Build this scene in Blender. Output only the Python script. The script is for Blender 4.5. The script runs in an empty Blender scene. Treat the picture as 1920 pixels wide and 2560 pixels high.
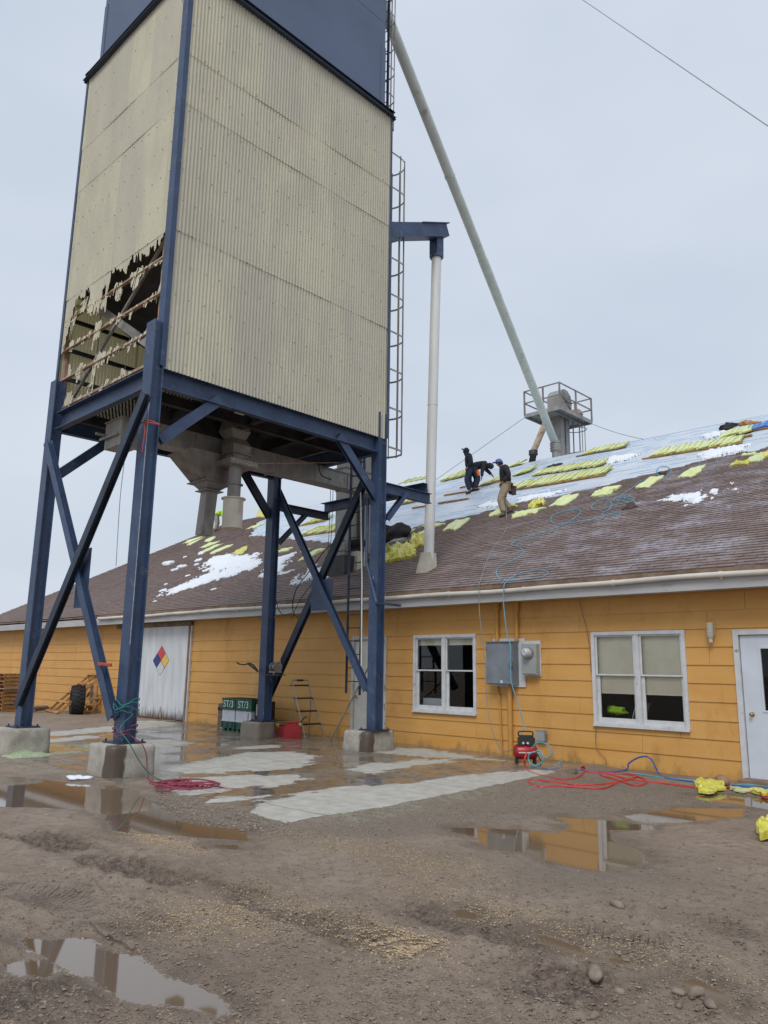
import bpy, math, random
import numpy as np
from mathutils import Vector, Matrix, noise as mn
random.seed(7); RNG = np.random.default_rng(7)
sc = bpy.context.scene
PI = math.pi
# ------------------------------------------------------------------ camera
FOC, YAW, PITCH, ROLL, CH = 1928.5, -0.76662, 0.20079, 0.015419, 1.68
_cy, _sy, _cp, _sp = math.cos(YAW), math.sin(YAW), math.cos(PITCH), math.sin(PITCH)
FW = np.array([_sy*_cp, _cy*_cp, _sp]); _r = np.array([_cy, -_sy, 0]); _u = np.cross(_r, FW)
RT = math.cos(ROLL)*_r + math.sin(ROLL)*_u; UP = -math.sin(ROLL)*_r + math.cos(ROLL)*_u
EYE = np.array([0, 0, CH])
cam = bpy.data.objects.new('camera', bpy.data.cameras.new('camera')); sc.collection.objects.link(cam)
cam.data.sensor_fit = 'HORIZONTAL'; cam.data.sensor_width = 36; cam.data.lens = 36*FOC/1920
cam.data.clip_end = 2000; cam.data.clip_start = .05
cam.matrix_world = Matrix(((RT[0], UP[0], -FW[0], 0), (RT[1], UP[1], -FW[1], 0), (RT[2], UP[2], -FW[2], CH), (0, 0, 0, 1)))
sc.camera = cam
# ------------------------------------------------------------------ world: overcast sky, weak soft sun
W = bpy.data.worlds.new('World'); sc.world = W; W.use_nodes = True
nt = W.node_tree; bg = nt.nodes['Background']; bg.inputs['Strength'].default_value = 0.1
sky = nt.nodes.new('ShaderNodeTexSky'); sky.sky_type = 'NISHITA'; sky.sun_disc = False
sky.sun_elevation = math.radians(48); sky.sun_rotation = math.radians(150); sky.air_density = 1.5; sky.dust_density = 4
tc = nt.nodes.new('ShaderNodeTexCoord')
nz = nt.nodes.new('ShaderNodeTexNoise'); nz.inputs['Scale'].default_value = 2.2; nz.inputs['Detail'].default_value = 3
rp = nt.nodes.new('ShaderNodeValToRGB')
rp.color_ramp.elements[0].position = .3; rp.color_ramp.elements[0].color = (.51, .575, .675, 1)
rp.color_ramp.elements[1].position = .7; rp.color_ramp.elements[1].color = (.61, .665, .75, 1)
mul = nt.nodes.new('ShaderNodeVectorMath'); mul.operation = 'SCALE'; mul.inputs['Scale'].default_value = 9.8
mx = nt.nodes.new('ShaderNodeMixRGB'); mx.inputs[0].default_value = .93
mpw = nt.nodes.new('ShaderNodeMapping'); mpw.inputs['Scale'].default_value = (1, 1, 2.2)
nt.links.new(tc.outputs['Generated'], mpw.inputs[0]); nt.links.new(mpw.outputs[0], nz.inputs['Vector'])
nt.links.new(nz.outputs[0], rp.inputs[0]); nt.links.new(rp.outputs[0], mul.inputs[0])
nt.links.new(sky.outputs[0], mx.inputs[1]); nt.links.new(mul.outputs[0], mx.inputs[2]); nt.links.new(mx.outputs[0], bg.inputs['Color'])
sun = bpy.data.objects.new('sun', bpy.data.lights.new('sun', 'SUN')); sc.collection.objects.link(sun)
sun.data.energy = 1.4; sun.data.angle = math.radians(25); sun.data.color = (1, .97, .93)
sun.rotation_euler = (math.radians(42), 0, math.radians(28))
sc.view_settings.view_transform = 'Standard'; sc.view_settings.look = 'None'; sc.view_settings.exposure = .25; sc.view_settings.gamma = 1
# ------------------------------------------------------------------ measuring: pixel of the 1920x2560 photo -> point on a real plane
def ray(x, y): return RT*(x-960)/FOC - UP*(y-1280)/FOC + FW
def on(x, y, n, d):
    n = np.array(n, float); v = ray(x, y); return Vector(EYE + v*((d-n@EYE)/(n@v)))
def PX(x, y, X): return on(x, y, (1, 0, 0), X)
def PY(x, y, Y): return on(x, y, (0, 1, 0), Y)
def PZ(x, y, Z=0.): return on(x, y, (0, 0, 1), Z)
EAVE, EZ, SL, RIDGE = 12.9, 3.4, .5, 26.5
def RP(x, y, h=0.): return on(x, y, (0, -SL, 1), EZ-SL*EAVE+h*math.sqrt(1+SL*SL))
def RZ(Y): return EZ+SL*(Y-EAVE)
RN = Vector((0, -SL, 1)).normalized(); RS = Vector((0, 1, SL)).normalized()
def L_(c): return tuple(((v/255)/12.92 if v/255 <= .04045 else ((v/255+.055)/1.055)**2.4) for v in c)
# ------------------------------------------------------------------ materials
MATS = {}
def mat(name, c1, c2=None, scale=4., rough=.7, bump=0., bscale=30., metal=0., detail=4., stretch=(1, 1, 1), c3=None, s3=1.5, t3=(.55, .7), rough2=None, spec=.5):
    m = bpy.data.materials.new(name); m.use_nodes = True; n = m.node_tree.nodes; l = m.node_tree.links; b = n['Principled BSDF']
    MATS[name] = m
    tcn = n.new('ShaderNodeTexCoord'); mp = n.new('ShaderNodeMapping'); mp.inputs['Scale'].default_value = stretch
    l.new(tcn.outputs['Object'], mp.inputs[0])
    c2 = c2 or tuple(v*.8 for v in c1)
    ns = n.new('ShaderNodeTexNoise'); ns.inputs['Scale'].default_value = scale; ns.inputs['Detail'].default_value = detail; l.new(mp.outputs[0], ns.inputs['Vector'])
    cr = n.new('ShaderNodeValToRGB'); cr.color_ramp.elements[0].position = .35; cr.color_ramp.elements[1].position = .65
    cr.color_ramp.elements[0].color = (*c1, 1); cr.color_ramp.elements[1].color = (*c2, 1); l.new(ns.outputs[0], cr.inputs[0])
    out = cr.outputs[0]
    if c3:
        n3 = n.new('ShaderNodeTexNoise'); n3.inputs['Scale'].default_value = s3; n3.inputs['Detail'].default_value = 7; n3.inputs['Roughness'].default_value = .65; l.new(mp.outputs[0], n3.inputs['Vector'])
        mr = n.new('ShaderNodeMapRange'); mr.inputs[1].default_value = t3[0]; mr.inputs[2].default_value = t3[1]; l.new(n3.outputs[0], mr.inputs[0])
        mm = n.new('ShaderNodeMixRGB'); l.new(mr.outputs[0], mm.inputs[0]); l.new(out, mm.inputs[1]); mm.inputs[2].default_value = (*c3, 1); out = mm.outputs[0]
    l.new(out, b.inputs['Base Color']); b.inputs['Roughness'].default_value = rough; b.inputs['Metallic'].default_value = metal
    b.inputs['Specular IOR Level'].default_value = spec
    if bump:
        nb = n.new('ShaderNodeTexNoise'); nb.inputs['Scale'].default_value = bscale; nb.inputs['Detail'].default_value = 6; l.new(mp.outputs[0], nb.inputs['Vector'])
        bp = n.new('ShaderNodeBump'); bp.inputs['Strength'].default_value = bump; bp.inputs['Distance'].default_value = .02; l.new(nb.outputs[0], bp.inputs['Height']); l.new(bp.outputs[0], b.inputs['Normal'])
    m['out'] = 0
    return m
blue = mat('blue_steel', L_((57, 77, 108)), L_((46, 62, 91)), 3, .5, .08, 40, c3=L_((92, 108, 128)), s3=6, t3=(.56, .78))
blue2 = mat('blue_steel_dark', L_((44, 58, 78)), L_((33, 43, 58)), 3, .55, .1, 40, c3=L_((80, 92, 115)), s3=6, t3=(.62, .8))
silo = mat('silo_blue', L_((88, 102, 128)), L_((76, 90, 116)), .6, .55, .05, 8, c3=L_((98, 110, 132)), s3=1.2, t3=(.55, .8))
galv = mat('galvanised_grey', L_((158, 157, 154)), L_((136, 134, 131)), 5, .55, .06, 30, metal=.1, c3=L_((95, 84, 76)), s3=4, t3=(.58, .75), stretch=(1, 1, .4))
galvd = mat('dusty_dark_steel', L_((146, 143, 139)), L_((120, 116, 112)), 4, .5, .1, 30, metal=.35, c3=L_((120, 84, 66)), s3=4, t3=(.58, .75), stretch=(1, 1, .5))
pvc = mat('pale_pipe', L_((222, 224, 222)), L_((210, 212, 210)), 2, .45, c3=L_((170, 165, 155)), s3=3, t3=(.6, .85), stretch=(2, 2, .3))
chute = mat('chute_green_grey', L_((210, 216, 210)), L_((195, 203, 198)), 2, .45, c3=L_((135, 140, 135)), s3=2.5, t3=(.58, .8))
rusty = mat('rusty_girt', L_((182, 152, 132)), L_((150, 122, 104)), 8, .85, .2, 60, c3=L_((150, 120, 98)), s3=6, t3=(.5, .75))
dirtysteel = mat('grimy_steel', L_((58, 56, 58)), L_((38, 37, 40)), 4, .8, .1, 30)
beigecan = mat('beige_spout', L_((218, 212, 196)), L_((200, 192, 176)), 3, .6, .08, 20, c3=L_((130, 112, 98)), s3=5, t3=(.55, .72), stretch=(1, 1, .5))
rustpipe = mat('rust_pipe', L_((190, 180, 160)), L_((175, 160, 140)), 4, .7, .1, 30, c3=L_((160, 110, 70)), s3=6, t3=(.48, .62))
conc = mat('concrete', L_((172, 168, 158)), L_((150, 146, 136)), 6, .85, .35, 60, c3=L_((100, 92, 82)), s3=2.2, t3=(.54, .66))
concwet = mat('wet_concrete', L_((92, 82, 72)), L_((76, 67, 58)), 6, .4, .3, 60)
yel = mat('yellow_siding', L_((208, 158, 88)), L_((201, 150, 80)), 1.5, .6, .04, 60, c3=L_((200, 146, 66)), s3=.7, t3=(.55, .72), stretch=(.6, 1, 2.5))
yel2 = mat('yellow_paint', L_((198, 146, 72)), L_((186, 136, 66)), 5, .6)
white = mat('white_paint', L_((205, 208, 210)), L_((192, 194, 196)), 6, .55, .1, 60, c3=L_((140, 128, 112)), s3=7, t3=(.62, .72))
fasc = mat('fascia_white', L_((182, 182, 182)), L_((165, 165, 165)), 2, .6, .1, 30, c3=L_((130, 118, 110)), s3=3, t3=(.6, .75), stretch=(.4, 1, 2))
gut = mat('gutter_white', L_((210, 206, 198)), L_((195, 190, 182)), 2, .5, c3=L_((160, 150, 140)), s3=2, t3=(.6, .8))
doorw = mat('slide_door_white', L_((208, 212, 214)), L_((190, 196, 200)), 2.5, .6, .06, 20, stretch=(3, 1, .5))
doorsteel = mat('white_door', L_((205, 212, 222)), L_((195, 202, 212)), 2, .45)
elec = mat('electrical_grey', L_((128, 136, 145)), L_((112, 119, 128)), 3, .5, .04, 20, c3=L_((105, 108, 108)), s3=5, t3=(.55, .8))
elec2 = mat('light_box_grey', L_((158, 164, 162)), L_((146, 152, 150)), 3, .55)
wood = mat('new_lumber', L_((190, 152, 108)), L_((168, 128, 86)), 3, .75, .15, 30, stretch=(1, 8, 8))
woodo = mat('pallet_wood', L_((188, 142, 86)), L_((150, 106, 62)), 4, .8, .2, 30, c3=L_((100, 72, 50)), s3=5, t3=(.52, .7))
woodg = mat('weathered_wood', L_((140, 118, 98)), L_((110, 90, 74)), 4, .85, .2, 30)
bundle = mat('bundle_wrap', L_((218, 226, 166)), L_((204, 216, 146)), 6, .4, .25, 25, c3=L_((222, 226, 178)), s3=9, t3=(.5, .65))
bedge = mat('bundle_edge', L_((196, 196, 116)), L_((160, 160, 84)), 18, .5, .2, 40)
bbundle = mat('blue_bundle', L_((70, 132, 200)), L_((52, 112, 182)), 6, .4, .2, 25)
plast = mat('yellow_plastic', L_((216, 210, 84)), L_((190, 182, 60)), 7, .35, .3, 15, c3=L_((226, 226, 150)), s3=8, t3=(.5, .65))
plastp = mat('pale_plastic', L_((212, 220, 170)), L_((190, 200, 140)), 7, .35, .3, 15)
snowm = mat('snow', (.82, .85, .9), (.75, .8, .87), 10, .6, .35, 40)
red = mat('red_paint', L_((165, 30, 38)), L_((140, 22, 28)), 4, .35)
redhose = mat('red_hose', L_((196, 66, 62)), L_((176, 52, 50)), 4, .5)
bluehose = mat('blue_hose', L_((50, 96, 168)), L_((44, 84, 150)), 4, .5)
cyan = mat('cyan_hose', L_((104, 168, 188)), L_((92, 150, 172)), 4, .5)
greyhose = mat('grey_hose', L_((140, 150, 152)), L_((120, 128, 130)), 4, .5)
pinkrope = mat('pink_rope', L_((150, 70, 86)), L_((120, 50, 66)), 20, .8)
greenrope = mat('green_rope', L_((50, 130, 118)), L_((36, 105, 98)), 20, .7)
orangerope = mat('orange_rope', L_((185, 80, 60)), L_((150, 60, 48)), 20, .7)
black = mat('black_rubber', (.012, .012, .013), (.022, .021, .02), 8, .75, .2, 40)
blackp = mat('black_plastic', (.02, .02, .022), (.03, .03, .032), 8, .45)
alu = mat('aluminium', L_((175, 175, 172)), L_((155, 155, 152)), 4, .4, metal=.6)
green = mat('crate_green', L_((26, 84, 66)), L_((20, 70, 54)), 4, .45)
crw = mat('crate_white', L_((202, 206, 214)), L_((190, 194, 204)), 4, .5)
brass = mat('brass', (.55, .38, .12), (.45, .3, .1), 4, .3, metal=.9)
blind = mat('window_blind', L_((244, 236, 216)), L_((236, 226, 204)), 3, .7)
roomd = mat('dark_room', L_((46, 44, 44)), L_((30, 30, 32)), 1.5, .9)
hivis = mat('hi_vis', L_((190, 235, 40)), L_((170, 220, 30)), 8, .6)
orange = mat('orange_cloth', L_((240, 130, 40)), L_((225, 110, 30)), 8, .7)
dark = mat('dark_cloth', L_((40, 44, 56)), L_((30, 33, 44)), 10, .9, .3, 20)
navy = mat('navy_cloth', L_((44, 56, 76)), L_((36, 44, 60)), 10, .9, .3, 20)
dark2 = mat('black_jacket', L_((44, 44, 52)), L_((34, 34, 40)), 10, .85, .3, 20)
khaki = mat('khaki_cloth', L_((165, 152, 132)), L_((145, 132, 112)), 10, .9, .3, 20)
greyc = mat('grey_cloth', L_((170, 168, 160)), L_((140, 138, 132)), 10, .9, .3, 20)
skin = mat('skin', L_((150, 105, 84)), L_((135, 92, 74)), 10, .6)
capb = mat('blue_cap', L_((60, 110, 195)), L_((50, 96, 176)), 6, .5)
leather = mat('brown_leather', L_((84, 58, 54)), L_((62, 42, 40)), 8, .7)
greenpile = mat('green_granules', L_((178, 196, 160)), L_((146, 160, 128)), 40, .9, .6, 120)
rockm = mat('river_stone', L_((150, 136, 120)), L_((110, 98, 86)), 6, .7, .3, 30, c3=L_((92, 78, 64)), s3=4, t3=(.5, .7))
flash = mat('lead_flashing', L_((60, 58, 60)), L_((44, 42, 44)), 5, .6)
boot = mat('cream_boot', L_((205, 200, 184)), L_((186, 180, 164)), 4, .6, .1, 20)
scuff = mat('bare_white_scuff', L_((180, 186, 194)), L_((150, 158, 170)), 12, .6)
nred = mat('sign_red', L_((200, 70, 80)), L_((190, 60, 70)), 8, .5)
nblue = mat('sign_blue', L_((50, 62, 130)), L_((44, 54, 116)), 8, .5)
nyel = mat('sign_yellow', L_((226, 190, 100)), L_((214, 176, 86)), 8, .5)
lettr = mat('letter_white', L_((200, 225, 215)), L_((190, 215, 205)), 8, .5)
lettd = mat('letter_dark', L_((70, 78, 40)), L_((60, 66, 34)), 8, .5)
lettc = mat('letter_cream', L_((196, 192, 160)), L_((180, 176, 146)), 8, .6)
gmetal = mat('black_line', (.02, .02, .02), (.03, .03, .03), 4, .5)
stain = mat('bottom_stain', L_((120, 92, 66)), L_((90, 66, 48)), 8, .9)

def glass():
    m = bpy.data.materials.new('window_glass'); m.use_nodes = True; n = m.node_tree.nodes; l = m.node_tree.links; n.remove(n['Principled BSDF'])
    tr = n.new('ShaderNodeBsdfTransparent'); tr.inputs[0].default_value = (.97, .98, .97, 1); gl = n.new('ShaderNodeBsdfGlossy'); gl.inputs['Roughness'].default_value = .02
    fr = n.new('ShaderNodeFresnel'); fr.inputs[0].default_value = 1.33; mx_ = n.new('ShaderNodeMixShader'); l.new(fr.outputs[0], mx_.inputs[0]); l.new(tr.outputs[0], mx_.inputs[1]); l.new(gl.outputs[0], mx_.inputs[2]); l.new(mx_.outputs[0], n['Material Output'].inputs[0]); return m
glassm = glass()
def base_stain(m):
    n, l = m.node_tree.nodes, m.node_tree.links; b = n['Principled BSDF']; src = b.inputs['Base Color'].links[0].from_socket
    t = n.new('ShaderNodeTexCoord'); sp = n.new('ShaderNodeSeparateXYZ'); l.new(t.outputs['Object'], sp.inputs[0]); mp = n.new('ShaderNodeMapping'); mp.inputs['Scale'].default_value = (1, 1, .6); l.new(t.outputs['Object'], mp.inputs[0])
    ns = n.new('ShaderNodeTexNoise'); ns.inputs['Scale'].default_value = 2.6; ns.inputs['Detail'].default_value = 8; ns.inputs['Roughness'].default_value = .7; l.new(mp.outputs[0], ns.inputs['Vector'])
    a = n.new('ShaderNodeMath'); a.operation = 'MULTIPLY_ADD'; l.new(ns.outputs[0], a.inputs[0]); a.inputs[1].default_value = -1.5; a.inputs[2].default_value = .75; s2 = n.new('ShaderNodeMath'); s2.operation = 'ADD'; l.new(a.outputs[0], s2.inputs[0]); l.new(sp.outputs[2], s2.inputs[1])
    mr = n.new('ShaderNodeMapRange'); mr.inputs[1].default_value = .12; mr.inputs[2].default_value = -.12; mr.inputs[4].default_value = .5; l.new(s2.outputs[0], mr.inputs[0]); mm = n.new('ShaderNodeMixRGB'); l.new(mr.outputs[0], mm.inputs[0]); l.new(src, mm.inputs[1]); mm.inputs[2].default_value = (*L_((104, 78, 48)), 1); l.new(mm.outputs[0], b.inputs['Base Color'])
base_stain(yel)
def rust(m, c, sc_, lo, hi):
    n, l = m.node_tree.nodes, m.node_tree.links; b = n['Principled BSDF']; src = b.inputs['Base Color'].links[0].from_socket
    t = n.new('ShaderNodeTexCoord'); mp = n.new('ShaderNodeMapping'); mp.inputs['Scale'].default_value = (1, 1, .45); l.new(t.outputs['Object'], mp.inputs[0]); ns = n.new('ShaderNodeTexNoise'); ns.inputs['Scale'].default_value = sc_; ns.inputs['Detail'].default_value = 9; ns.inputs['Roughness'].default_value = .72; l.new(mp.outputs[0], ns.inputs['Vector'])
    mr = n.new('ShaderNodeMapRange'); mr.inputs[1].default_value = lo; mr.inputs[2].default_value = hi; l.new(ns.outputs[0], mr.inputs[0]); mm = n.new('ShaderNodeMixRGB'); l.new(mr.outputs[0], mm.inputs[0]); l.new(src, mm.inputs[1]); mm.inputs[2].default_value = (*c, 1); l.new(mm.outputs[0], b.inputs['Base Color'])
for m_ in (blue, blue2): rust(m_, L_((104, 84, 76)), 5, .635, .68); rust(m_, L_((148, 156, 166)), 9, .665, .70)
rust(yel, L_((176, 128, 62)), 1.3, .55, .75); rust(yel, L_((212, 170, 108)), .9, .55, .8)
# ------------------------------------------------------------------ mesh helpers
def frame(d, up=Vector((0, 0, 1))):
    d = d.normalized()
    if abs(d.dot(up)) > .999: up = Vector((0, 1, 0)) if abs(d.z) > .9 else Vector((0, 0, 1))
    a = d.cross(up).normalized(); return a, a.cross(d).normalized(), d
class MB:
    def __init__(s): s.v = []; s.f = []; s.m = []; s.cur = 0; s.sm = []; s.smooth = False
    def add(s, vs, fs):
        k = len(s.v); s.v += [tuple(v) for v in vs]
        for f in fs: s.f.append([k+i for i in f]); s.m.append(s.cur); s.sm.append(s.smooth)
        return s
    def box(s, c, z, R=None):
        c = Vector(c); h = [Vector((x*z[0]/2, y*z[1]/2, w*z[2]/2)) for w in (-1, 1) for y in (-1, 1) for x in (-1, 1)]
        if R: h = [R @ p for p in h]
        return s.add([c+p for p in h], [(0, 2, 3, 1), (4, 5, 7, 6), (0, 1, 5, 4), (2, 6, 7, 3), (0, 4, 6, 2), (1, 3, 7, 5)])
    def bb(s, x0, x1, y0, y1, z0, z1): return s.box(((x0+x1)/2, (y0+y1)/2, (z0+z1)/2), (abs(x1-x0), abs(y1-y0), abs(z1-z0)))
    def bar(s, p, q, w, h, up=Vector((0, 0, 1))):      # w across, h along up
        p, q = Vector(p), Vector(q); a, b, d = frame(q-p, Vector(up)); R = Matrix((a, b, d)).transposed()
        return s.box((p+q)/2, (w, h, (q-p).length), R)
    def prof(s, pts, p, q, up=Vector((0, 0, 1))):      # closed 2d profile swept p->q (a = across, b = up)
        p, q = Vector(p), Vector(q); a, b, d = frame(q-p, Vector(up)); n = len(pts)
        vs = [p+a*x+b*y for x, y in pts]+[q+a*x+b*y for x, y in pts]
        return s.add(vs, [(i, (i+1) % n, n+(i+1) % n, n+i) for i in range(n)]+[tuple(range(n))[::-1], tuple(range(n, 2*n))])
    def ibeam(s, p, q, w, h, t=.016, up=Vector((0, 0, 1))):
        x, y = w/2, h/2
        return s.prof([(-x, -y), (x, -y), (x, -y+t), (t/2, -y+t), (t/2, y-t), (x, y-t), (x, y), (-x, y), (-x, y-t), (-t/2, y-t), (-t/2, -y+t), (-x, -y+t)], p, q, up)
    def chan(s, p, q, w, h, t=.014, up=Vector((0, 0, 1))):
        x, y = w/2, h/2
        return s.prof([(-x, -y), (x, -y), (x, -y+t), (-x+t, -y+t), (-x+t, y-t), (x, y-t), (x, y), (-x, y)], p, q, up)
    def angle(s, p, q, w, h, t=.01, up=Vector((0, 0, 1))):
        return s.prof([(0, 0), (w, 0), (w, t), (t, t), (t, h), (0, h)], p, q, up)
    def tube(s, pts, r, n=8, caps=True):
        pts = [Vector(p) for p in pts]; rs = r if hasattr(r, '__len__') else [r]*len(pts); rings = []; a = None
        for i, p in enumerate(pts):
            d = (pts[min(i+1, len(pts)-1)]-pts[max(i-1, 0)])
            if d.length < 1e-9: d = Vector((0, 0, 1))
            d.normalize()
            if a is None: a = frame(d)[0]
            a = (a-d*a.dot(d)); a = a.normalized() if a.length > 1e-6 else frame(d)[0]
            b = d.cross(a); rings.append([p+(a*math.cos(2*PI*k/n)+b*math.sin(2*PI*k/n))*rs[i] for k in range(n)])
        vs = [v for g in rings for v in g]; fs = [(i*n+k, i*n+(k+1) % n, (i+1)*n+(k+1) % n, (i+1)*n+k) for i in range(len(pts)-1) for k in range(n)]
        sm = s.smooth; s.smooth = n > 6; s.add(vs, fs); s.smooth = sm
        if caps: s.add(rings[0], [tuple(range(n))[::-1]]); s.add(rings[-1], [tuple(range(n))])
        return s
    def frus(s, c0, a0, b0, c1, a1, b1):               # rectangular taper, no caps: centre, half sizes
        vs = [Vector(c)+Vector((x*a, y*b, 0)) for c, a, b in ((c0, a0, b0), (c1, a1, b1)) for x, y in ((-1, -1), (1, -1), (1, 1), (-1, 1))]
        return s.add(vs, [(i, (i+1) % 4, 4+(i+1) % 4, 4+i) for i in range(4)]+[(3, 2, 1, 0), (4, 5, 6, 7)])
    def quad(s, a, b, c, d): return s.add([a, b, c, d], [(0, 1, 2, 3)])
    def blob(s, c, r, sub=1, jit=.2, R=None, seed=0):
        import bmesh
        bm = bmesh.new(); bmesh.ops.create_icosphere(bm, subdivisions=sub, radius=1)
        vs = []
        for v in bm.verts:
            k = 1+jit*mn.noise(v.co*1.3+Vector((seed*3.1, seed*1.7, seed)))*2
            q = Vector((v.co.x*r[0], v.co.y*r[1], v.co.z*r[2]))*k
            vs.append(Vector(c)+(R @ q if R else q))
        sm = s.smooth; s.smooth = True; s.add(vs, [[v.index for v in f.verts] for f in bm.faces]); s.smooth = sm; bm.free(); return s
    def build(s, name, mats, parent=None, smooth=None, **k):
        me = bpy.data.meshes.new(name); off = Vector(parent_loc(parent)) if parent else Vector((0, 0, 0))
        me.from_pydata([(v[0]-off.x, v[1]-off.y, v[2]-off.z) for v in s.v], [], s.f)
        if not isinstance(mats, (list, tuple)): mats = [mats]
        for m_ in mats: me.materials.append(m_)
        me.polygons.foreach_set('material_index', s.m)
        me.polygons.foreach_set('use_smooth', [True]*len(s.f) if smooth else s.sm); me.update()
        o = bpy.data.objects.new(name, me); sc.collection.objects.link(o)
        if parent: o.parent = parent
        if k: tag(o, **k)
        return o
def parent_loc(p):
    v = Vector((0, 0, 0))
    while p: v += p.location; p = p.parent
    return v
def tag(o, label=None, cat=None, group=None, kind=None):
    if label: o['label'] = label
    if cat: o['category'] = cat
    if group: o['group'] = group
    if kind: o['kind'] = kind
    return o
def thing(name, label, cat, loc=(0, 0, 0), group=None, rz=0):
    o = bpy.data.objects.new(name, None); sc.collection.objects.link(o); o.location = loc; o.rotation_euler.z = rz; o.empty_display_size = .2
    return tag(o, label, cat, group)
def dup(o, parent=None, **k):
    c = o.copy(); sc.collection.objects.link(c); c.parent = parent
    for ch in [x for x in sc.objects if x.parent == o]: dup(ch, c)
    if k: tag(c, **k)
    return c
def spline(pts, n=8):
    pts = [Vector(p) for p in pts]; P = [pts[0]]+pts+[pts[-1]]; out = []
    for i in range(1, len(P)-2):
        a, b, c, d = P[i-1:i+3]
        for k in range(n):
            t = k/n; out.append(.5*((2*b)+(c-a)*t+(2*a-5*b+4*c-d)*t*t+(3*b-a-3*c+d)*t**3))
    return out+[pts[-1]]
def text_mesh(s, size, mb, origin, ax, ay, ex=.004):
    cu = bpy.data.curves.new('t', 'FONT'); cu.body = s; cu.size = size; cu.extrude = ex; cu.align_x = 'CENTER'; cu.align_y = 'CENTER'
    o = bpy.data.objects.new('t', cu); me = bpy.data.meshes.new_from_object(o); ax, ay = Vector(ax), Vector(ay); az = ax.cross(ay)
    mb.add([Vector(origin)+ax*v.co.x+ay*v.co.y+az*v.co.z for v in me.vertices], [list(p.vertices) for p in me.polygons])
    bpy.data.objects.remove(o); bpy.data.meshes.remove(me)
def inpoly(x, y, poly):                                # numpy point in polygon
    r = np.zeros(np.shape(x), bool); n = len(poly)
    for i in range(n):
        x0, y0 = poly[i]; x1, y1 = poly[(i+1) % n]
        c = ((y0 > y) != (y1 > y)) & (x < (x1-x0)*(y-y0)/((y1-y0)+1e-12)+x0); r ^= c
    return r
def segdist(x, y, poly):
    d = np.full(np.shape(x), 1e9); n = len(poly)
    for i in range(n):
        x0, y0 = poly[i]; x1, y1 = poly[(i+1) % n]; dx, dy = x1-x0, y1-y0
        t = np.clip(((x-x0)*dx+(y-y0)*dy)/(dx*dx+dy*dy+1e-12), 0, 1); d = np.minimum(d, np.hypot(x-x0-t*dx, y-y0-t*dy))
    return d
def sdf(x, y, poly): d = segdist(x, y, poly); return np.where(inpoly(x, y, poly), d, -d)
def vnoise(x, y, sc_, seed=0, oct_=3):                 # cheap value noise, numpy
    out = 0; amp = 1; tot = 0; rg = np.random.default_rng(seed); T = rg.random((256, 256))
    for o in range(oct_):
        u, v = x*sc_*2**o+17.3*o, y*sc_*2**o+9.1*o; i, j = np.floor(u).astype(int), np.floor(v).astype(int); fu, fv = u-i, v-j
        fu = fu*fu*(3-2*fu); fv = fv*fv*(3-2*fv); g = lambda a, b: T[a % 256, b % 256]
        out = out+amp*((g(i, j)*(1-fu)+g(i+1, j)*fu)*(1-fv)+(g(i, j+1)*(1-fu)+g(i+1, j+1)*fu)*fv); tot += amp; amp *= .5
    return out/tot*2-1
def npmesh(name, V, F, mats, smooth=True, attrs=None):
    me = bpy.data.meshes.new(name); me.vertices.add(len(V)); me.vertices.foreach_set('co', V.astype('f').ravel())
    n = len(F); me.loops.add(n*4); me.loops.foreach_set('vertex_index', F.astype('i').ravel()); me.polygons.add(n)
    me.polygons.foreach_set('loop_start', np.arange(n, dtype='i')*4); me.polygons.foreach_set('loop_total', np.full(n, 4, 'i'))
    me.update(calc_edges=True); me.polygons.foreach_set('use_smooth', np.full(n, smooth))
    for k, a in (attrs or {}).items(): at = me.attributes.new(k, 'FLOAT', 'POINT'); at.data.foreach_set('value', a.astype('f').ravel())
    for m_ in (mats if isinstance(mats, (list, tuple)) else [mats]): me.materials.append(m_)
    me.update(); o = bpy.data.objects.new(name, me); sc.collection.objects.link(o); return o
def gridf(ny, nx): k = (np.arange(ny-1)[:, None]*nx+np.arange(nx-1)[None, :]).ravel(); return np.stack([k, k+1, k+nx+1, k+nx], 1)
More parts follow.
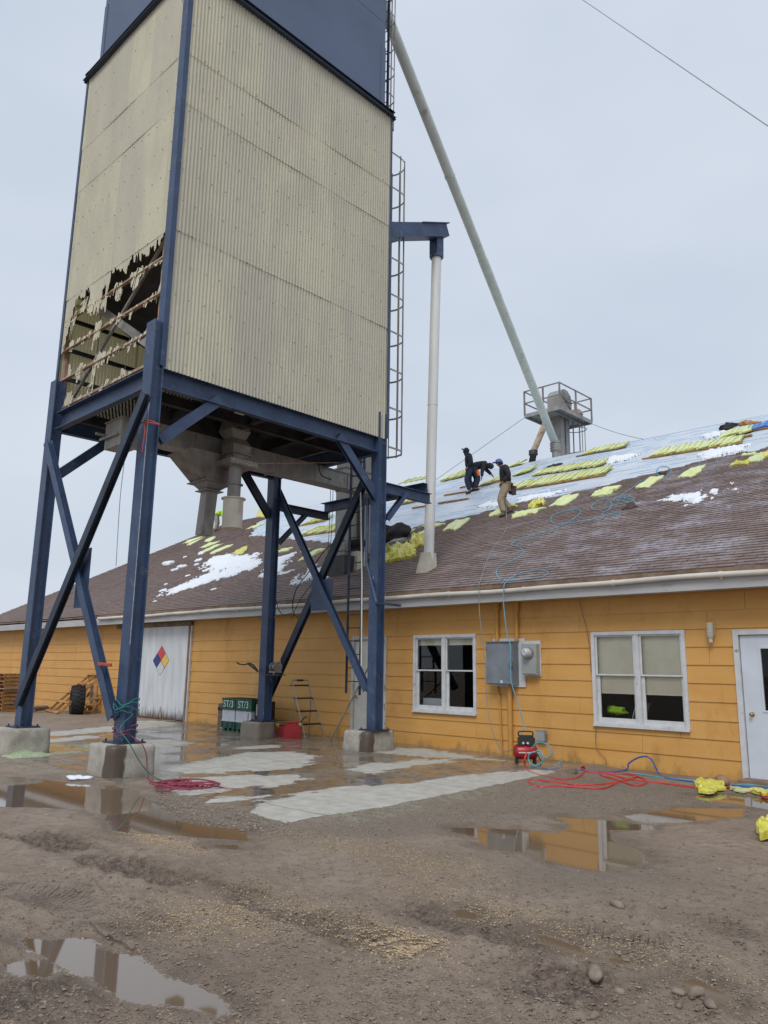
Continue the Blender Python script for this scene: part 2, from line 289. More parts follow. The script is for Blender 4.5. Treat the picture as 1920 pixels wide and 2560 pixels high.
# ================================================================== GROUND
def zp(pts, z=0.): return [tuple(PZ(x, y, z)[:2]) for x, y in pts]
SLZ = .03
SLAB = zp([(1425, 1924), (1238, 1964), (960, 2018), (710, 2057), (613, 2033), (640, 2016), (503, 2012), (525, 1996), (451, 1988), (400, 1972), (372, 1948), (300, 1962), (225, 1938), (160, 1925), (108, 1905), (0, 1890), (-60, 1850), (116, 1830), (200, 1820), (280, 1814), (340, 1797), (470, 1803)], SLZ)
SLAB = SLAB[:-1]+[(-21.2, 13.5), (-7.25, 13.5)]
PUD = [zp(p) for p in (
 [(-60, 1935), (0, 1940), (100, 1947), (180, 1957), (220, 1962), (266, 1968), (330, 1976), (405, 2021), (440, 2050), (520, 2067), (613, 2073), (617, 2100), (521, 2094), (428, 2085), (347, 2082), (289, 2075), (277, 2050), (220, 2024), (98, 2018), (-60, 2014)],
 [(60, 2349), (226, 2345), (245, 2365), (278, 2380), (347, 2392), (376, 2421), (440, 2450), (538, 2484), (575, 2530), (540, 2536), (486, 2513), (405, 2507), (301, 2496), (278, 2467), (174, 2421), (140, 2399), (75, 2370)],
 [(12, 2405), (60, 2400), (120, 2402), (140, 2425), (120, 2440), (50, 2436), (15, 2420)],
 [(1128, 2068), (1307, 2074), (1394, 2085), (1440, 2062), (1394, 2044), (1480, 2047), (1631, 2065), (1625, 2074), (1521, 2074), (1527, 2102), (1596, 2125), (1614, 2155), (1527, 2176), (1469, 2172), (1365, 2149), (1319, 2131), (1220, 2120), (1191, 2091), (1134, 2079)],
 [(1133, 2276), (1160, 2274), (1194, 2288), (1190, 2296), (1160, 2294)],
 [(1336, 2337), (1365, 2338), (1455, 2372), (1462, 2384), (1440, 2381), (1380, 2360)],
 [(1689, 2450), (1740, 2447), (1822, 2490), (1818, 2499), (1770, 2490)],
 [(1521, 2395), (1573, 2397), (1575, 2407), (1530, 2404)],
 [(1735, 1990), (1800, 1985), (1925, 2000), (1960, 2030), (1850, 2010), (1760, 2000)],
 [(1560, 2040), (1700, 2020), (1860, 2022), (1850, 2040), (1700, 2056), (1600, 2055)],
 [(515, 2110), (590, 2112), (607, 2122), (540, 2120)])]
GRAIN = [zp(p) for p in (
 [(1060, 2125), (1165, 2150), (1200, 2230), (1100, 2215), (980, 2160), (760, 2110), (640, 2095), (700, 2080), (900, 2110)],
 [(520, 2290), (640, 2270), (700, 2330), (620, 2350), (420, 2340), (330, 2290), (400, 2265)],
 [(560, 2220), (680, 2210), (760, 2260), (860, 2300), (1000, 2360), (1100, 2440), (960, 2420), (820, 2340), (700, 2290), (600, 2250)],
 [(960, 2175), (1140, 2230), (1300, 2280), (1460, 2320), (1700, 2400), (1900, 2470), (1900, 2500), (1650, 2440), (1400, 2350), (1200, 2290), (960, 2210)],
 [(960, 2330), (1080, 2360), (1060, 2400), (960, 2380)], [(300, 2065), (430, 2090), (520, 2125), (480, 2130), (360, 2105), (250, 2075)])]
GRAV = [zp(p) for p in ([(760, 2060), (1240, 1972), (1420, 1935), (1900, 1990), (1920, 2060), (1700, 2010), (1560, 2030), (1300, 2060), (1130, 2060), (1000, 2090), (760, 2100)], [(400, 1985), (520, 2000), (620, 2040), (760, 2070), (760, 2110), (640, 2080), (470, 2060), (380, 2010)],
 [(1300, 2150), (1700, 2150), (1700, 2230), (1300, 2220)])]
TR = [([(-80, 2075), (100, 2095), (330, 2180), (420, 2200)], .30, 1), ([(-80, 2215), (120, 2240), (300, 2290), (440, 2360)], .28, 2), ([(330, 2180), (560, 2230), (800, 2300), (1000, 2390)], .28, 1),
      ([(1365, 2310), (1520, 2350), (1700, 2400)], .25, 2), ([(1190, 2420), (1400, 2470), (1620, 2520)], .32, 1), ([(-50, 2440), (100, 2500), (250, 2560)], .3, 1), ([(1700, 2300), (1950, 2360)], .25, 2), ([(960, 2260), (1200, 2330), (1450, 2400)], .25, 1)]
def axis(segs): return np.unique(np.round(np.concatenate([np.arange(a, b, s) for a, b, s in segs]), 4))
gx = axis([(-700, -100, 60), (-100, -34, 3), (-34, -16, .12), (-16, -9, .04), (-9, 1.2, .03), (1.2, 20, 1.5), (20, 721, 70)])
gy = axis([(-700, -20, 68), (-20, -1, 1), (-1, .5, .1), (.5, 8, .03), (8, 13.6, .04), (13.6, 40, 2), (40, 760, 60)])
X, Y = np.meshgrid(gx, gy)
s_slab = sdf(X, Y, SLAB); near = (X > -34) & (X < 3) & (Y > -1.5) & (Y < 14.5)
wet = np.full(X.shape, -1.)
for p in PUD: wet = np.maximum(wet, sdf(X, Y, p))
def msk(polys, f):
    o = np.full(X.shape, -9.)
    for p in polys: o = np.maximum(o, sdf(X, Y, p))
    return np.clip(o/f+.6, 0, 1)
grain = msk(GRAIN, .5); gravel = msk(GRAV, .6)
n1 = vnoise(X, Y, .55, 1); n2 = vnoise(X, Y, 2.6, 2, 4); n3 = vnoise(X, Y, 14, 3, 3); n4 = vnoise(X, Y, 30, 5, 2)
Z = .012+.012*n1+.012*n2+.006*n3
churn = np.zeros(X.shape); TS = np.zeros(X.shape); TD = np.zeros(X.shape); TM = np.zeros(X.shape)
for pts, w, kind in TR:
    P = zp(pts); d = np.full(X.shape, 9.); S = np.zeros(X.shape); D0 = np.zeros(X.shape); acc = 0
    for (x0, y0), (x1, y1) in zip(P[:-1], P[1:]):
        dx, dy = x1-x0, y1-y0; L = math.hypot(dx, dy); t = np.clip(((X-x0)*dx+(Y-y0)*dy)/L/L, 0, 1); dd = np.hypot(X-x0-t*dx, Y-y0-t*dy)
        sg = ((X-x0)*dy-(Y-y0)*dx)/L; b = dd < d; d = np.where(b, dd, d); S = np.where(b, acc+t*L, S); D0 = np.where(b, sg, D0); acc += L
    m = np.clip((w-d)/.12, 0, 1)*np.clip(S/.3, 0, 1)*np.clip((acc-S)/.3, 0, 1); brk = np.clip(vnoise(X, Y, 1.7, 11)*2+.9, .15, 1)
    tread = np.clip(np.sin(S*2*PI/.10+np.abs(D0)*22)*1.6, -1, 1)
    Z += m*brk*((.012*n4 if kind == 2 else .034*n3+.02*n4)-.016); Z += np.exp(-((d-w)/.08)**2)*.026*brk*(1+.6*n3)
    up_ = m*(1. if kind == 2 else 0.) > TM; TS = np.where(d < w*1.3, np.where(up_, S, TS), TS); TD = np.where(d < w*1.3, np.where(up_, D0, TD), TD); TM = np.maximum(TM, m*(1. if kind == 2 else 0.))
    churn = np.maximum(churn, m*brk*(1 if kind == 1 else .8))
w_ = np.clip((wet+.13)/.07, 0, 1); Z = Z*(1-w_)+(-.004)*w_
ed = np.clip((s_slab+.25)/.25, 0, 1); Z = np.where(near, Z*(1-ed)+(.034+.010*n2+.006*n3)*ed, Z)
Z = np.where(s_slab > .03, -.03, Z); Z = np.where(near, Z, 0.)
Z = np.where(Y > 13.3, np.minimum(Z, -.03), Z)
V = np.stack([X, Y, Z], -1).reshape(-1, 3)
def nodes(m): return m.node_tree.nodes, m.node_tree.links
class NT:                                              # terse node builder
    def __init__(s, m): m.use_nodes = True; s.n, s.l = m.node_tree.nodes, m.node_tree.links; s.b = s.n['Principled BSDF']; s.tc = s.n.new('ShaderNodeTexCoord').outputs['Object']
    def put(s, sock, v):
        if isinstance(v, bpy.types.NodeSocket): s.l.new(v, sock)
        elif isinstance(v, tuple) and len(v) == 3 and sock.type == 'RGBA': sock.default_value = (*v, 1)
        else: sock.default_value = v
    def noise(s, sc_, det=4, v=None, out=0, rough=.5):
        k = s.n.new('ShaderNodeTexNoise'); k.inputs['Scale'].default_value = sc_; k.inputs['Detail'].default_value = det; k.inputs['Roughness'].default_value = rough; s.l.new(v or s.tc, k.inputs['Vector']); return k.outputs[out]
    def vor(s, sc_, out='Distance', v=None, rnd=1): k = s.n.new('ShaderNodeTexVoronoi'); k.inputs['Scale'].default_value = sc_; k.inputs['Randomness'].default_value = rnd; s.l.new(v or s.tc, k.inputs['Vector']); return k.outputs[out]
    def math(s, op, a, b=0., c=0., clamp=False):
        k = s.n.new('ShaderNodeMath'); k.operation = op; k.use_clamp = clamp
        for i, v in enumerate((a, b, c)): s.put(k.inputs[i], v)
        return k.outputs[0]
    def map(s, v, a, b, c=0., d=1.):
        k = s.n.new('ShaderNodeMapRange'); s.put(k.inputs[0], v)
        for i, q in enumerate((a, b, c, d)): s.put(k.inputs[i+1], q)
        return k.outputs[0]
    def mix(s, f, a, b): k = s.n.new('ShaderNodeMixRGB'); s.put(k.inputs[0], f); s.put(k.inputs[1], a); s.put(k.inputs[2], b); return k.outputs[0]
    def attr(s, nm, out='Fac'): k = s.n.new('ShaderNodeAttribute'); k.attribute_name = nm; return k.outputs[out]
    def bump(s, h, st, dist=.01, nrm=None):
        k = s.n.new('ShaderNodeBump'); s.put(k.inputs['Height'], h); s.put(k.inputs['Strength'], st); k.inputs['Distance'].default_value = dist
        if nrm: s.l.new(nrm, k.inputs['Normal'])
        return k.outputs[0]
    def scale(s, vec): k = s.n.new('ShaderNodeMapping'); k.inputs['Scale'].default_value = vec; s.l.new(s.tc, k.inputs[0]); return k.outputs[0]
def ground_mat():
    m = bpy.data.materials.new('mud_and_gravel'); t = NT(m)
    c = t.mix(t.map(t.noise(1.1, 6), .35, .65), L_((160, 143, 127)), L_((141, 125, 110)))
    c = t.mix(t.map(t.noise(9, 6, rough=.7), .45, .7), c, L_((126, 110, 96)))
    c = t.mix(t.math('MULTIPLY', t.attr('gravel'), .55), c, L_((126, 116, 104)))
    c = t.mix(t.math('MULTIPLY', t.attr('churn'), t.map(t.noise(20, 5, rough=.7), .3, .62)), c, L_((84, 71, 62)))
    v = t.vor(60, 'Color'); sep = t.n.new('ShaderNodeSeparateColor'); t.l.new(v, sep.inputs[0])
    vd = t.vor(60)
    inside = t.map(vd, .42, .3)
    dens = t.math('ADD', t.math('MULTIPLY', t.attr('gravel'), .38), t.map(t.noise(2.5, 4), .4, .7, .08, .34))
    peb = t.math('MULTIPLY', inside, t.math('LESS_THAN', sep.outputs[0], dens))
    pc = t.mix(sep.outputs[1], L_((118, 110, 99)), L_((176, 164, 146)))
    c = t.mix(peb, c, pc)
    v2 = t.vor(130, 'Color'); s2 = t.n.new('ShaderNodeSeparateColor'); t.l.new(v2, s2.inputs[0]); vd2 = t.vor(130)
    gd = t.math('ADD', t.math('MULTIPLY', t.math('MULTIPLY', t.attr('grain'), t.map(t.noise(5, 5, rough=.65), .36, .56)), .95), t.map(t.noise(3.3, 3), .5, .8, .0, .12))
    gr = t.math('MULTIPLY', t.map(vd2, .5, .38), t.math('LESS_THAN', s2.outputs[0], gd))
    c = t.mix(gr, c, t.mix(s2.outputs[1], L_((150, 128, 98)), L_((200, 180, 146))))
    c = t.mix(t.math('MULTIPLY', t.attr('green'), t.math('MULTIPLY', t.map(t.noise(7, 4), .45, .6), t.map(t.noise(90, 3), .5, .6, .1, .75))), c, L_((170, 182, 152)))
    w = t.map(t.math('ADD', t.attr('wet'), t.math('ADD', t.math('MULTIPLY', t.math('SUBTRACT', t.noise(5, 8, rough=.78), .5), .24), t.math('MULTIPLY', t.math('SUBTRACT', t.noise(40, 3), .5), .06))), -.05, -.012)
    damp = t.map(t.math('ADD', t.attr('wet'), t.math('MULTIPLY', t.math('SUBTRACT', t.noise(4, 5), .5), .8)), -.28, .02)
    c = t.mix(t.math('MULTIPLY', damp, .55), c, L_((84, 72, 61)))
    c = t.mix(w, c, L_((112, 94, 74)))
    t.put(t.b.inputs['Base Color'], c)
    r = t.map(t.noise(3, 5), .3, .7, .5, .85); r = t.mix(w, t.mix(damp, r, (.42, .42, .42)), (.035, .035, .035)); t.put(t.b.inputs['Roughness'], r)
    t.put(t.b.inputs['IOR'], t.map(w, 0, 1, 1.4, 2.0))
    h = t.math('ADD', t.math('MULTIPLY', t.noise(40, 6, rough=.7), .9), t.math('ADD', t.math('MULTIPLY', peb, .35), t.math('MULTIPLY', gr, .25)))
    ph = t.math('ADD', t.math('MULTIPLY', t.attr('ts'), 62.), t.math('MULTIPLY', t.math('ABSOLUTE', t.attr('td')), 26.))
    lug = t.math('MULTIPLY', t.map(t.math('SINE', ph), -.1, .5), t.math('MULTIPLY', t.attr('tm'), t.map(t.noise(2.2, 4), .42, .56)))
    h = t.math('ADD', h, t.math('MULTIPLY', lug, 1.2))
    inv = t.math('SUBTRACT', 1., w); t.put(t.b.inputs['Normal'], t.bump(h, t.math('MULTIPLY', inv, 1.), .028)); return m
green_a = np.clip(np.maximum(sdf(X, Y, zp([(-20, 1870), (40, 1850), (110, 1880), (150, 1900), (240, 1925), (230, 1942), (90, 1935), (0, 1912)])), sdf(X, Y, zp([(800, 2040), (1240, 1972), (1250, 1985), (900, 2060)])))/.2+.8, 0, 1)
gobj = npmesh('ground', V, gridf(len(gy), len(gx)), ground_mat(), True, dict(wet=np.clip(wet, -1, 1), grain=grain, gravel=gravel, churn=churn, green=green_a, ts=TS, td=TD, tm=np.clip(TM, 0, 1))); tag(gobj, kind='structure')
def gz(x, y):                                          # ground height
    i = np.clip(np.searchsorted(gx, x), 0, len(gx)-1); j = np.clip(np.searchsorted(gy, y), 0, len(gy)-1); return float(Z[j, i])
# ---- concrete slab
sx = np.arange(-22, -6.7, .05); sy = np.arange(4.5, 13.42, .05); SX, SY = np.meshgrid(sx, sy)
DRY = [zp(p, SLZ) for p in (
 [(613, 2033), (700, 2060), (960, 2022), (1238, 1968), (1420, 1930), (1330, 1924), (1180, 1937), (960, 1962), (800, 1972), (745, 1985), (690, 1998), (640, 2014)],
 [(495, 2012), (600, 2003), (680, 1990), (640, 1988), (560, 1994), (510, 2000)],
 [(440, 1990), (370, 1955), (460, 1945), (578, 1938), (723, 1936), (778, 1948), (700, 1963), (580, 1973), (490, 1990)],
 [(480, 1908), (560, 1892), (627, 1880), (731, 1879), (800, 1891), (771, 1906), (782, 1913), (681, 1927), (590, 1930), (480, 1935), (400, 1930), (420, 1915)],
 [(872, 1924), (916, 1909), (1010, 1903), (1100, 1896), (1130, 1904), (1006, 1919), (934, 1937)],
 [(105, 1832), (278, 1814), (343, 1797), (443, 1807), (430, 1814), (350, 1822), (270, 1830), (105, 1842)],
 [(960, 1868), (1060, 1872), (1200, 1893), (1280, 1904), (1150, 1897), (1020, 1890), (930, 1880)],
 [(105, 1850), (200, 1840), (260, 1838), (250, 1846), (110, 1858)], [(590, 1868), (690, 1862), (700, 1868), (600, 1874)], [(330, 1850), (420, 1848), (500, 1860), (400, 1868)],
 [(380, 1900), (300, 1905), (260, 1890), (330, 1885)])]
dry = np.full(SX.shape, -1.)
for p in DRY: dry = np.maximum(dry, sdf(SX, SY, p))
gs = np.clip(sdf(SX, SY, zp([(80, 1860), (200, 1862), (300, 1856), (300, 1872), (240, 1880), (100, 1885)], SLZ))/.3+.7, 0, 1)
SS = sdf(SX, SY, SLAB)
SZ = np.full(SX.shape, SLZ)
keep = (SS > -.35)
idx = gridf(len(sy), len(sx)); kf = keep.ravel()[idx].all(1); F = idx[kf]
SZ = np.where(SS < -.0, SLZ-.045*np.clip(-SS/.1, 0, 1), SZ)
def slab_mat():
    m = bpy.data.materials.new('concrete_slab'); t = NT(m)
    nn = t.math('MULTIPLY', t.math('SUBTRACT', t.noise(2.6, 8, rough=.68, v=t.scale((1.6, .7, 1))), .5), 1.15)
    d = t.map(t.math('ADD', t.attr('dry'), nn), -.03, .04)
    pale = t.mix(t.map(t.noise(5, 6), .35, .65), L_((186, 184, 176)), L_((168, 164, 154)))
    pale = t.mix(t.map(t.noise(40, 3), .6, .75), pale, L_((140, 134, 124)))
    wetc = t.mix(t.map(t.noise(1.1, 5), .4, .62), L_((130, 125, 117)), L_((120, 106, 88)))
    wetc = t.mix(t.map(t.noise(6, 5), .5, .7), wetc, L_((90, 80, 70)))
    c = t.mix(d, wetc, pale)
    c = t.mix(t.math('MULTIPLY', t.attr('green'), t.map(t.noise(10, 4), .4, .6)), c, L_((168, 186, 150)))
    sp = t.n.new('ShaderNodeSeparateXYZ'); t.l.new(t.tc, sp.inputs[0])
    wob = t.math('MULTIPLY', t.noise(1.5, 3), .12)
    j1 = t.math('LESS_THAN', t.math('ABSOLUTE', t.math('SUBTRACT', t.math('FRACT', t.math('DIVIDE', t.math('ADD', t.math('ADD', sp.outputs[0], 22.6), wob), 4.55)), .5)), .0022)
    j2 = t.math('LESS_THAN', t.math('ABSOLUTE', t.math('SUBTRACT', t.math('FRACT', t.math('DIVIDE', t.math('ADD', t.math('ADD', sp.outputs[1], .9), wob), 2.9)), .5)), .003)
    jt = t.math('MAXIMUM', j1, j2); c = t.mix(t.math('MULTIPLY', jt, .8), c, L_((70, 62, 54)))
    t.put(t.b.inputs['Base Color'], c)
    film = t.map(t.noise(1.2, 5), .42, .58, .05, .34)
    t.put(t.b.inputs['Roughness'], t.mix(d, film, (.75, .75, .75))); t.put(t.b.inputs['IOR'], t.map(d, 0, 1, 1.36, 1.4))
    t.put(t.b.inputs['Normal'], t.bump(t.noise(60, 5, rough=.7), t.map(d, 0, 1, .015, .3), .01)); return m
so = npmesh('slab', np.stack([SX, SY, SZ], -1).reshape(-1, 3), F, slab_mat(), True, dict(dry=np.clip(dry, -1, 1), green=gs)); tag(so, kind='structure'); so.name = 'concrete_pavement'
# ---- loose stones as one mass
def scatter(name, label, n, test, size, m, seed, flat=.6):
    rg = np.random.default_rng(seed); base = np.array([(1, 0, 0), (-1, 0, 0), (0, 1, 0), (0, -1, 0), (0, 0, 1), (.6, .6, .5), (-.6, .55, .5), (.5, -.65, .5), (-.6, -.6, .45)], float)
    fc = [(4, 5, 6), (4, 6, 8), (4, 8, 7), (4, 7, 5), (5, 0, 2), (5, 2, 6), (6, 2, 1), (6, 1, 8), (8, 1, 3), (8, 3, 7), (7, 3, 0), (7, 0, 5)]
    vs = []; fs = []; k = 0; cnt = 0
    while cnt < n and k < n*60:
        k += 1; x, y = test(rg)
        if x is None: continue
        s = size[0]*(size[1]/size[0])**(rg.random()**2.2); a = rg.random()*6.28; R = np.array([[math.cos(a), -math.sin(a)], [math.sin(a), math.cos(a)]])
        b = base*(s*np.array([1, .5+.5*rg.random(), flat*(.6+.6*rg.random())]))*(1+.18*rg.standard_normal((9, 1))); b[:, :2] = b[:, :2] @ R.T
        vs.append(b+np.array([x, y, gz(x, y)+s*.08])); fs += [[q+9*cnt for q in f] for f in fc]; cnt += 1
    me = bpy.data.meshes.new(name); me.from_pydata(np.concatenate(vs).tolist(), [], fs); me.materials.append(m)
    o = bpy.data.objects.new(name, me); sc.collection.objects.link(o); tag(o, label, name.replace('_', ' '), kind='stuff'); return o
def wetat(x, y): return wet[min(np.searchsorted(gy, y), len(gy)-1), min(np.searchsorted(gx, x), len(gx)-1)]
def in_slab(x, y): return s_slab[min(np.searchsorted(gy, y), len(gy)-1), min(np.searchsorted(gx, x), len(gx)-1)] > -.02
def t_gravel(rg):
    p = GRAV[int(rg.integers(0, 2))]; xs = [q[0] for q in p]; ys = [q[1] for q in p]; x, y = rg.uniform(min(xs), max(xs)), rg.uniform(min(ys), max(ys))
    return (x, y) if inpoly(np.array(x), np.array(y), p) and wetat(x, y) < -.03 and not in_slab(x, y) else (None, None)
def t_all(rg):
    p = PZ(rg.uniform(-40, 1960), 1990+620*rg.random()**.6); x, y = p.x, p.y
    return (x, y) if wetat(x, y) < -.04 and not in_slab(x, y) and y < 13.2 else (None, None)
def t_grain(rg):
    p = GRAIN[int(rg.integers(0, len(GRAIN)))]; xs = [q[0] for q in p]; ys = [q[1] for q in p]; x, y = rg.normal((min(xs)+max(xs))/2, (max(xs)-min(xs))/3), rg.normal((min(ys)+max(ys))/2, (max(ys)-min(ys))/3)
    return (x, y) if sdf(np.array(x), np.array(y), p) > -.25 and wetat(x, y) < -.03 and not in_slab(x, y) else (None, None)
gravm = mat('gravel_stone', L_((150, 138, 122)), L_((112, 101, 90)), 30, .75)
clodm = mat('mud_clod', L_((134, 118, 104)), L_((106, 92, 80)), 20, .85, .3, 80)
grainm = mat('grain_kernel', L_((196, 174, 140)), L_((160, 136, 104)), 60, .7)
scatter('gravel', 'loose grey gravel spread beside the concrete pavement', 5500, t_gravel, (.006, .022), gravm, 1)
scatter('mud_clods', 'crumbly brown mud clods strewn over the wet yard', 11000, t_all, (.004, .017), clodm, 2)
scatter('pebbles', 'small pale pebbles strewn over the muddy yard', 5000, t_all, (.005, .016), gravm, 3, .5)
scatter('spilled_grain', 'pale yellow grain kernels trampled into the mud', 13000, t_grain, (.004, .009), grainm, 4)
RK = [((1545, 2262), .075, 'pale oval stone lying alone in the middle of the mud yard'), ((1657, 2268), .04, 'small dark stone to the right of the pale oval stone'), ((1490, 2446), .105, 'largest brown stone in the mud, wet and angular'), ((1548, 2466), .05, 'small stone touching the right end of the largest brown stone'),
      ((1743, 2496), .075, 'round stone beside the brown puddle at lower right'), ((1776, 2517), .065, 'flat stone just right of the round stone at lower right'), ((1697, 2486), .045, 'pebble in the row left of the round stone'), ((1300, 2362), .05, 'flat pale stone in the grain streak left of the small brown puddle'),
      ((1544, 2376), .035, 'small pale stone above the tiny puddle'), ((1566, 2392), .03, 'dark pebble beside the tiny puddle'), ((1486, 2548), .045, 'stone at the very bottom edge of the yard'), ((1798, 2172), .03, 'lone dark pebble right of the yellow reflecting puddle'), ((605, 2072), .04, 'grey stone at the tip of the long left puddle'), ((1698, 2511), .04, 'small dark stone below the row of pebbles')]
for i, ((x, y), s, lab) in enumerate(RK):
    p = PZ(x, y, .02); b = MB(); b.blob((p.x, p.y, gz(p.x, p.y)+s*.18), (s*.85, s*.42, s*.36), 2, .25, Matrix.Rotation(1.1*i, 3, 'Z'), i*2.3); b.build('stone', rockm, None, label=lab, cat='stone', group='stones lying in the mud')
# ================================================================== BUILDING
WY = 13.45; BX0, BX1 = -38.1, 7.5; RX0, RX1 = -38.6, 8.0
bld = thing('warehouse', 'long single-storey yellow lap-sided building with a brown shingle roof half stripped', 'building', (-15, WY, 0))
cd0, cd1, cdz = PY(882, 1591, WY).x, PY(969, 1591, WY).x, PY(890, 1591, WY).z
OPEN = [(-11.92, -10.14, .76, 2.45), (-7.42, -5.62, .72, 2.43), (-4.81, -3.55, -.1, 2.41), (cd0, cd1, -.1, cdz)]
m = MB(); H0 = .305; rr = random.Random(3)
for k in range(11):
    z0, z1 = k*H0-.02 if k == 0 else k*H0, min((k+1)*H0, 3.12)
    if z0 >= 3.1: break
    segs = [(BX0, BX1)]
    for a, b, c, d in OPEN:
        if d > z0+.02 and c < z1-.02 and not (c <= z0-1):
            pass
    cuts = sorted({z for a, b, c, d in OPEN for z in (c, d) if z0+.01 < z < z1-.01}); zs = [z0]+cuts+[z1]
    x = BX0; joints = []
    while x < BX1: x += rr.choice((1.8, 2.44, 3.66, 3.66)); joints.append(min(x, BX1))
    for za, zb in zip(zs[:-1], zs[1:]):
        blocked = [(a, b) for a, b, c, d in OPEN if c < zb-.001 and d > za+.001]
        x = BX0
        for j in joints:
            parts = [(x+.0025, j-.0025)]
            for a, b in blocked:
                nw = []
                for p, q in parts:
                    if b <= p or a >= q: nw.append((p, q)); continue
                    if a > p: nw.append((p, a))
                    if b < q: nw.append((b, q))
                parts = nw
            for p, q in parts:
                ya = WY-.018*(1-(za-z0)/(z1-z0)); yb = WY-.018*(1-(zb-z0)/(z1-z0))
                m.add([(p, ya, za), (q, ya, za), (q, yb, zb), (p, yb, zb), (p, WY+.01, za), (q, WY+.01, za), (q, WY+.01, zb), (p, WY+.01, zb)],
                      [(0, 1, 2, 3), (5, 4, 7, 6), (4, 5, 1, 0), (4, 0, 3, 7), (1, 5, 6, 2), (3, 2, 6, 7)])
            x = j
m.build('wall', yel, bld)
# backing wall shell so no light leaks, openings left free
m = MB(); xs = sorted([BX0, BX1]+[v for o_ in OPEN for v in o_[:2]])
for a, b in zip(xs[:-1], xs[1:]):
    mid = (a+b)/2; o_ = next((o_ for o_ in OPEN if o_[0] < mid < o_[1]), None)
    if o_ is None: m.bb(a, b, WY+.012, WY+.11, 0, 3.3)
    else:
        if o_[2] > 0: m.bb(a, b, WY+.012, WY+.11, 0, o_[2])
        m.bb(a, b, WY+.012, WY+.11, o_[3], 3.3)
for xx in (BX0, BX1): m.prof([(WY+.11, 0), (39.5, 0), (39.5, 3.3), (RIDGE, RZ(RIDGE)-.15), (WY+.11, 3.5)], (xx, 0, 0), (xx+.1*(1 if xx < 0 else -1), 0, 0)) if False else None
def gable(x, dx):
    P = [(WY, 0), (39.5, 0), (39.5, RZ(RIDGE)-.5*(39.5-RIDGE)-.1), (RIDGE, RZ(RIDGE)-.12), (WY, RZ(WY)-.12)]; n = 5
    m.add([(x, y, z) for y, z in P]+[(x+dx, y, z) for y, z in P], [tuple(range(5)), tuple(range(9, 4, -1))]+[(i, (i+1) % n, n+(i+1) % n, n+i) for i in range(n)])
gable(BX0, .1); gable(BX1, -.1); m.bb(BX0, BX1, 39.4, 39.5, 0, 3.4)
m.build('gable_wall', yel, bld)
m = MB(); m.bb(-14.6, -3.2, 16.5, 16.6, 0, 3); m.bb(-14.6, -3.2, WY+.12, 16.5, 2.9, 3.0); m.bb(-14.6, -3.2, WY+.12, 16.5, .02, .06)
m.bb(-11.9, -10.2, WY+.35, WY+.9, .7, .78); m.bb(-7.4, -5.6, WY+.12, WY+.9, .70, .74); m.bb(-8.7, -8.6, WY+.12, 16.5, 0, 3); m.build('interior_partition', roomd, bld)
# ---- roof deck + membrane
def roofp(x, s, h=0.): return Vector((x, EAVE, EZ))+RS*s+RN*h
SLEN = (RIDGE-EAVE)*math.sqrt(1.25)
BND = [tuple(RP(x, y))[:2] for x, y in [(2300, 1025), (1920, 1118), (1760, 1152), (1654, 1178.7), (1560, 1200), (1492, 1219), (1400, 1240), (1290, 1259), (1195, 1286), (1068.8, 1310), (964.8, 1337), (900, 1352), (828, 1357), (739, 1349), (680, 1343), (625, 1340)]]+[(-33.2, 24.6), (-33.8, 26.6)]
bx = np.array([p[0] for p in BND])[::-1]; by = np.array([p[1] for p in BND])[::-1]
def sh_top(x): return 27. if x < -33.8 else float(np.interp(x, bx, by))
nx, ns = 300, 90; gX = np.linspace(RX0, RX1, nx); gS = np.linspace(0, SLEN, ns); A, B = np.meshgrid(gX, gS)
h = .006*vnoise(A, B, 1.1, 21, 3); h -= .004
P0 = np.stack([A, EAVE+B*RS.y+h*RN.y, EZ+B*RS.z+h*RN.z], -1).reshape(-1, 3)
def membrane_mat():
    m_ = bpy.data.materials.new('roof_membrane'); t = NT(m_); sp = t.n.new('ShaderNodeSeparateXYZ'); t.l.new(t.tc, sp.inputs[0])
    u = sp.outputs[0]; v = t.math('MULTIPLY', sp.outputs[1], 1.118)
    base = t.mix(t.map(t.noise(1.4, 5), .35, .65), L_((202, 210, 218)), L_((186, 197, 208)))
    row = t.math('DIVIDE', v, .30); fr = t.math('FRACT', row); ri = t.math('FLOOR', row)
    band = t.math('LESS_THAN', t.math('ABSOLUTE', t.math('SUBTRACT', fr, .5)), .15)
    cb = t.n.new('ShaderNodeCombineXYZ'); t.put(cb.inputs[0], t.math('ADD', t.math('MULTIPLY', u, 1.), t.math('MULTIPLY', ri, 3.7))); t.put(cb.inputs[1], ri)
    ch = t.math('GREATER_THAN', t.noise(.6, 1, cb.outputs[0]), .52)
    cb2 = t.n.new('ShaderNodeCombineXYZ'); t.put(cb2.inputs[0], t.math('MULTIPLY', u, 18.)); t.put(cb2.inputs[1], t.math('MULTIPLY', v, 30.)); t.put(cb2.inputs[2], ri)
    let = t.math('GREATER_THAN', t.noise(1., 1, cb2.outputs[0]), .42)
    k = t.math('MULTIPLY', t.math('MULTIPLY', band, ch), let)
    c = t.mix(k, base, L_((88, 140, 192)))
    lap = t.math('LESS_THAN', t.math('FRACT', t.math('DIVIDE', v, 1.22)), .02); c = t.mix(t.math('MULTIPLY', lap, .6), c, L_((130, 142, 158)))
    t.put(t.b.inputs['Base Color'], c); t.put(t.b.inputs['Roughness'], .4)
    t.put(t.b.inputs['Normal'], t.bump(t.noise(3, 5, v=t.scale((1, 3, 1))), .45, .05)); return m_
mo = npmesh('roof_membrane', P0-np.array([-15, WY, 0]), gridf(ns, nx), membrane_mat(), True); mo.parent = bld
mo['label'] = 'pale blue roof underlayment with rows of faint blue printing'
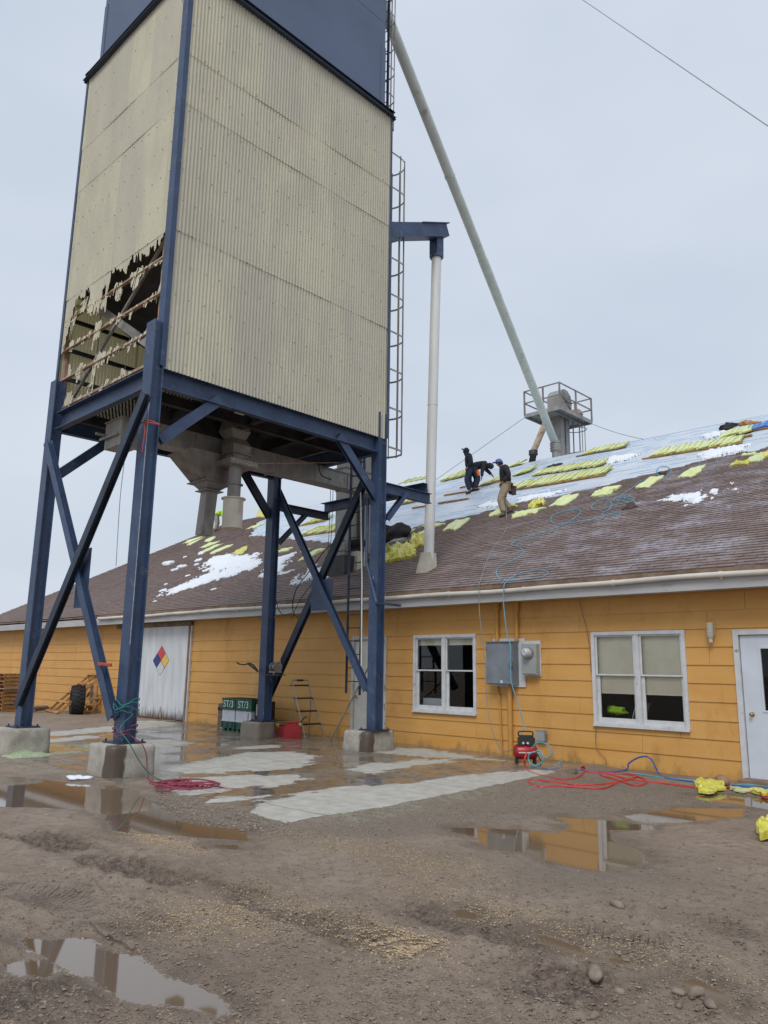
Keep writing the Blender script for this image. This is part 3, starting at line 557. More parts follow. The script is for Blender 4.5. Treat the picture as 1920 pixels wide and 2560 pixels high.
m = MB(); y1 = 2*RIDGE-EAVE
for x0, x1 in ((RX0, RX1),):
    vs = [(x0, EAVE, EZ-.03), (x1, EAVE, EZ-.03), (x1, RIDGE, RZ(RIDGE)-.03), (x0, RIDGE, RZ(RIDGE)-.03), (x1, y1, EZ-.03), (x0, y1, EZ-.03)]
    lo = [(a, b, c-.09) for a, b, c in vs]; m.add(vs+lo, [(0, 1, 2, 3), (3, 2, 4, 5), (7, 6, 9, 8), (8, 9, 11, 10), (0, 3, 9, 6), (3, 5, 11, 9), (1, 7, 8, 2), (2, 8, 10, 4), (0, 6, 7, 1), (5, 4, 10, 11)])
m.build('roof_deck', woodg, bld)
# back slope covering
m = MB(); m.quad((RX0, RIDGE, RZ(RIDGE)), (RX1, RIDGE, RZ(RIDGE)), (RX1, y1, EZ+.01), (RX0, y1, EZ+.01)); m.build('back_roof_slope', mat('far_slope_membrane', L_((180, 192, 208)), L_((168, 182, 200)), 2, .5), bld)
# ---- shingles: every tab a slightly raised slab
EXP = .145; TW = .31; tv = []; tone = []; nrow = int(SLEN/EXP)
xsT = np.arange(RX0, RX1, TW)
for r in range(nrow):
    s0 = r*EXP; off = (r % 3)*TW*.37+RNG.normal(0, .01); yr = EAVE+(s0+EXP*.5)*RS.y
    xc = xsT+off; top = np.array([sh_top(a+TW/2) for a in xc]); ok = (yr < top+RNG.normal(0, .05, len(xc))) & (xc+TW < RX1+.3)
    for a in xc[ok]:
        th = .012+.008*RNG.random(); g = .004; a0, a1 = max(a+g, RX0), min(a+TW-g, RX1); sk = RNG.normal(0, .004)
        e = EXP+.03
        p = [roofp(a0, s0+sk, 0), roofp(a1, s0+sk, 0), roofp(a1, s0+sk, th+.006), roofp(a0, s0+sk, th+.006), roofp(a1, s0+e, .003), roofp(a0, s0+e, .003)]
        tv += [tuple(q-Vector((-15, WY, 0))) for q in p]; tone += [RNG.random()]*6
N = len(tv)//6; base = np.arange(N)*6
F = np.concatenate([np.stack([base, base+1, base+2, base+3], 1), np.stack([base+3, base+2, base+4, base+5], 1)])
def shingle_mat():
    m_ = bpy.data.materials.new('brown_shingle'); t = NT(m_); tn = t.attr('tone')
    c = t.mix(tn, L_((128, 110, 103)), L_((107, 91, 86))); c = t.mix(t.map(t.noise(.35, 4), .4, .65), c, L_((122, 107, 100)))
    c = t.mix(t.map(t.noise(150, 3), .5, .75), c, L_((130, 112, 108)))
    sp = t.n.new('ShaderNodeSeparateXYZ'); t.l.new(t.tc, sp.inputs[0])
    zone = t.map(t.math('ADD', sp.outputs[0], t.math('MULTIPLY', t.noise(.5, 3), 6.)), 4.5, 10.)
    fr = t.math('MULTIPLY', t.map(t.noise(1.1, 8, v=t.scale((.9, 1.6, 1)), rough=.75), .47, .66), zone)
    fr2 = t.map(t.noise(2.3, 8, v=t.scale((.8, 3, 1)), rough=.75), .6, .74)
    fr = t.math('MULTIPLY', t.math('MAXIMUM', t.math('MULTIPLY', fr, .95), t.math('MULTIPLY', fr2, .45)), t.map(t.noise(30, 3, v=t.scale((.3, 2, 1))), .35, .6))
    c = t.mix(fr, c, L_((190, 190, 204)))
    t.put(t.b.inputs['Base Color'], c); t.put(t.b.inputs['Roughness'], .75); t.put(t.b.inputs['Normal'], t.bump(t.noise(220, 3), .35, .004)); return m_
shm = npmesh('shingles', np.array(tv), F, shingle_mat(), False, dict(tone=np.array(tone))); shm.parent = bld
# ---- eave
gxl = PY(250, 1540, EAVE).x
m = MB(); m.bb(RX0, RX1, EAVE, EAVE+.03, 3.05, 3.33); m.build('fascia', fasc, bld)
m = MB(); m.bb(RX0, RX1, EAVE+.03, WY-.02, 3.075, 3.10); m.build('soffit', fasc, bld)
m = MB(); m.bb(gxl, RX1, EAVE-.02, EAVE-.002, 3.315, 3.392); m.build('eave_board', woodg, bld)
m = MB(); gp = []
x = gxl
while x < RX1: gp.append((x, EAVE-.06, 3.265+.010*math.sin(x*.9)+.006*math.sin(x*2.3+1))); x += .5
m.tube(gp, .046, 12); x = gxl+.7
while x < RX1: m.tube([(x-.03, EAVE-.06, 3.265+.010*math.sin(x*.9)+.006*math.sin(x*2.3+1)), (x+.03, EAVE-.06, 3.265+.010*math.sin(x*.9)+.006*math.sin(x*2.3+1))], .055, 12); m.bb(x-.012, x+.012, EAVE-.06, EAVE, 3.20, 3.22); x += 1.9 
m.build('gutter', gut, bld)
m = MB(); m.bb(RX0-.03, RX0, EAVE, RIDGE, 0, .01) if False else None
a, b = Vector((RX0-.02, EAVE, EZ-.1)), Vector((RX0-.02, RIDGE, RZ(RIDGE)-.1)); m.bar(a, b, .03, .2); m.build('rake_board', fasc, bld)
# ---- windows
def window(x0, x1, z0, z1, bl):
    c = .065; m = MB(); yf = WY-.045
    m.bb(x0, x1, yf, WY+.09, z1-c, z1); m.bb(x0, x0+c, yf, WY+.09, z0, z1-c); m.bb(x1-c, x1, yf, WY+.09, z0, z1-c); m.bb(x0+c, x1-c, yf+.01, WY+.09, z0, z0+c)
    xm = (x0+x1)/2; m.bb(xm-.045, xm+.045, yf+.012, WY+.09, z0+c, z1-c)
    w = m.build('window', white, bld)
    m = MB(); m.bb(x0-.005, x1+.005, yf-.03, yf-.002, z0-.012, z0+.03); m.build('sill', white, w)
    zm = z0+(z1-z0)*.535
    for a, b in ((x0+c, xm-.045), (xm+.045, x1-c)):
        m = MB(); t = .038
        for (za, zb, y) in ((zm-.01, z1-c, WY-.01), (z0+c, zm+.02, WY+.028)):
            g = t+(.022 if y > WY else 0); bt = .03 if y < WY else .08
            m.bb(a+.002, a+g, y, y+.032, za, zb); m.bb(b-g, b-.002, y, y+.032, za, zb); m.bb(a+g, b-g, y+.001, y+.031, za, za+bt); m.bb(a+g, b-g, y+.001, y+.031, zb-.032, zb)
            if y < WY:
                q = MB(); q.bb(a+g, b-g, y+.012, y+.018, za+bt, zb-.032); q.build('pane', glassm, w)
            else:
                q = MB(); q.bb(a+g, b-g, y+.012, y+.018, za+bt, zb-.032); q.build('pane', glassm, w)
        m.build('sash', white, w)
        m = MB(); zz = z1-c-.03; bot = z1-c-(z1-z0-2*c)*bl; k = 0; sagv = random.uniform(-.02, .04)
        while zz > bot: m.add([(a+.01, WY+.072, zz-.022), (b-.01, WY+.072, zz-.022-sagv*(z1-zz)*.3), (b-.01, WY+.082, zz-sagv*(z1-zz)*.3), (a+.01, WY+.082, zz)], [(0, 1, 2, 3)]); zz -= .0205
        m.bb(a+.01, b-.01, WY+.068, WY+.09, zz-.012, zz+.004); m.build('blind', blind, w)
    return w
w1 = window(*OPEN[0], .09); w2 = window(*OPEN[1], .66)
# ---- right door
def door(x0, x1, zt, m1, hinge_right, slab, panels, glassp=None, knob=None):
    c = .085; m = MB(); m.bb(x0, x0+c, WY-.04, WY+.1, .0, zt-c); m.bb(x1-c, x1, WY-.04, WY+.1, .0, zt-c); m.bb(x0, x1, WY-.04, WY+.1, zt-c, zt); m.bb(x0+c, x1-c, WY-.06, WY+.1, -.01, .035)
    fr = m.build('door_frame', m1, bld); m = MB(); a, b = x0+c+.012, x1-c-.006; m.cur = 0
    if glassp:
        g0, g1, gz0, gz1 = glassp; m.bb(a, g0, WY+.01, WY+.05, .04, zt-c-.01); m.bb(g1, b, WY+.01, WY+.05, .04, zt-c-.01); m.bb(g0, g1, WY+.01, WY+.05, gz1, zt-c-.01); m.bb(g0, g1, WY+.01, WY+.05, .04, gz0)
        for q in ((g0-.03, g0, gz0-.03, gz1+.03), (g1, g1+.03, gz0-.03, gz1+.03), (g0, g1, gz0-.03, gz0), (g0, g1, gz1, gz1+.03)): m.bb(q[0], q[1], WY-.003, WY+.01, q[2], q[3])
    else: m.bb(a, b, WY+.01, WY+.05, .04, zt-c-.01)
    for q in panels:
        px0, px1, pz0, pz1 = q
        for e in ((px0, px1, pz0, pz0+.018), (px0, px1, pz1-.018, pz1), (px0, px0+.018, pz0+.018, pz1-.018), (px1-.018, px1, pz0+.018, pz1-.018)): m.bb(e[0], e[1], WY+.004, WY+.01, e[2], e[3])
    d = m.build('door', slab, bld)
    if glassp: q = MB(); q.bb(g0, g1, WY+.026, WY+.034, gz0, gz1); q.build('pane', glassm, d)
    if knob: q = MB(); q.tube([(knob[0], WY+.01, knob[1]), (knob[0], WY-.005, knob[1]), (knob[0], WY-.006, knob[1]), (knob[0], WY-.03, knob[1]), (knob[0], WY-.045, knob[1]), (knob[0], WY-.065, knob[1]), (knob[0], WY-.072, knob[1])], [.035, .035, .013, .013, .028, .03, .012], 14); q.build('knob', brass, d)
    return d
k = PY(1881, 1786, WY)
door(OPEN[2][0], OPEN[2][1], 2.41, white, True, doorsteel, [(-4.4, -3.95, .25, .8)], (-4.40, -3.92, 1.12, 2.10), (k.x, k.z))
cx0, cx1 = cd0+.2, cd1-.2; cm = (cd0+cd1)/2
door(cd0, cd1, cdz, mat('stained_door_trim', L_((198, 196, 192)), L_((178, 172, 166)), 4, .6, .1, 30, c3=L_((120, 96, 80)), s3=5, t3=(.56, .66), stretch=(2, 1, .6)), True, mat('cream_door', L_((204, 204, 196)), L_((190, 190, 182)), 3, .5), [(a, b, c, d) for a, b in ((cx0, cm-.05), (cm+.05, cx1)) for c, d in ((.2, .85), (1.0, 1.55), (1.68, 1.95))], None, (cd0+.17, 1.02))
# ---- sliding door
SY0 = WY-.10; p0, p1, p2, p3 = PY(340, 1794, SY0), PY(467, 1803, SY0), PY(354, 1570, SY0), PY(472, 1563, SY0)
sx0, sx1, szt = -24.9, p3.x, p2.z
m = MB(); m.bb(sx0, sx1, SY0, SY0+.045, .05, szt)
def slide_mat():
    m_ = bpy.data.materials.new('stained_white_panel'); t = NT(m_); sp = t.n.new('ShaderNodeSeparateXYZ'); t.l.new(t.tc, sp.inputs[0]); z = sp.outputs[2]
    c = t.mix(t.map(t.noise(1.5, 6, v=t.scale((3, 1, .5))), .35, .7), L_((208, 212, 216)), L_((186, 190, 194)))
    lo = t.map(t.math('ADD', z, t.math('MULTIPLY', t.math('SUBTRACT', t.noise(5, 7, v=t.scale((5, 1, .45)), rough=.7), .5), 1.4)), .34, .06); c = t.mix(lo, c, L_((84, 70, 60)))
    dr = t.map(t.noise(2.2, 6, v=t.scale((7, 1, .5)), rough=.7), .62, .72); c = t.mix(t.math('MULTIPLY', dr, .45), c, L_((130, 124, 118)))
    t.put(t.b.inputs['Base Color'], c); t.put(t.b.inputs['Roughness'], .6); return m_
sd = m.build('sliding_door', slide_mat(), bld)
c0 = Vector(PY(403, 1650.5, SY0-.004)); T_, L2, R2 = PY(405, 1614, SY0-.004), PY(382, 1650.6, SY0-.004), PY(423, 1652.5, SY0-.004)
hw = (R2.x-L2.x)/2; hh = T_.z-(L2.z+R2.z)/2; cc = Vector(((L2.x+R2.x)/2, SY0-.004, (L2.z+R2.z)/2))
def dia(cx, cz, f, mt):
    q = MB(); q.prof([(0, -hh/2*f), (hw/2*f, 0), (0, hh/2*f), (-hw/2*f, 0)], (cx, SY0-.006 if f < 1 else SY0-.003, cz), (cx, SY0-.001, cz)); q.build('hazard_diamond_quarter', mt, sd)
for dx, dz, mt in ((0, .5, nred), (-.5, 0, nblue), (.5, 0, nyel), (0, -.5, white)): dia(cc.x+dx*hw, cc.z+dz*hh, .93, mt)
q = MB(); q.prof([(0, -hh), (hw, 0), (0, hh), (-hw, 0)], (cc.x, SY0-.003, cc.z), (cc.x, SY0+.001, cc.z)); q.build('hazard_diamond_border', gmetal, sd)
m = MB(); m.bb(sx1-4.6, sx1+.15, SY0-.03, SY0+.07, szt+.01, szt+.14); m.build('door_track', woodg, bld)
m = MB(); m.bb(sx1+.01, sx1+.09, SY0+.0, WY-.018, .02, szt); m.build('door_jamb', woodg, bld)
m = MB(); m.bb(sx1+.092, sx1+.14, SY0+.02, WY-.018, .02, szt+.1); m.build('jamb_trim', white, bld)
# ---- electrical equipment on the wall
F_ = 13.17; a, b = PY(1214, 1606, F_), PY(1281, 1712, F_)
eb = thing('electrical_cabinet', 'large grey electrical cabinet mounted on the wall between the two windows', 'electrical box', ((a.x+b.x)/2, WY, b.z))
m = MB(); m.bb(a.x, b.x, F_+.02, WY-.045, b.z, a.z); m.bb(a.x-.01, b.x+.012, F_-.03, WY-.1, a.z, a.z+.02); m.build('cabinet_body', elec, eb)
m = MB(); m.bb(a.x+.01, b.x-.01, F_-.002, F_+.018, b.z+.02, a.z-.01); m.bb(a.x+.01, a.x+.035, F_-.02, F_-.002, b.z+.08, b.z+.16); m.bb(a.x+.01, a.x+.035, F_-.02, F_-.002, a.z-.16, a.z-.08); m.build('cabinet_door', elec, eb)
m = MB(); kz = PX(1283, 1660, b.x).z; m.bb(b.x-.05, b.x+.03, F_-.04, F_-.003, kz-.06, kz+.04); m.build('latch', galvd, eb)
m = MB(); kk = PY(1254, 1708, F_); m.bb(kk.x-.03, kk.x+.03, F_-.008, F_-.003, kk.z-.0, kk.z+.06); m.build('tag', white, eb)
q0, q1 = PY(1232, 1597, WY-.04), PY(1314, 1718, WY-.04)
m = MB(); m.bb(q0.x, q1.x, WY-.043, WY-.017, q1.z, q0.z); bkb = m.build('backboard', white, eb)
G_ = 13.28; a2, b2 = PY(1303, 1610, G_), PY(1342, 1687, G_)
mt_ = thing('electric_meter', 'electric meter with round glass dial beside the grey cabinet', 'electric meter', ((a2.x+b2.x)/2, WY, b2.z))
m = MB(); m.bb(a2.x, b2.x, G_, WY-.045, b2.z, a2.z); m.bb(a2.x+.01, b2.x-.01, G_-.015, G_, b2.z+.02, (a2.z+b2.z)/2-.02); m.build('meter_box', elec2, mt_)
q0, q1 = PY(1316, 1602, WY-.04), PY(1353, 1691, WY-.04)
m = MB(); m.bb(q0.x-.1, q1.x, WY-.044, WY-.018, q1.z, q0.z); m.build('backboard', white, mt_)
c1 = PY(1322, 1632, G_); m = MB(); m.tube([(c1.x, G_, c1.z), (c1.x, G_-.05, c1.z)], .115, 20); m.build('meter_ring', galv, mt_)
m = MB(); m.tube([(c1.x, G_-.05, c1.z), (c1.x, G_-.16, c1.z), (c1.x, G_-.18, c1.z)], [.09, .085, .05], 20); m.build('meter_glass', mat('meter_glass', L_((200, 205, 208)), L_((170, 175, 180)), 12, .15), mt_)
def pipe(pts, r, mt, lab, cat='conduit', name='conduit', grp=None, n=10):
    m = MB(); m.tube(pts, r, n); return m.build(name, mt, None, label=lab, cat=cat, group=grp)
for x_, lab in ((1241, 'left of two yellow painted conduits rising from the cabinet to the soffit'), (1290, 'right of two yellow painted conduits rising from the cabinet to the soffit')):
    t0, t1 = PY(x_, 1520, WY-.07), PY(x_+2, 1600, WY-.07); m = MB(); m.tube([(t1.x, WY-.07, t1.z-.02), (t1.x, WY-.07, 2.9)], .042, 12); m.tube([(t1.x, WY-.07, 2.9), (t1.x, WY-.07, 3.07)], .062, 12); m.build('conduit', yel2, None, label=lab, cat='conduit', group='yellow conduits on the wall')
t0 = PY(1274, 1718, WY-.08); pipe([(t0.x, WY-.08, t0.z+.02), (t0.x, WY-.08, .03)], .05, yel2, 'thick yellow painted conduit running from the cabinet down to the pavement', grp='yellow conduits on the wall')
t0, t1 = PY(1244, 1718, WY-.05), PY(1255, 1890, WY-.05); pipe(spline([(t0.x, WY-.05, t0.z+.02), (t0.x+.02, WY-.05, t0.z-.12), (t1.x-.03, WY-.05, t0.z-.4), (t1.x, WY-.05, .03)], 4), .02, yel2, 'thin yellow painted conduit below the left side of the cabinet', grp='yellow conduits on the wall')
a, b = PY(1339, 1826, 13.33), PY(1361, 1853, 13.33); m = MB(); m.bb(a.x, b.x, 13.33, WY-.02, b.z, a.z); m.bb(a.x-.01, b.x+.01, 13.32, 13.36, a.z, a.z+.015); ub = m.build('outlet_box', elec2, None, label='small grey-green outlet box on the wall above the air compressor', cat='outlet box')
m = MB(); m.bb(b.x, b.x+.02, 13.35, 13.40, b.z+.04, a.z-.05); m.build('outlet_cover', galvd, ub)
a = PY(1774, 1557, WY-.1); lf = thing('wall_lamp', 'ribbed cream wall lamp between the right window and the door', 'lamp', (a.x, WY, a.z-.3))
m = MB()
for i in range(7): m.tube([(a.x, WY-.1, a.z-.035*i), (a.x, WY-.1, a.z-.035*i-.018)], .062, 14)
m.tube([(a.x, WY-.1, a.z), (a.x, WY-.1, a.z-.25)], .05, 12); m.bb(a.x-.05, a.x+.05, WY-.06, WY-.015, a.z-.2, a.z-.02); m.build('shade', boot, lf)
m = MB(); m.tube([(a.x, WY-.1, a.z-.25), (a.x, WY-.1, a.z-.33)], .035, 12); m.build('lamp_base', boot, lf)
def wallline(pts, Y_, r, mt, lab, cat, name, n=6): m = MB(); m.tube(spline([PY(x, y, Y_) for x, y in pts], 6), r, n); return m.build(name, mt, None, label=lab, cat=cat)
wallline([(1449, 1502), (1455, 1530), (1466, 1570), (1474, 1620), (1478, 1680)], WY-.05, .006, woodg, 'thin brown wire running down the wall to the top corner of the right window', 'wire', 'wire')
wallline([(1490, 1815), (1490, 1860), (1498, 1880), (1512, 1895), (1516, 1912)], WY-.05, .006, woodg, 'thin brown wire hanging below the left corner of the right window', 'wire', 'wire')
# ================================================================== TOWER
TX0, TX1, TY0, TY1 = -15.78, -11.5, 6.35, 11.95; CB, CT = 6.76, 14.9
tw = thing('grain_tower', 'tall steel bin tower with corrugated yellowish cladding on four dark blue legs', 'bin tower', (-13.6, 9.1, 0))
def clad_mat():
    m_ = bpy.data.materials.new('corrugated_cladding'); t = NT(m_); tn = t.attr('tone')
    c = t.mix(t.math('MULTIPLY', tn, .7), L_((214, 211, 188)), L_((196, 193, 181)))
    ag = t.map(t.noise(1.3, 6, v=t.scale((1, 1, .35)), rough=.65), .4, .66)
    c = t.mix(t.math('MULTIPLY', ag, .7), c, L_((186, 182, 170)))
    c = t.mix(t.map(t.noise(30, 6, v=t.scale((1, 1, .4)), rough=.85), .54, .72), c, L_((166, 161, 148)))
    st = t.map(t.noise(3, 5, v=t.scale((2, 2, .15)), rough=.7), .6, .75); c = t.mix(t.math('MULTIPLY', st, .4), c, L_((206, 203, 166)))
    t.put(t.b.inputs['Base Color'], c); t.put(t.b.inputs['Roughness'], .7)
    tr = t.n.new('ShaderNodeBsdfTranslucent'); tr.inputs['Color'].default_value = (*L_((240, 228, 172)), 1); mx_ = t.n.new('ShaderNodeMixShader'); mx_.inputs[0].default_value = .22
    t.l.new(t.b.outputs[0], mx_.inputs[1]); t.l.new(tr.outputs[0], mx_.inputs[2]); t.l.new(mx_.outputs[0], t.n['Material Output'].inputs[0]); return m_
CLM = clad_mat()
J = [CB]+[PX(x, y, TX1).z for x, y in ((448.4, 573.2), (472.5, 259.2), (487.6, 141.7))]+[CT]
tear = sorted([(PY(150+.3014*x, 500+.3014*y, TY0).x, PY(150+.3014*x, 500+.3014*y, TY0).z) for x, y in ((890, 265), (850, 280), (800, 335), (770, 400), (700, 435), (640, 445), (600, 480), (560, 545), (500, 545), (450, 560), (425, 590), (390, 650), (380, 880), (320, 900), (250, 900), (258, 720), (200, 765), (150, 800), (118, 900), (90, 1030))])
def cladding(name, o, u, L, nrm, bottom=None, rows=J, label=None, cols=.95, seed=0):
    o, u, nrm = np.array(o, float), np.array(u, float), np.array(nrm, float); rg = np.random.default_rng(seed); pitch = .076; st = pitch/8; nu = int(L/st)+1; us = np.linspace(0, L, nu)
    V, F, T = [], [], []; k = 0
    for r in range(len(rows)-1):
        z0, z1 = rows[r]-.05, rows[r+1]; sh = rg.random()*cols; tones = rg.random(60)
        for c_ in range(int(L/cols)+3):
            a, b = max(0, (c_-1)*cols+sh-.04), min(L, c_*cols+sh)
            if b-a < .02: continue
            ii = np.where((us >= a) & (us <= b))[0]
            if len(ii) < 2: continue
            w = us[ii]; amp = .011*np.cos(2*PI*w/pitch)+.010+.004*(r)+.0035*((c_+r) % 2)
            zb = np.full(len(w), z0); zt = np.full(len(w), z1+.0)
            if bottom is not None: zb = np.maximum(zb, bottom(w))
            lean = .004*np.sin(w*2.1+r)
            zt = np.maximum(zt, zb+1e-4); n_ = len(w)
            keep_ = zt-zb > .02
            lo = o+np.outer(w, u)+np.outer(amp+.006+lean, nrm); hi = o+np.outer(w, u)+np.outer(amp+lean, nrm)
            lo[:, 2] = zb; hi[:, 2] = zt; V += [lo, hi]; i = k+np.arange(n_-1); f = np.stack([i, i+1, i+1+n_, i+n_], 1)[keep_[:-1] & keep_[1:]]; F.append(f); T.append(np.full(2*n_, tones[c_] if c_ < 60 else .5)); k += 2*n_
    ob = npmesh(name, np.concatenate(V)-np.array([-13.6, 9.1, 0]), np.concatenate(F), CLM, True, dict(tone=np.concatenate(T))); ob.parent = tw
    if label: ob['label'] = label
    return ob
ny_ = TY1-TY0; nx_ = TX1-TX0
def tearz(w):
    x = TX0+w; q = np.round(x/.019)*.019; b = np.interp(q, [p[0] for p in tear], [p[1] for p in tear]); h_ = np.abs(vnoise(np.round(x/.038)*.038*9, q*0+.3, 1.4, 31, 2))*.34; fx = np.floor(x/.038); h2 = (np.sin(fx*12.9898)*43758.5) % 1*.20
    return np.where(x < tear[0][0]+.0, tear[0][1]-.6*np.clip((tear[0][0]-x)*4, 0, 1), b-h_*.5-h2+.05)
cladding('cladding', (TX1, TY0, 0), (0, 1, 0), ny_, (1, 0, 0), None, J, None, .95, 1)
cladding('cladding', (TX0, TY0, 0), (1, 0, 0), nx_, (0, -1, 0), tearz, J, 'corrugated cladding torn away raggedly at its lower half', .95, 2)
cladding('cladding', (TX0, TY1, 0), (0, -1, 0), ny_, (-1, 0, 0), None, J, None, .95, 3)
cladding('cladding', (TX1, TY1, 0), (-1, 0, 0), nx_, (0, 1, 0), None, J, None, .95, 4)
# fasteners as dark screw heads on the two near faces
m = MB(); zz = CB+.12; r_ = random.Random(5)
while zz < CT:
    for k in range(18):
        y = TY0+.12+k*(ny_-.2)/17.5+r_.uniform(-.03, .03); m.box((TX1+.030, y, zz+r_.uniform(-.012, .012)), (.008, .013, .013))
    for k in range(14):
        x = TX0+.15+k*(nx_-.2)/13.5+r_.uniform(-.03, .03); zt = tearz(np.array([x-TX0]))[0]
        if zz > zt+.06: m.box((x, TY0-.030, zz+r_.uniform(-.012, .012)), (.013, .008, .013))
    zz += .62
fs = m.build('fasteners', dirtysteel, tw); fs['kind'] = 'stuff'
# corner trims (angles) + ledge + upper silo
def part(m_, name, mt=blue, par=None, lab=None):
    o = m_.build(name, mt, par or tw)
    if lab: o['label'] = lab
    return o
def cornertrim(x, y, sx, sy, z0, z1, w=.13): m = MB(); m.bb(x, x-sx*w, y, y+sy*.012, z0, z1); m.bb(x, x-sx*.012, y+sy*.012, y-sy*w if False else y+(-sy)*w, z0, z1); return part(m, 'corner_trim')
for (x, y, sx, sy) in ((TX1+.045, TY0-.045, 1, -1), (TX1+.045, TY1+.045, 1, 1), (TX0-.045, TY0-.045, -1, -1), (TX0-.045, TY1+.045, -1, 1)):
    m = MB(); wd = .20 if (sx, sy) == (1, -1) else .09; wy = .10 if sy < 0 else .05
    m.bb(x, x-sx*wd, y, y-sy*.014, CB-.02, CT); m.bb(x, x-sx*.014, y-sy*.014, y-sy*wy, CB-.02, CT); part(m, 'corner_trim')
m = MB(); e = .09
for (a, b) in (((TX1+e, TY0-e), (TX1+e, TY1+e)), ((TX1+e, TY1+e), (TX0-e, TY1+e)), ((TX0-e, TY1+e), (TX0-e, TY0-e)), ((TX0-e, TY0-e), (TX1+e, TY0-e))):
    d = Vector((b[0]-a[0], b[1]-a[1], 0)).normalized(); nn = Vector((d.y, -d.x, 0)); A_, B_ = Vector((*a, CT)), Vector((*b, CT)); h_ = (A_+B_)/2; ln = (B_-A_).length
    R = Matrix((d, -nn, Vector((0, 0, 1)))).transposed(); m.box(h_-nn*.06+Vector((0, 0, .07)), (ln, .012, .16), R); m.box(h_-nn*.09+Vector((0, 0, .16)), (ln, .17, .012), R); m.box(h_-nn*.01+Vector((0, 0, -.01)), (ln-.02, .10, .012), R)
part(m, 'top_ledge', blue2)
sX0, sX1, sY0, sY1 = TX0+.16, TX1-.12, TY0+.13, TY1-.10; ST = 22.5
m = MB(); m.bb(sX0, sX1, sY0, sY1, CT-.2, ST); up = part(m, 'upper_bin', silo)
m = MB()
for z in (17.6, 20.2): m.bb(sX0-.004, sX1+.004, sY0-.004, sY1+.004, z, z+.02)
part(m, 'seam', silo, up)
for (x, y, sx, sy) in ((sX1, sY1, 1, 1), (sX0, sY0, -1, -1), (sX1, sY0, 1, -1), (sX0, sY1, -1, 1)):
    m = MB(); m.bb(x+sx*.012, x-sx*.14, y+sy*.012, y, CT, 16.9); m.bb(x+sx*.012, x, y, y-sy*.14, CT, 16.9); part(m, 'corner_plate', silo, up)
m = MB(); m.frus(((sX0+sX1)/2, (sY0+sY1)/2, ST), (sX1-sX0)/2+.08, (sY1-sY0)/2+.08, ((sX0+sX1)/2, (sY0+sY1)/2, ST+.9), .3, .3); part(m, 'bin_roof', silo, up)
# legs: wide-flange columns
LEG = dict(B=(-11.75, -11.45, 6.15, 6.37, 7.55), A=(-15.65, -15.38, 6.15, 6.37, 7.45), D=(-11.70, -11.45, 11.72, 11.95, 7.3), C=(-15.42, -15.16, 11.72, 11.95, 6.9))
PADZ = dict(B=.49, A=.49, D=.43, C=.41)
legs = {}
for k, (x0, x1, y0, y1, zt) in LEG.items():
    m = MB(); t = .022; cx = (x0+x1)/2; zb = PADZ[k]+.025
    m.bb(x0, x1, y0, y0+t, zb, zt); m.bb(x0, x1, y1-t, y1, zb, zt); m.bb(x1-.075, x1-.06, y0+t, y1-t, zb, zt); m.bb(x0+.04, x0+.055, y0+t, y1-t, zb, zt)
    o = part(m, 'leg', blue if k in 'BA' else blue, None, {'B': 'nearest leg with a long white paint scratch', 'A': 'left leg', 'D': 'right leg beside the caged ladder', 'C': 'rear leg beside the green crates'}[k]); legs[k] = o
    m = MB(); m.bb(x0-.11, x1+.11, y0-.12, y1+.12, zb-.024, zb-.002)
    for sx_ in (x0-.07, x1+.07):
        for sy_ in (y0-.08, y1+.08): m.tube([(sx_, sy_, zb-.002), (sx_, sy_, zb+.035)], .016, 6)
    m.build('base_plate', blue2, o)
# scratches / bare streak where paint is gone on nearest leg
m = MB(); x0, x1, y0 = LEG['B'][:3]; pz_ = []; z = 2.0
m = MB()
while z < 6.0:
    w_s = .006+.010*abs(mn.noise(Vector((z*3, 0, 0)))); m.bb(x1-w_s-.002, x1+.0015, y0-.0015, y0+.004, z, z+.115); z += .11
m.build('paint_scratch', scuff, legs['B'])
# perimeter floor beams
bz1, bz0 = CB-.03, CB-.03-.36
def beam(p, q, w=.16, h=.36, mt=blue, name='floor_beam', par=None, fn='chan', lab=None, up=(0, 0, 1)): m = MB(); getattr(m, fn)(p, q, w, h, .016, up); return part(m, name, mt, par, lab)
zc = (bz0+bz1)/2
beam((-11.56, 6.38, zc), (-11.56, 11.71, zc), .14); beam((-15.36, 6.27, zc), (-11.77, 6.27, zc), .14)
beam((-15.14, 11.83, zc), (-11.72, 11.83, zc), .14, fn='ibeam'); beam((-15.5, 6.38, zc), (-15.3, 11.71, zc), .14, fn='ibeam')
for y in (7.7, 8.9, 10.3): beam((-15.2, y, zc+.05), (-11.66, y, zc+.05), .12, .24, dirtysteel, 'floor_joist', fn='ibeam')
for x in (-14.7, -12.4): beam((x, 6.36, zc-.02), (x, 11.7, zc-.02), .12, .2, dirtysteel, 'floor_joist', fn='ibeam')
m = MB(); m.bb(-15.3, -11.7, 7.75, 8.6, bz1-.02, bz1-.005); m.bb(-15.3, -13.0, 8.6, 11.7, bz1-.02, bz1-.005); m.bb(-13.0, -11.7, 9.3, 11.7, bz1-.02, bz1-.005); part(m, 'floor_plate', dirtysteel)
m = MB(); s = .075; z = bz1+.01
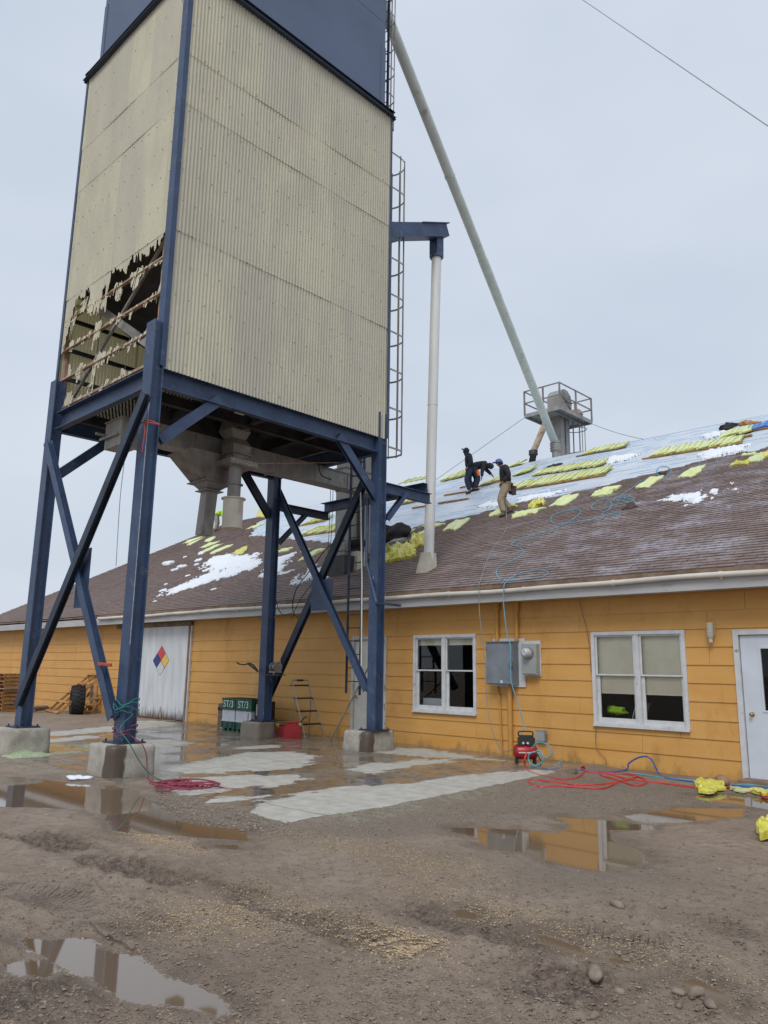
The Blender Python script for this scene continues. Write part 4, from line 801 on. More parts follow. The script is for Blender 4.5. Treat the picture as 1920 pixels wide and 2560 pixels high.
for (xa, xb, ya, yb) in ((-15.6, -11.7, 6.4, 7.8),):
    for sg in (1, -1):
        t_ = -6.
        while t_ < 6.:
            # line y = ya + (x-xa)*sg*.55 + t_, clipped
            pts = [(x, ya+(x-xa)*sg*.55+t_) for x in (xa, xb)]
            (u0, v0), (u1, v1) = pts
            f0, f1 = 0., 1.
            for lo, hi in (((ya-v0)/(v1-v0), (yb-v0)/(v1-v0)),):
                if lo > hi: lo, hi = hi, lo
                f0, f1 = max(f0, lo), min(f1, hi)
            if f1-f0 > .01: m.bar((u0+(u1-u0)*f0, v0+(v1-v0)*f0, z), (u0+(u1-u0)*f1, v0+(v1-v0)*f1, z), .03, .006)
            t_ += s
part(m, 'expanded_metal_floor', dirtysteel)
# inside: hopper, girts seen through the tear
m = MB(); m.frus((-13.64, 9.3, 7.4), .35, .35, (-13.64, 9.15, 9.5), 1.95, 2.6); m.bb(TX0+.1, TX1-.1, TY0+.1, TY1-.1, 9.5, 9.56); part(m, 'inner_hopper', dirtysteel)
def P2(x, y, Yp): return PY(150+.3014*x, 500+.3014*y, Yp)
m_girts = [((105, 970), (885, 480)), ((95, 1215), (850, 775)), ((90, 1460), (722, 1115)), ((92, 1692), (700, 1385))]
Yg = TY0+.05
for a, b in m_girts:
    p, q = P2(*a, Yg), P2(*b, Yg); zz = (p.z+q.z)/2; m = MB(); m.angle((TX0+.05, Yg, zz-.05), (TX1-.1, Yg, zz-.05), .07, .10, .012); g_ = part(m, 'girt', rusty)
    m = MB(); r_ = random.Random(int(zz*100)); x = TX0+.1
    while x < TX1-.2: m.box((x, Yg-.008, zz+.0+r_.uniform(-.02, .02)), (.022, .01, .022)); x += .13
    m.build('rivets', dirtysteel, g_)['kind'] = 'stuff'
m = MB(); m.angle((TX0+.08, Yg+.02, CB), (TX0+.08, Yg+.02, 9.3), .08, .09, .012); part(m, 'side_post', rusty)
p = P2(825, 900, Yg); m = MB(); m.angle((p.x, Yg+.02, CB+.9), (p.x, Yg+.02, 9.4), .08, .09, .012); part(m, 'side_post', rusty)
a, b = P2(885, 300, Yg+.10), P2(105, 1640, Yg+.10); m = MB(); m.angle(a, b, .05, .05, .01); part(m, 'wind_brace', galv)
a, b = P2(190, 800, TY0+.28), P2(740, 1200, TY0+.30); m = MB(); m.bar(a, b, .03, .17); part(m, 'brace_plate', galv)
for (a, b) in (((165, 1020), (720, 1235)), ((140, 1265), (560, 1400)), ((110, 1500), (330, 1590))):
    p, q = P2(*a, TY0+.3), P2(*b, TY0+.3); zz = p.z; z2 = PX(150+.3014*a[0], 500+.3014*a[1], TX0+.08).z; m = MB(); m.angle((TX0+.07, TY0+.1, z2-.05), (TX0+.07, TY1-.1, z2-.05), .07, .10, .012); part(m, 'girt', dirtysteel)
# ragged scraps of cladding still bolted to the girts
r_ = random.Random(8)
EXTRA = []
for (pa, pb) in m_girts:
    for k in range(17):
        if r_.random() < .85: t_ = (k+r_.uniform(.1, .9))/17.; EXTRA.append((pa[0]+(pb[0]-pa[0])*t_, pa[1]+(pb[1]-pa[1])*t_+r_.uniform(-8, 14), r_.uniform(10, 30), r_.uniform(24, 110)))
SH = EXTRA+[(205, 870, 22, 150), (225, 870, 14, 120), (500, 760, 48, 130), (515, 790, 20, 90), (645, 660, 60, 140), (685, 600, 22, 120), (430, 800, 16, 40), (590, 950, 20, 90), (325, 1080, 44, 150), (305, 1130, 26, 230), (340, 1050, 24, 80), (440, 1010, 26, 50), (195, 1170, 22, 50), (100, 1210, 40, 70), (130, 1000, 46, 90), (100, 1090, 22, 200), (480, 1230, 18, 60), (590, 1210, 42, 90), (350, 1320, 60, 120), (415, 1290, 26, 140), (280, 1450, 30, 320), (170, 1440, 36, 160), (205, 1390, 20, 60), (450, 1280, 20, 50), (80, 1430, 26, 120), (525, 1450, 44, 90), (395, 1520, 22, 90), (255, 1560, 24, 80), (165, 1650, 30, 60), (70, 1670, 70, 130), (845, 720, 22, 130), (510, 990, 22, 40), (340, 860, 90, 70), (290, 860, 60, 110)]
Vs = []
for i, (cx_, cy_, w, h) in enumerate(SH):
    a, b, c = P2(cx_-w/2, cy_, Yg-.02), P2(cx_+w/2, cy_, Yg-.02), P2(cx_, cy_+h/2, Yg-.02); W_ = abs(b.x-a.x); H_ = abs(a.z-c.z)*2; m = MB(); n = max(3, int(W_/.02)); xs_ = [a.x+W_*k/n for k in range(n+1)]; zc_ = (a.z+b.z)/2
    top_ = [zc_+H_*(.5-.35*r_.random()*abs(2*k/n-1)-.08*r_.random()) for k in range(n+1)]; bot_ = [zc_-H_*(.5-.55*r_.random()*abs(2*k/n-1)-.15*r_.random()) for k in range(n+1)]
    tl = r_.uniform(0, .05); cw = .019; nc = max(2, int(round(W_/cw))); t_c = b_c = None
    for k in range(nc):
        if k % 2 == 0 or r_.random() < .35: e_ = abs(2*(k+.5)/nc-1); t_c = zc_+H_*(.5-.32*r_.random()*(.4+e_)); b_c = zc_-H_*(.5-.6*r_.random()*(.3+e_))
        if t_c-b_c < .02: continue
        xa, xb = a.x+k*cw, a.x+(k+1)*cw; f_ = lambda x: Yg-.030-.010*math.cos(2*PI*x/.076)
        if k % 4 == 3 and r_.random() < .5: b_c += (t_c-b_c)*.5
        v = [(xa, f_(xa), t_c), (xb, f_(xb), t_c+r_.uniform(-.012, .012)), (xb, f_(xb)-tl, b_c+r_.uniform(-.02, .02)), (xa, f_(xa)-tl, b_c)]
        m.add(v+[(x, y+.004, z) for x, y, z in v], [(0, 3, 2, 1), (4, 5, 6, 7), (0, 1, 5, 4), (2, 3, 7, 6), (1, 2, 6, 5), (3, 0, 4, 7)])
    if not m.v: continue
    part(m, 'cladding_scrap', bundle if False else CLM)
# braces
def zof(p, q, t): return Vector(p).lerp(Vector(q), t)
def brace(p, q, w, h, name='cross_brace', mt=blue, fn='ibeam', up=(0, -1, 0), par=None, lab=None): m = MB(); getattr(m, fn)(p, q, w, h, .014, up); return part(m, name, mt, par, lab)
YA = 6.07
brace(PY(120, 1106, YA), PY(283, 1795, YA), .17, .12, lab='scuffed cross brace running down to the nearest leg')
brace(PY(366, 985, 5.98), PY(45, 1765, 5.98), .17, .12, mt=blue2)
g0 = PY(201, 1430, YA); m = MB(); m.bb(g0.x-.24, g0.x+.24, YA+.045, YA+.06, g0.z-.62, g0.z+.42); part(m, 'gusset_plate')
YB = 11.99
b1 = brace(PY(694, 1225, YB), PY(918, 1725, YB), .16, .11); b2 = brace(PY(915, 1195, YB+.1), PY(668, 1748, YB+.1), .17, .12, mt=blue2)
a, b = PY(779, 1452, YB+.03), PY(829, 1524, YB+.03); m = MB(); m.bb(a.x, b.x, YB+.03, YB+.045, b.z, a.z); part(m, 'gusset_plate')
# knee braces
XB = -11.58
brace(PX(398, 1100, XB), PX(548, 1000, XB), .19, .1, 'knee_brace', fn='chan', up=(1, 0, 0)); brace(PX(845, 1090, XB), PX(940, 1245, XB), .19, .1, 'knee_brace', fn='chan', up=(1, 0, 0))
XA = -15.45; brace(PX(146, 1187, XA), PX(290, 1092, XA), .19, .1, 'knee_brace', mt=blue, fn='chan', up=(1, 0, 0)); XC = -15.3; brace(PX(610, 1180, XC), PX(674, 1292, XC), .2, .1, 'knee_brace', mt=blue2, fn='chan', up=(1, 0, 0))
# cantilevers behind with header
zb_ = 5.63
beam((-11.6, 11.96, zb_), (-11.62, 13.62, zb_+.02), .14, .24, blue, 'rear_cantilever', fn='ibeam'); beam((-15.5, 11.96, 5.75), (-15.5, 13.9, 5.75), .14, .2, blue2, 'rear_cantilever', fn='ibeam')
beam((-15.75, 13.9, 6.02), (-12.0, 13.9, 6.02), .16, .26, blue, 'rear_header', fn='chan')
brace(PX(965, 1300, -11.6), PX(1014, 1234, -11.6), .1, .14, 'knee_brace', up=(1, 0, 0)); brace(PX(695, 1360, -15.5), PX(766, 1285, -15.5), .1, .14, 'knee_brace', mt=blue2, up=(1, 0, 0))
# conveyor trough under floor
XCV = -13.6
m = MB(); m.bb(XCV-.2, XCV+.2, 7.1, 14.15, 5.99, 6.36); m.bb(XCV-.235, XCV+.235, 7.1, 14.15, 6.36, 6.385); m.bb(XCV-.225, XCV+.225, 10.4, 10.43, 5.96, 6.37); m.bb(XCV-.225, XCV+.225, 12.6, 12.63, 5.96, 6.37)
cvy = part(m, 'conveyor_trough', galv)
ex0, ex1 = PY(266, 1070, 6.75).x, PY(303, 1070, 6.75).x
m = MB(); m.bb(ex0-.02, ex1+.02, 6.75, 7.15, 5.84, 6.38); m.bb(ex0-.05, ex1+.05, 6.73, 7.17, 6.38, 6.40); m.tube([(ex0+.1, 6.74, 6.1), (ex0+.1, 6.5, 6.1)], .03, 8); m.bb(ex0-.12, ex1-.02, 6.68, 6.70, 6.03, 6.08); m.build('conveyor_end_box', galv, cvy)
m = MB(); m.bb(XCV-.25, XCV+.25, 7.15, 9.9, 6.385, 6.7); part(m, 'inlet_box', dirtysteel)
# funnel spout 1
XF = -13.6
def fy(x, y, X_=XF): p = PX(x, y, X_); return p.y, p.z
(yl, zt_), (yr, _), (fl, zf), (fr_, _), (nl, zn), (nr, _), (ql, zq), (qr, _) = [fy(*p) for p in ((448, 1125), (585, 1135), (497, 1203), (560, 1206), (506, 1225), (541, 1226), (493, 1335), (528, 1337))]
m = MB(); m.frus((XF, (fl+fr_)/2, zf), .30, (fr_-fl)/2, (XF, (yl+yr)/2+.1, 5.99), .45, (yr-yl)/2+.1); m.bb(XF-.36, XF+.36, fl-.06, fr_+.06, zf-.02, zf+.0); fu = part(m, 'hopper_funnel', galvd)
m = MB(); m.frus((XF, (nl+nr)/2, zn), .13, .14, (XF, (fl+fr_)/2, zf-.02), .28, (fr_-fl)/2-.02); m.bb(XF-.2, XF+.2, (nl+nr)/2-.22, (nl+nr)/2+.22, zn-.02, zn); m.build('funnel_neck', galvd, fu)
m = MB(); m.frus((XF-.02, (ql+qr)/2, zq), .12, .13, (XF, (nl+nr)/2, zn-.02), .12, .13); m.build('square_spout', galv, fu)
# spout 2
XS = -12.95
def sy_(x, y): p = PX(x, y, XS); return p.y, p.z
y_, z_ = sy_(588, 1172); zt2 = bz1-.02
m = MB(); lv = [(zt2, .18, -.08), (6.46, .235, -.06), (6.30, .16, -.04), (6.16, .225, .0), (6.0, .20, .0), (5.98, .18, .0)]
for (za_, ha, oa), (zb3, hb, ob_) in zip(lv[:-1], lv[1:]): m.frus((XS, y_+ob_, zb3), hb, hb, (XS, y_+oa, za_), ha, ha)
m.bb(XS-.25, XS+.25, y_-.25, y_+.25, 5.955, 5.98); m.frus((XS, y_, 5.82), .16, .16, (XS, y_, 5.955), .2, .2); s2 = part(m, 'square_transition', galvd)
zg = 5.72; m = MB(); m.bb(XS-.38, XS+.30, y_-.32, y_+.36, zg, zg+.11); sg_ = m.build('slide_gate', galvd, s2)
m = MB(); 
try: text_mesh('MAROCKA', .125, m, (XS+.304, y_+.02, zg+.055), (0, 1, 0), (0, .0, 1), .003)
except Exception as ex: print('text', ex)
# letters stay on the gate plate
m.build('gate_lettering', lettc, s2)
m = MB(); m.tube([(XS, y_, zg), (XS, y_, 5.02)], .135, 20); m.tube([(XS, y_, 5.36), (XS, y_, 5.34)], .18, 20); m.build('round_spout', galv, s2)
m = MB(); m.tube([(XS, y_, 5.06), (XS, y_, 5.04)], .25, 24); m.tube([(XS, y_, 5.04), (XS, y_, 4.44)], .205, 24); m.tube([(XS, y_, 4.46), (XS, y_, 4.43)], .215, 24); m.build('wide_spout', beigecan, s2)
m = MB(); m.tube([PX(620, 1159, XS+.1), (-12.6, 11.6, PX(1030, 1133, -12.6).z if False else 6.3)], .012, 6); m.build('gate_rod', rusty, s2)
# pads
for k, (x0, x1, y0, y1, h_, lab) in dict(B=(-11.98, -11.16, 5.83, 6.62, .49, 'concrete footing block under the nearest leg, dark wet stain down its corner'), A=(-15.95, -15.0, 5.75, 6.65, .49, 'concrete footing block at the left edge with green granules at its foot'), D=(-12.15, -11.38, 11.42, 12.3, .43, 'concrete footing block under the right leg beside the yellow wall'), C=(-15.75, -15.03, 11.45, 12.02, .41, 'concrete footing block between the green crates and the red fuel can')).items():
    m = MB(); c_ = Vector(((x0+x1)/2, (y0+y1)/2, 0)); hx, hy = (x1-x0)/2, (y1-y0)/2
    n = 9; vs = []; rg = random.Random(ord(k)); lv = [-.05, .06, .2, .34, h_-.05, h_-.012, h_]
    ring = []
    for (sx_, sy_2, ex_, ey_) in ((-1, -1, 1, 0), (1, -1, 0, 1), (1, 1, -1, 0), (-1, 1, 0, -1)):
        for i in range(n): ring.append((sx_+ex_*2*i/n, sy_2+ey_*2*i/n))
    M_ = len(ring)
    for li, z in enumerate(lv):
        sh = 1-(.04*z/h_)-(.02 if li == 5 else .06 if li == 6 else 0)
        for (u_, v_) in ring:
            r0 = (abs(u_)**8+abs(v_)**8)**(1/8.); nzv = mn.noise(Vector((u_*2, v_*2, z*6+ord(k))))*.018+mn.noise(Vector((u_*7, v_*7, z*16+ord(k))))*.008
            vs.append((c_.x+u_/r0*hx*sh+nzv*u_, c_.y+v_/r0*hy*sh+nzv*v_, z-(rg.random()*.008 if li > 4 else 0)))
    fs_ = [(a*M_+i, a*M_+(i+1) % M_, (a+1)*M_+(i+1) % M_, (a+1)*M_+i) for a in range(len(lv)-1) for i in range(M_)]; vs.append((c_.x, c_.y, h_)); fs_ += [((len(lv)-1)*M_+i, (len(lv)-1)*M_+(i+1) % M_, len(vs)-1) for i in range(M_)]
    m.add(vs, fs_)
    pm = bpy.data.materials.new('footing_concrete_'+k.lower()); t = NT(pm)
    c = t.mix(t.map(t.noise(5, 6), .35, .65), L_((176, 172, 162)), L_((150, 145, 135))); c = t.mix(t.map(t.noise(30, 4, rough=.7), .55, .75), c, L_((120, 114, 104)))
    sp = t.n.new('ShaderNodeSeparateXYZ'); t.l.new(t.tc, sp.inputs[0])
    # wet run of water, fixed on the block
    cxs, cys = {'B': (-11.16, 5.83), 'D': (-11.38, 11.42), 'A': (-15.0, 7.2), 'C': (-15.03, 11.5)}[k]
    dd = t.math('SQRT', t.math('ADD', t.math('POWER', t.math('SUBTRACT', sp.outputs[0], cxs), 2.), t.math('POWER', t.math('SUBTRACT', sp.outputs[1], cys), 2.)))
    wetm = t.map(t.math('ADD', dd, t.math('MULTIPLY', t.math('SUBTRACT', t.noise(5, 6, v=t.scale((1, 1, .5))), .5), .3)), .24 if k != 'C' else .8, .20 if k != 'C' else .7)
    c = t.mix(wetm, c, L_((84, 72, 62)) if k != 'C' else L_((128, 120, 110))); low = t.map(t.math('ADD', sp.outputs[2], t.math('MULTIPLY', t.noise(8, 4), .1)), .14, .04); c = t.mix(t.math('MULTIPLY', low, .6), c, L_((92, 82, 70)))
    t.put(t.b.inputs['Base Color'], c); t.put(t.b.inputs['Roughness'], t.math('SUBTRACT', .85, t.math('MULTIPLY', wetm, .4))); t.put(t.b.inputs['Normal'], t.bump(t.noise(45, 6, rough=.7), .5, .01))
    o = m.build('concrete_footing', pm, None, smooth=True, label=lab, cat='footing', group='concrete footings under the tower legs')
# arm box + down pipe
q = Vector((-11.78, 14.12, 0)); za, zb2 = PX(970, 552, -11.6).z, 0
m = MB(); A0 = Vector((-11.72, 11.95, 11.92)); A1 = Vector((-11.78, 14.30, PY(1100, 575, 14.2).z))
m.bar(A0, A1, .34, .36); m.bar(A0.lerp(A1, .55)+Vector((0, 0, .19)), A1+Vector((0, .04, .19)), .42, .02)
arm = m.build('spout_arm', blue, None, label='dark blue boxed spout arm sticking out of the tower back wall above the white pipe', cat='spout')
pt = PY(1090, 640, 14.1); pb = RP(1071, 1425)
m = MB(); m.prof([(-.13, -.13), (.13, -.13), (.13, .13), (-.13, .13)], (pt.x, 14.12, A1.z-.1), (pt.x, 14.12, pt.z-.05)); m.tube([(pt.x, 14.12, pt.z+.0), (pt.x, 14.12, pt.z-.06)], .17, 16); m.build('outlet_box', blue, arm)
dp = thing('white_down_pipe', 'tall white pipe dropping from the blue spout arm to the shingle roof', 'pipe', (pb.x, pb.y, pb.z-.2))
m = MB(); m.tube([(pt.x, 14.12, pt.z-.05), Vector((pt.x, 14.12, pt.z)).lerp(Vector((pb.x, pb.y, pb.z)), .5), (pb.x, pb.y, pb.z-.1)], .125, 20)
mid = Vector((pt.x, 14.12, pt.z)).lerp(Vector((pb.x, pb.y, pb.z)), .49); m.tube([mid, mid-Vector((0, 0, .03))], .131, 20); m.build('pipe', pvc, dp)
m = MB(); m.frus((pb.x-.05, pb.y-.03, RZ(pb.y)-.2), .2, .2, (pb.x, pb.y, pb.z+.42), .132, .132); m.build('roof_boot', boot, dp)
# caged ladder on the back wall
cl = thing('caged_ladder', 'long steel ladder with a round safety cage up the back of the tower', 'ladder', (-12.05, 12.1, 6.5))
m = MB()
for x in (-12.27, -11.83): m.bb(x-.03, x+.03, 12.16, 12.20, 6.6, 19.8)
m.build('rails', blue2, cl)
m = MB(); z = 6.7
while z < 19.7: m.tube([(-12.25, 12.18, z), (-11.85, 12.18, z)], .012, 6); z += .3
m.build('rungs', galvd, cl)
ccx, ccy, cr_ = -12.05, 12.48, .42
hz = [6.62+.94*i for i in range(9)]+[15.1+.8*i for i in range(6)]
for i, z in enumerate(hz):
    rr_ = cr_ if z < 14.9 else .27; cyy = ccy if z < 14.9 else 12.25
    pts = [(ccx-rr_, 12.16, z)]+[(ccx+rr_*math.cos(a), cyy+rr_*math.sin(a), z) for a in [PI-PI*k/14 for k in range(15)]]+[(ccx+rr_, 12.16, z)]
    m = MB()
    for p, q_ in zip(pts[:-1], pts[1:]): m.bar(p, q_, .006, .045)
    m.build('cage_hoop', galv, cl)
for k in range(7):
    a = PI*k/6; m = MB(); m.bb(ccx+cr_*math.cos(a)-.014, ccx+cr_*math.cos(a)+.014, ccy+cr_*math.sin(a)-.006, ccy+cr_*math.sin(a)+.006, 6.58, 14.2); m.build('cage_bar', galv, cl)
for k in range(5):
    a = PI*k/4; m = MB(); m.bb(ccx+.27*math.cos(a)-.012, ccx+.27*math.cos(a)+.012, 12.25+.27*math.sin(a)-.006, 12.25+.27*math.sin(a)+.006, 15.0, 19.2); m.build('cage_bar', galv, cl)
ll = thing('lower_ladder', 'dark blue ladder hanging between the right leg and the cross braces', 'ladder', (-12.6, 12.2, 1.1))
for (t_, b_) in (((869, 1150), (865, 1733)), ((901, 1195), (899, 1738))):
    p, q_ = PY(*t_, 12.2), PY(*b_, 12.2); m = MB(); m.bar((q_.x, 12.2, 6.6), (q_.x, 12.2, q_.z), .02, .06, (0, 1, 0)); m.build('rail', blue2, ll)
xa, xb = PY(865, 1733, 12.2).x, PY(899, 1738, 12.2).x; z = 1.4
while z < 6.6: m = MB(); m.tube([(xa, 12.2, z), (xb, 12.2, z)], .013, 6); m.build('rung', blue2, ll); z += .295
# column of the elevator leg behind the tower
ec = thing('elevator_column', 'grey steel elevator trunk rising through the shingle roof behind the tower', 'elevator column', (-15.7, 15, 4.2))
m = MB(); m.bb(-15.98, -15.58, 14.6, 15.05, 3.9, 24); m.build('trunk', galv, ec); m = MB(); m.bb(-15.98, -15.58, 15.25, 15.7, 3.9, 24); m.build('trunk', galv, ec)
m = MB()
for z in np.arange(4.9, 24, 2.4): m.bb(-16.02, -15.54, 14.56, 15.09, z, z+.04); m.bb(-16.02, -15.54, 15.21, 15.74, z, z+.04)
m.build('flanges', galvd, ec)
m = MB(); m.bb(-15.6, -15.45, 15.1, 15.2, 3.9, 24); m.build('service_pipe', galvd, ec)
m = MB(); m.bb(-16.15, -15.35, 14.4, 15.9, RZ(14.4)-.2, 4.75); m.build('roof_flashing', flash, ec)
p = RP(893, 1420); m = MB(); m.frus((p.x, p.y, p.z-.15), .26, .26, (p.x, p.y, p.z+.45), .17, .17); vb = m.build('roof_vent', boot, None, label='cream vent boot with a black cap on the roof beside the elevator trunk', cat='roof vent')
m = MB(); m.tube([(p.x, p.y, p.z+.45), (p.x, p.y, p.z+.62), (p.x, p.y, p.z+.63), (p.x, p.y, p.z+.78)], [.18, .18, .24, .22], 14); m.build('vent_cap', black, vb)
# head house on the roof ridge
px_ = -15.95; pr = PX(1480, 1062, px_); py0 = 27.0; py1 = pr.y; px0 = -17.68; pz_ = 12.36
hd = thing('elevator_head', 'grey elevator head with a railed square platform standing over the roof ridge', 'elevator head', ((px0+px_)/2, (py0+py1)/2, 10))
cxh, cyh = -16.75, (py0+py1)/2
m = MB(); m.bb(cxh-.23, cxh+.23, cyh-.35, cyh-.05, 8.8, 12.5); m.build('trunk', galv, hd); m = MB(); m.bb(cxh-.22, cxh+.22, cyh+.1, cyh+.4, 8.8, 12.5); m.build('trunk', galv, hd)
m = MB(); 
for a, b in (((px0, py0), (px_, py0)), ((px_, py0), (px_, py1)), ((px_, py1), (px0, py1)), ((px0, py1), (px0, py0))): m.bar((*a, pz_+.08), (*b, pz_+.08), .05, .16)
m.bb(px0, px_, py0, py1, pz_+.12, pz_+.13); m.bar((cxh-.4, py0, pz_+.05), (cxh-.4, py1, pz_+.05), .05, .1); m.bar((cxh+.4, py0, pz_+.05), (cxh+.4, py1, pz_+.05), .05, .1); m.build('platform', galv, hd)
for (a, b, c_) in ((px0, py0, 0), (px_, py0, 0), (px_, py1, 0), (px0, py1, 0), (cxh, py0, 0), (px_, (py0+py1)/2, 1), (px0, (py0+py1)/2, 0), (cxh, py1, 0)):
    m = MB(); m.bb(a-.03, a+.03, b-.03, b+.03, pz_+.1, pz_+1.2); m.build('rail_post', galvd, hd)
for z in (pz_+.65, pz_+1.18):
    for a, b in (((px0, py0), (px_, py0)), ((px_, py0), (px_, py1)), ((px_, py1), (px0, py1)), ((px0, py1), (px0, py0))): m = MB(); m.bar((*a, z), (*b, z), .035, .05); m.build('handrail', galvd, hd)
m = MB(); m.tube([(cxh-.30, cyh, 13.2), (cxh+.30, cyh, 13.2)], .52, 28); m.bb(cxh-.29, cxh+.29, cyh-.515, cyh+.515, 12.5, 13.2); hood = m.build('head_hood', galv, hd)
m = MB()
for a in (-.6, .05, .65, 1.3, 2.0, 2.6): m.bar((cxh+.315, cyh, 13.2), (cxh+.315, cyh+.5*math.cos(a), 13.2+.5*math.sin(a)), .04, .03, (1, 0, 0))
m.tube([(cxh+.30, cyh, 13.2), (cxh+.42, cyh, 13.2)], .07, 12); m.build('hood_rib', galvd, hood)
m = MB(); m.blob((px_-.4, cyh+.75, pz_+.42), (.25, .32, .22), 2, .1); m.build('drive_motor', rusty, hd)
for x in (-.12, .18): m = MB(); m.bb(px_-.35+x-.02, px_-.35+x+.02, cyh+.5, cyh+.54, 8.9, pz_+.1); m.build('ladder_rail', galvd, hd)
for z in (10.9, 12.0):
    pts = [(px_-.35+.42*math.cos(a), cyh+.62+.36*math.sin(a), z) for a in [2*PI*k/20 for k in range(21)]]; m = MB(); m.tube(pts, .018, 6); m.build('cage_hoop', galvd, hd)
for x, y in ((px_-.1, cyh+.85), (px_-.3, cyh+.98)): m = MB(); m.bb(x-.012, x+.012, y-.012, y+.012, 9.2, pz_+.1); m.build('cage_bar', galvd, hd)
# long diagonal chute
b0 = PY(1386, 1104, 27.2); t0 = PY(975, 60, 12.6); dd = (t0-b0).normalized()
dc = thing('diagonal_chute', 'long pale green-grey pipe slanting from the tower top down to the elevator head', 'pipe', tuple(b0))
m = MB(); m.tube([b0, b0.lerp(t0, .55)], .16, 20); m.tube([b0.lerp(t0, .55), t0+dd*1.6], .15, 20); m.tube([b0.lerp(t0, .73), b0.lerp(t0, .735)], .165, 20); m.build('pipe', chute, dc)
m = MB(); m.tube([b0+Vector((.02, 0, -.02)), b0+Vector((.05, .02, -.2)), b0+Vector((.05, .02, -.45))], [.2, .22, .2], 14); m.tube([b0+Vector((.05, .02, -.4)), b0+Vector((.05, .02, -1.3))], .17, 12); m.build('boot_elbow', galv, dc)
m = MB(); 
for k in range(4): m.tube([b0+Vector((.03, .01, -.08-.1*k)), b0+Vector((.03, .01, -.10-.1*k))], .225, 16)
m.build('strap', galvd, dc)
a, b, c_ = PY(1362, 1062, 27.0), PY(1333, 1130, 26.9), PY(1326, 1158, 26.9)
rp_ = thing('rusty_spout', 'short rust-stained pipe slanting from the platform into a dark roof collar', 'pipe', tuple(c_))
m = MB(); m.tube([a+(a-b)*.2, b], .13, 16); m.build('pipe', rustpipe, rp_); m = MB(); m.tube([b+Vector((0, 0, .06)), b+Vector((0, 0, -.12)), b+Vector((0, 0, -.12)), b+Vector((0, 0, -.14)), c_-Vector((0, 0, .3))], [.19, .19, .2, .14, .14], 16); m.build('collar', flash, rp_)
# wires
def wire(pts, r, lab, mt=dirtysteel, name='guy_wire', cat='wire', sag=0):
    P = [Vector(p) for p in pts]
    if sag: a, b = P; P = [a.lerp(b, t/24)-Vector((0, 0, sag*4*(t/24)*(1-t/24))) for t in range(25)]
    m = MB(); m.tube(P, r, 6); return m.build(name, mt, None, label=lab, cat=cat)
wire([(px0, py0, pz_+.02), RP(1083, 1204, .05)], .009, 'thin guy wire from the left platform corner down to the roof behind the white pipe')
wire([(px_, py1, pz_+.02), PY(1640, 1103, 26.4)], .009, 'thin guy wire from the right platform corner down to the ridge', sag=.1)
wire([PY(1300, -107, 22), PY(2400, 642, 14)], .011, 'overhead cable crossing the upper right corner of the sky', galv, name='overhead_cable', cat='cable')
# ================================================================== THINGS ON THE ROOF
def c4(x, y): return 1250+.4039*x, 900+.4039*y
def c3(x, y): return 900+.3014*x, 1000+.3014*y
def c2(x, y): return 400+.3858*x, 1000+.3858*y
def c7(x, y): return 1000+.3014*x, 1450+.3014*y
def c8(x, y): return 1400+.3134*x, 1450+.3134*y
def c9(x, y): return 1250+.211*x, 1800+.211*y
def c6(x, y): return 500+.3617*x, 1450+.3617*y
def c10(x, y): return .1808*x, 1600+.1808*y
UX = Vector((1, 0, 0))
def rbox(m, c, L, W_, T, roll=0., spin=0., e=.012):   # bundle lying on the slope: L up-slope, W along eave, T thick
    n = 7; Rm = Matrix((UX, RS, RN)).transposed() @ Matrix.Rotation(spin, 3, 'Z') @ Matrix.Rotation(roll, 3, 'Y')
    vs = []; rg = random.Random(hash((round(c.x, 3), round(c.y, 3))) & 0xffff)
    for k, z in enumerate((0, T)):
        for i in range(n+1):
            for j in range(4):
                u, v = j/3-.5, i/n-.5; w = Vector((u*W_, v*L, z+(.006*rg.uniform(-1, 1) if k else 0)-(abs(v*2)**6)*T*.25*(1 if k else -.0)))
                vs.append(c+Rm @ w)
    q = lambda k, i, j: k*(n+1)*4+i*4+j; fs = []
    m.cur = 0
    m.add(vs, [(q(1, i, j), q(1, i, j+1), q(1, i+1, j+1), q(1, i+1, j)) for i in range(n) for j in range(3)])
    b0_ = len(m.v)-len(vs); m.cur = 1
    fs = [(q(0, i, j), q(0, i+1, j), q(0, i+1, j+1), q(0, i, j+1)) for i in range(n) for j in range(3)]
    fs += [(q(0, 0, j), q(0, 0, j+1), q(1, 0, j+1), q(1, 0, j)) for j in range(3)]+[(q(0, n, j+1), q(0, n, j), q(1, n, j), q(1, n, j+1)) for j in range(3)]
    fs += [(q(0, i+1, 0), q(0, i, 0), q(1, i, 0), q(1, i+1, 0)) for i in range(n)]+[(q(0, i, 3), q(0, i+1, 3), q(1, i+1, 3), q(1, i, 3)) for i in range(n)]
    for f in fs: m.f.append([b0_+i for i in f]); m.m.append(1); m.sm.append(False)
ORD = ['leftmost', 'second from left', 'third from left', 'fourth from left', 'fifth from left', 'sixth from left', 'seventh from left', 'eighth from left', 'ninth from left', 'tenth from left', 'eleventh from left', 'twelfth from left', 'thirteenth from left', 'fourteenth from left', 'rightmost']
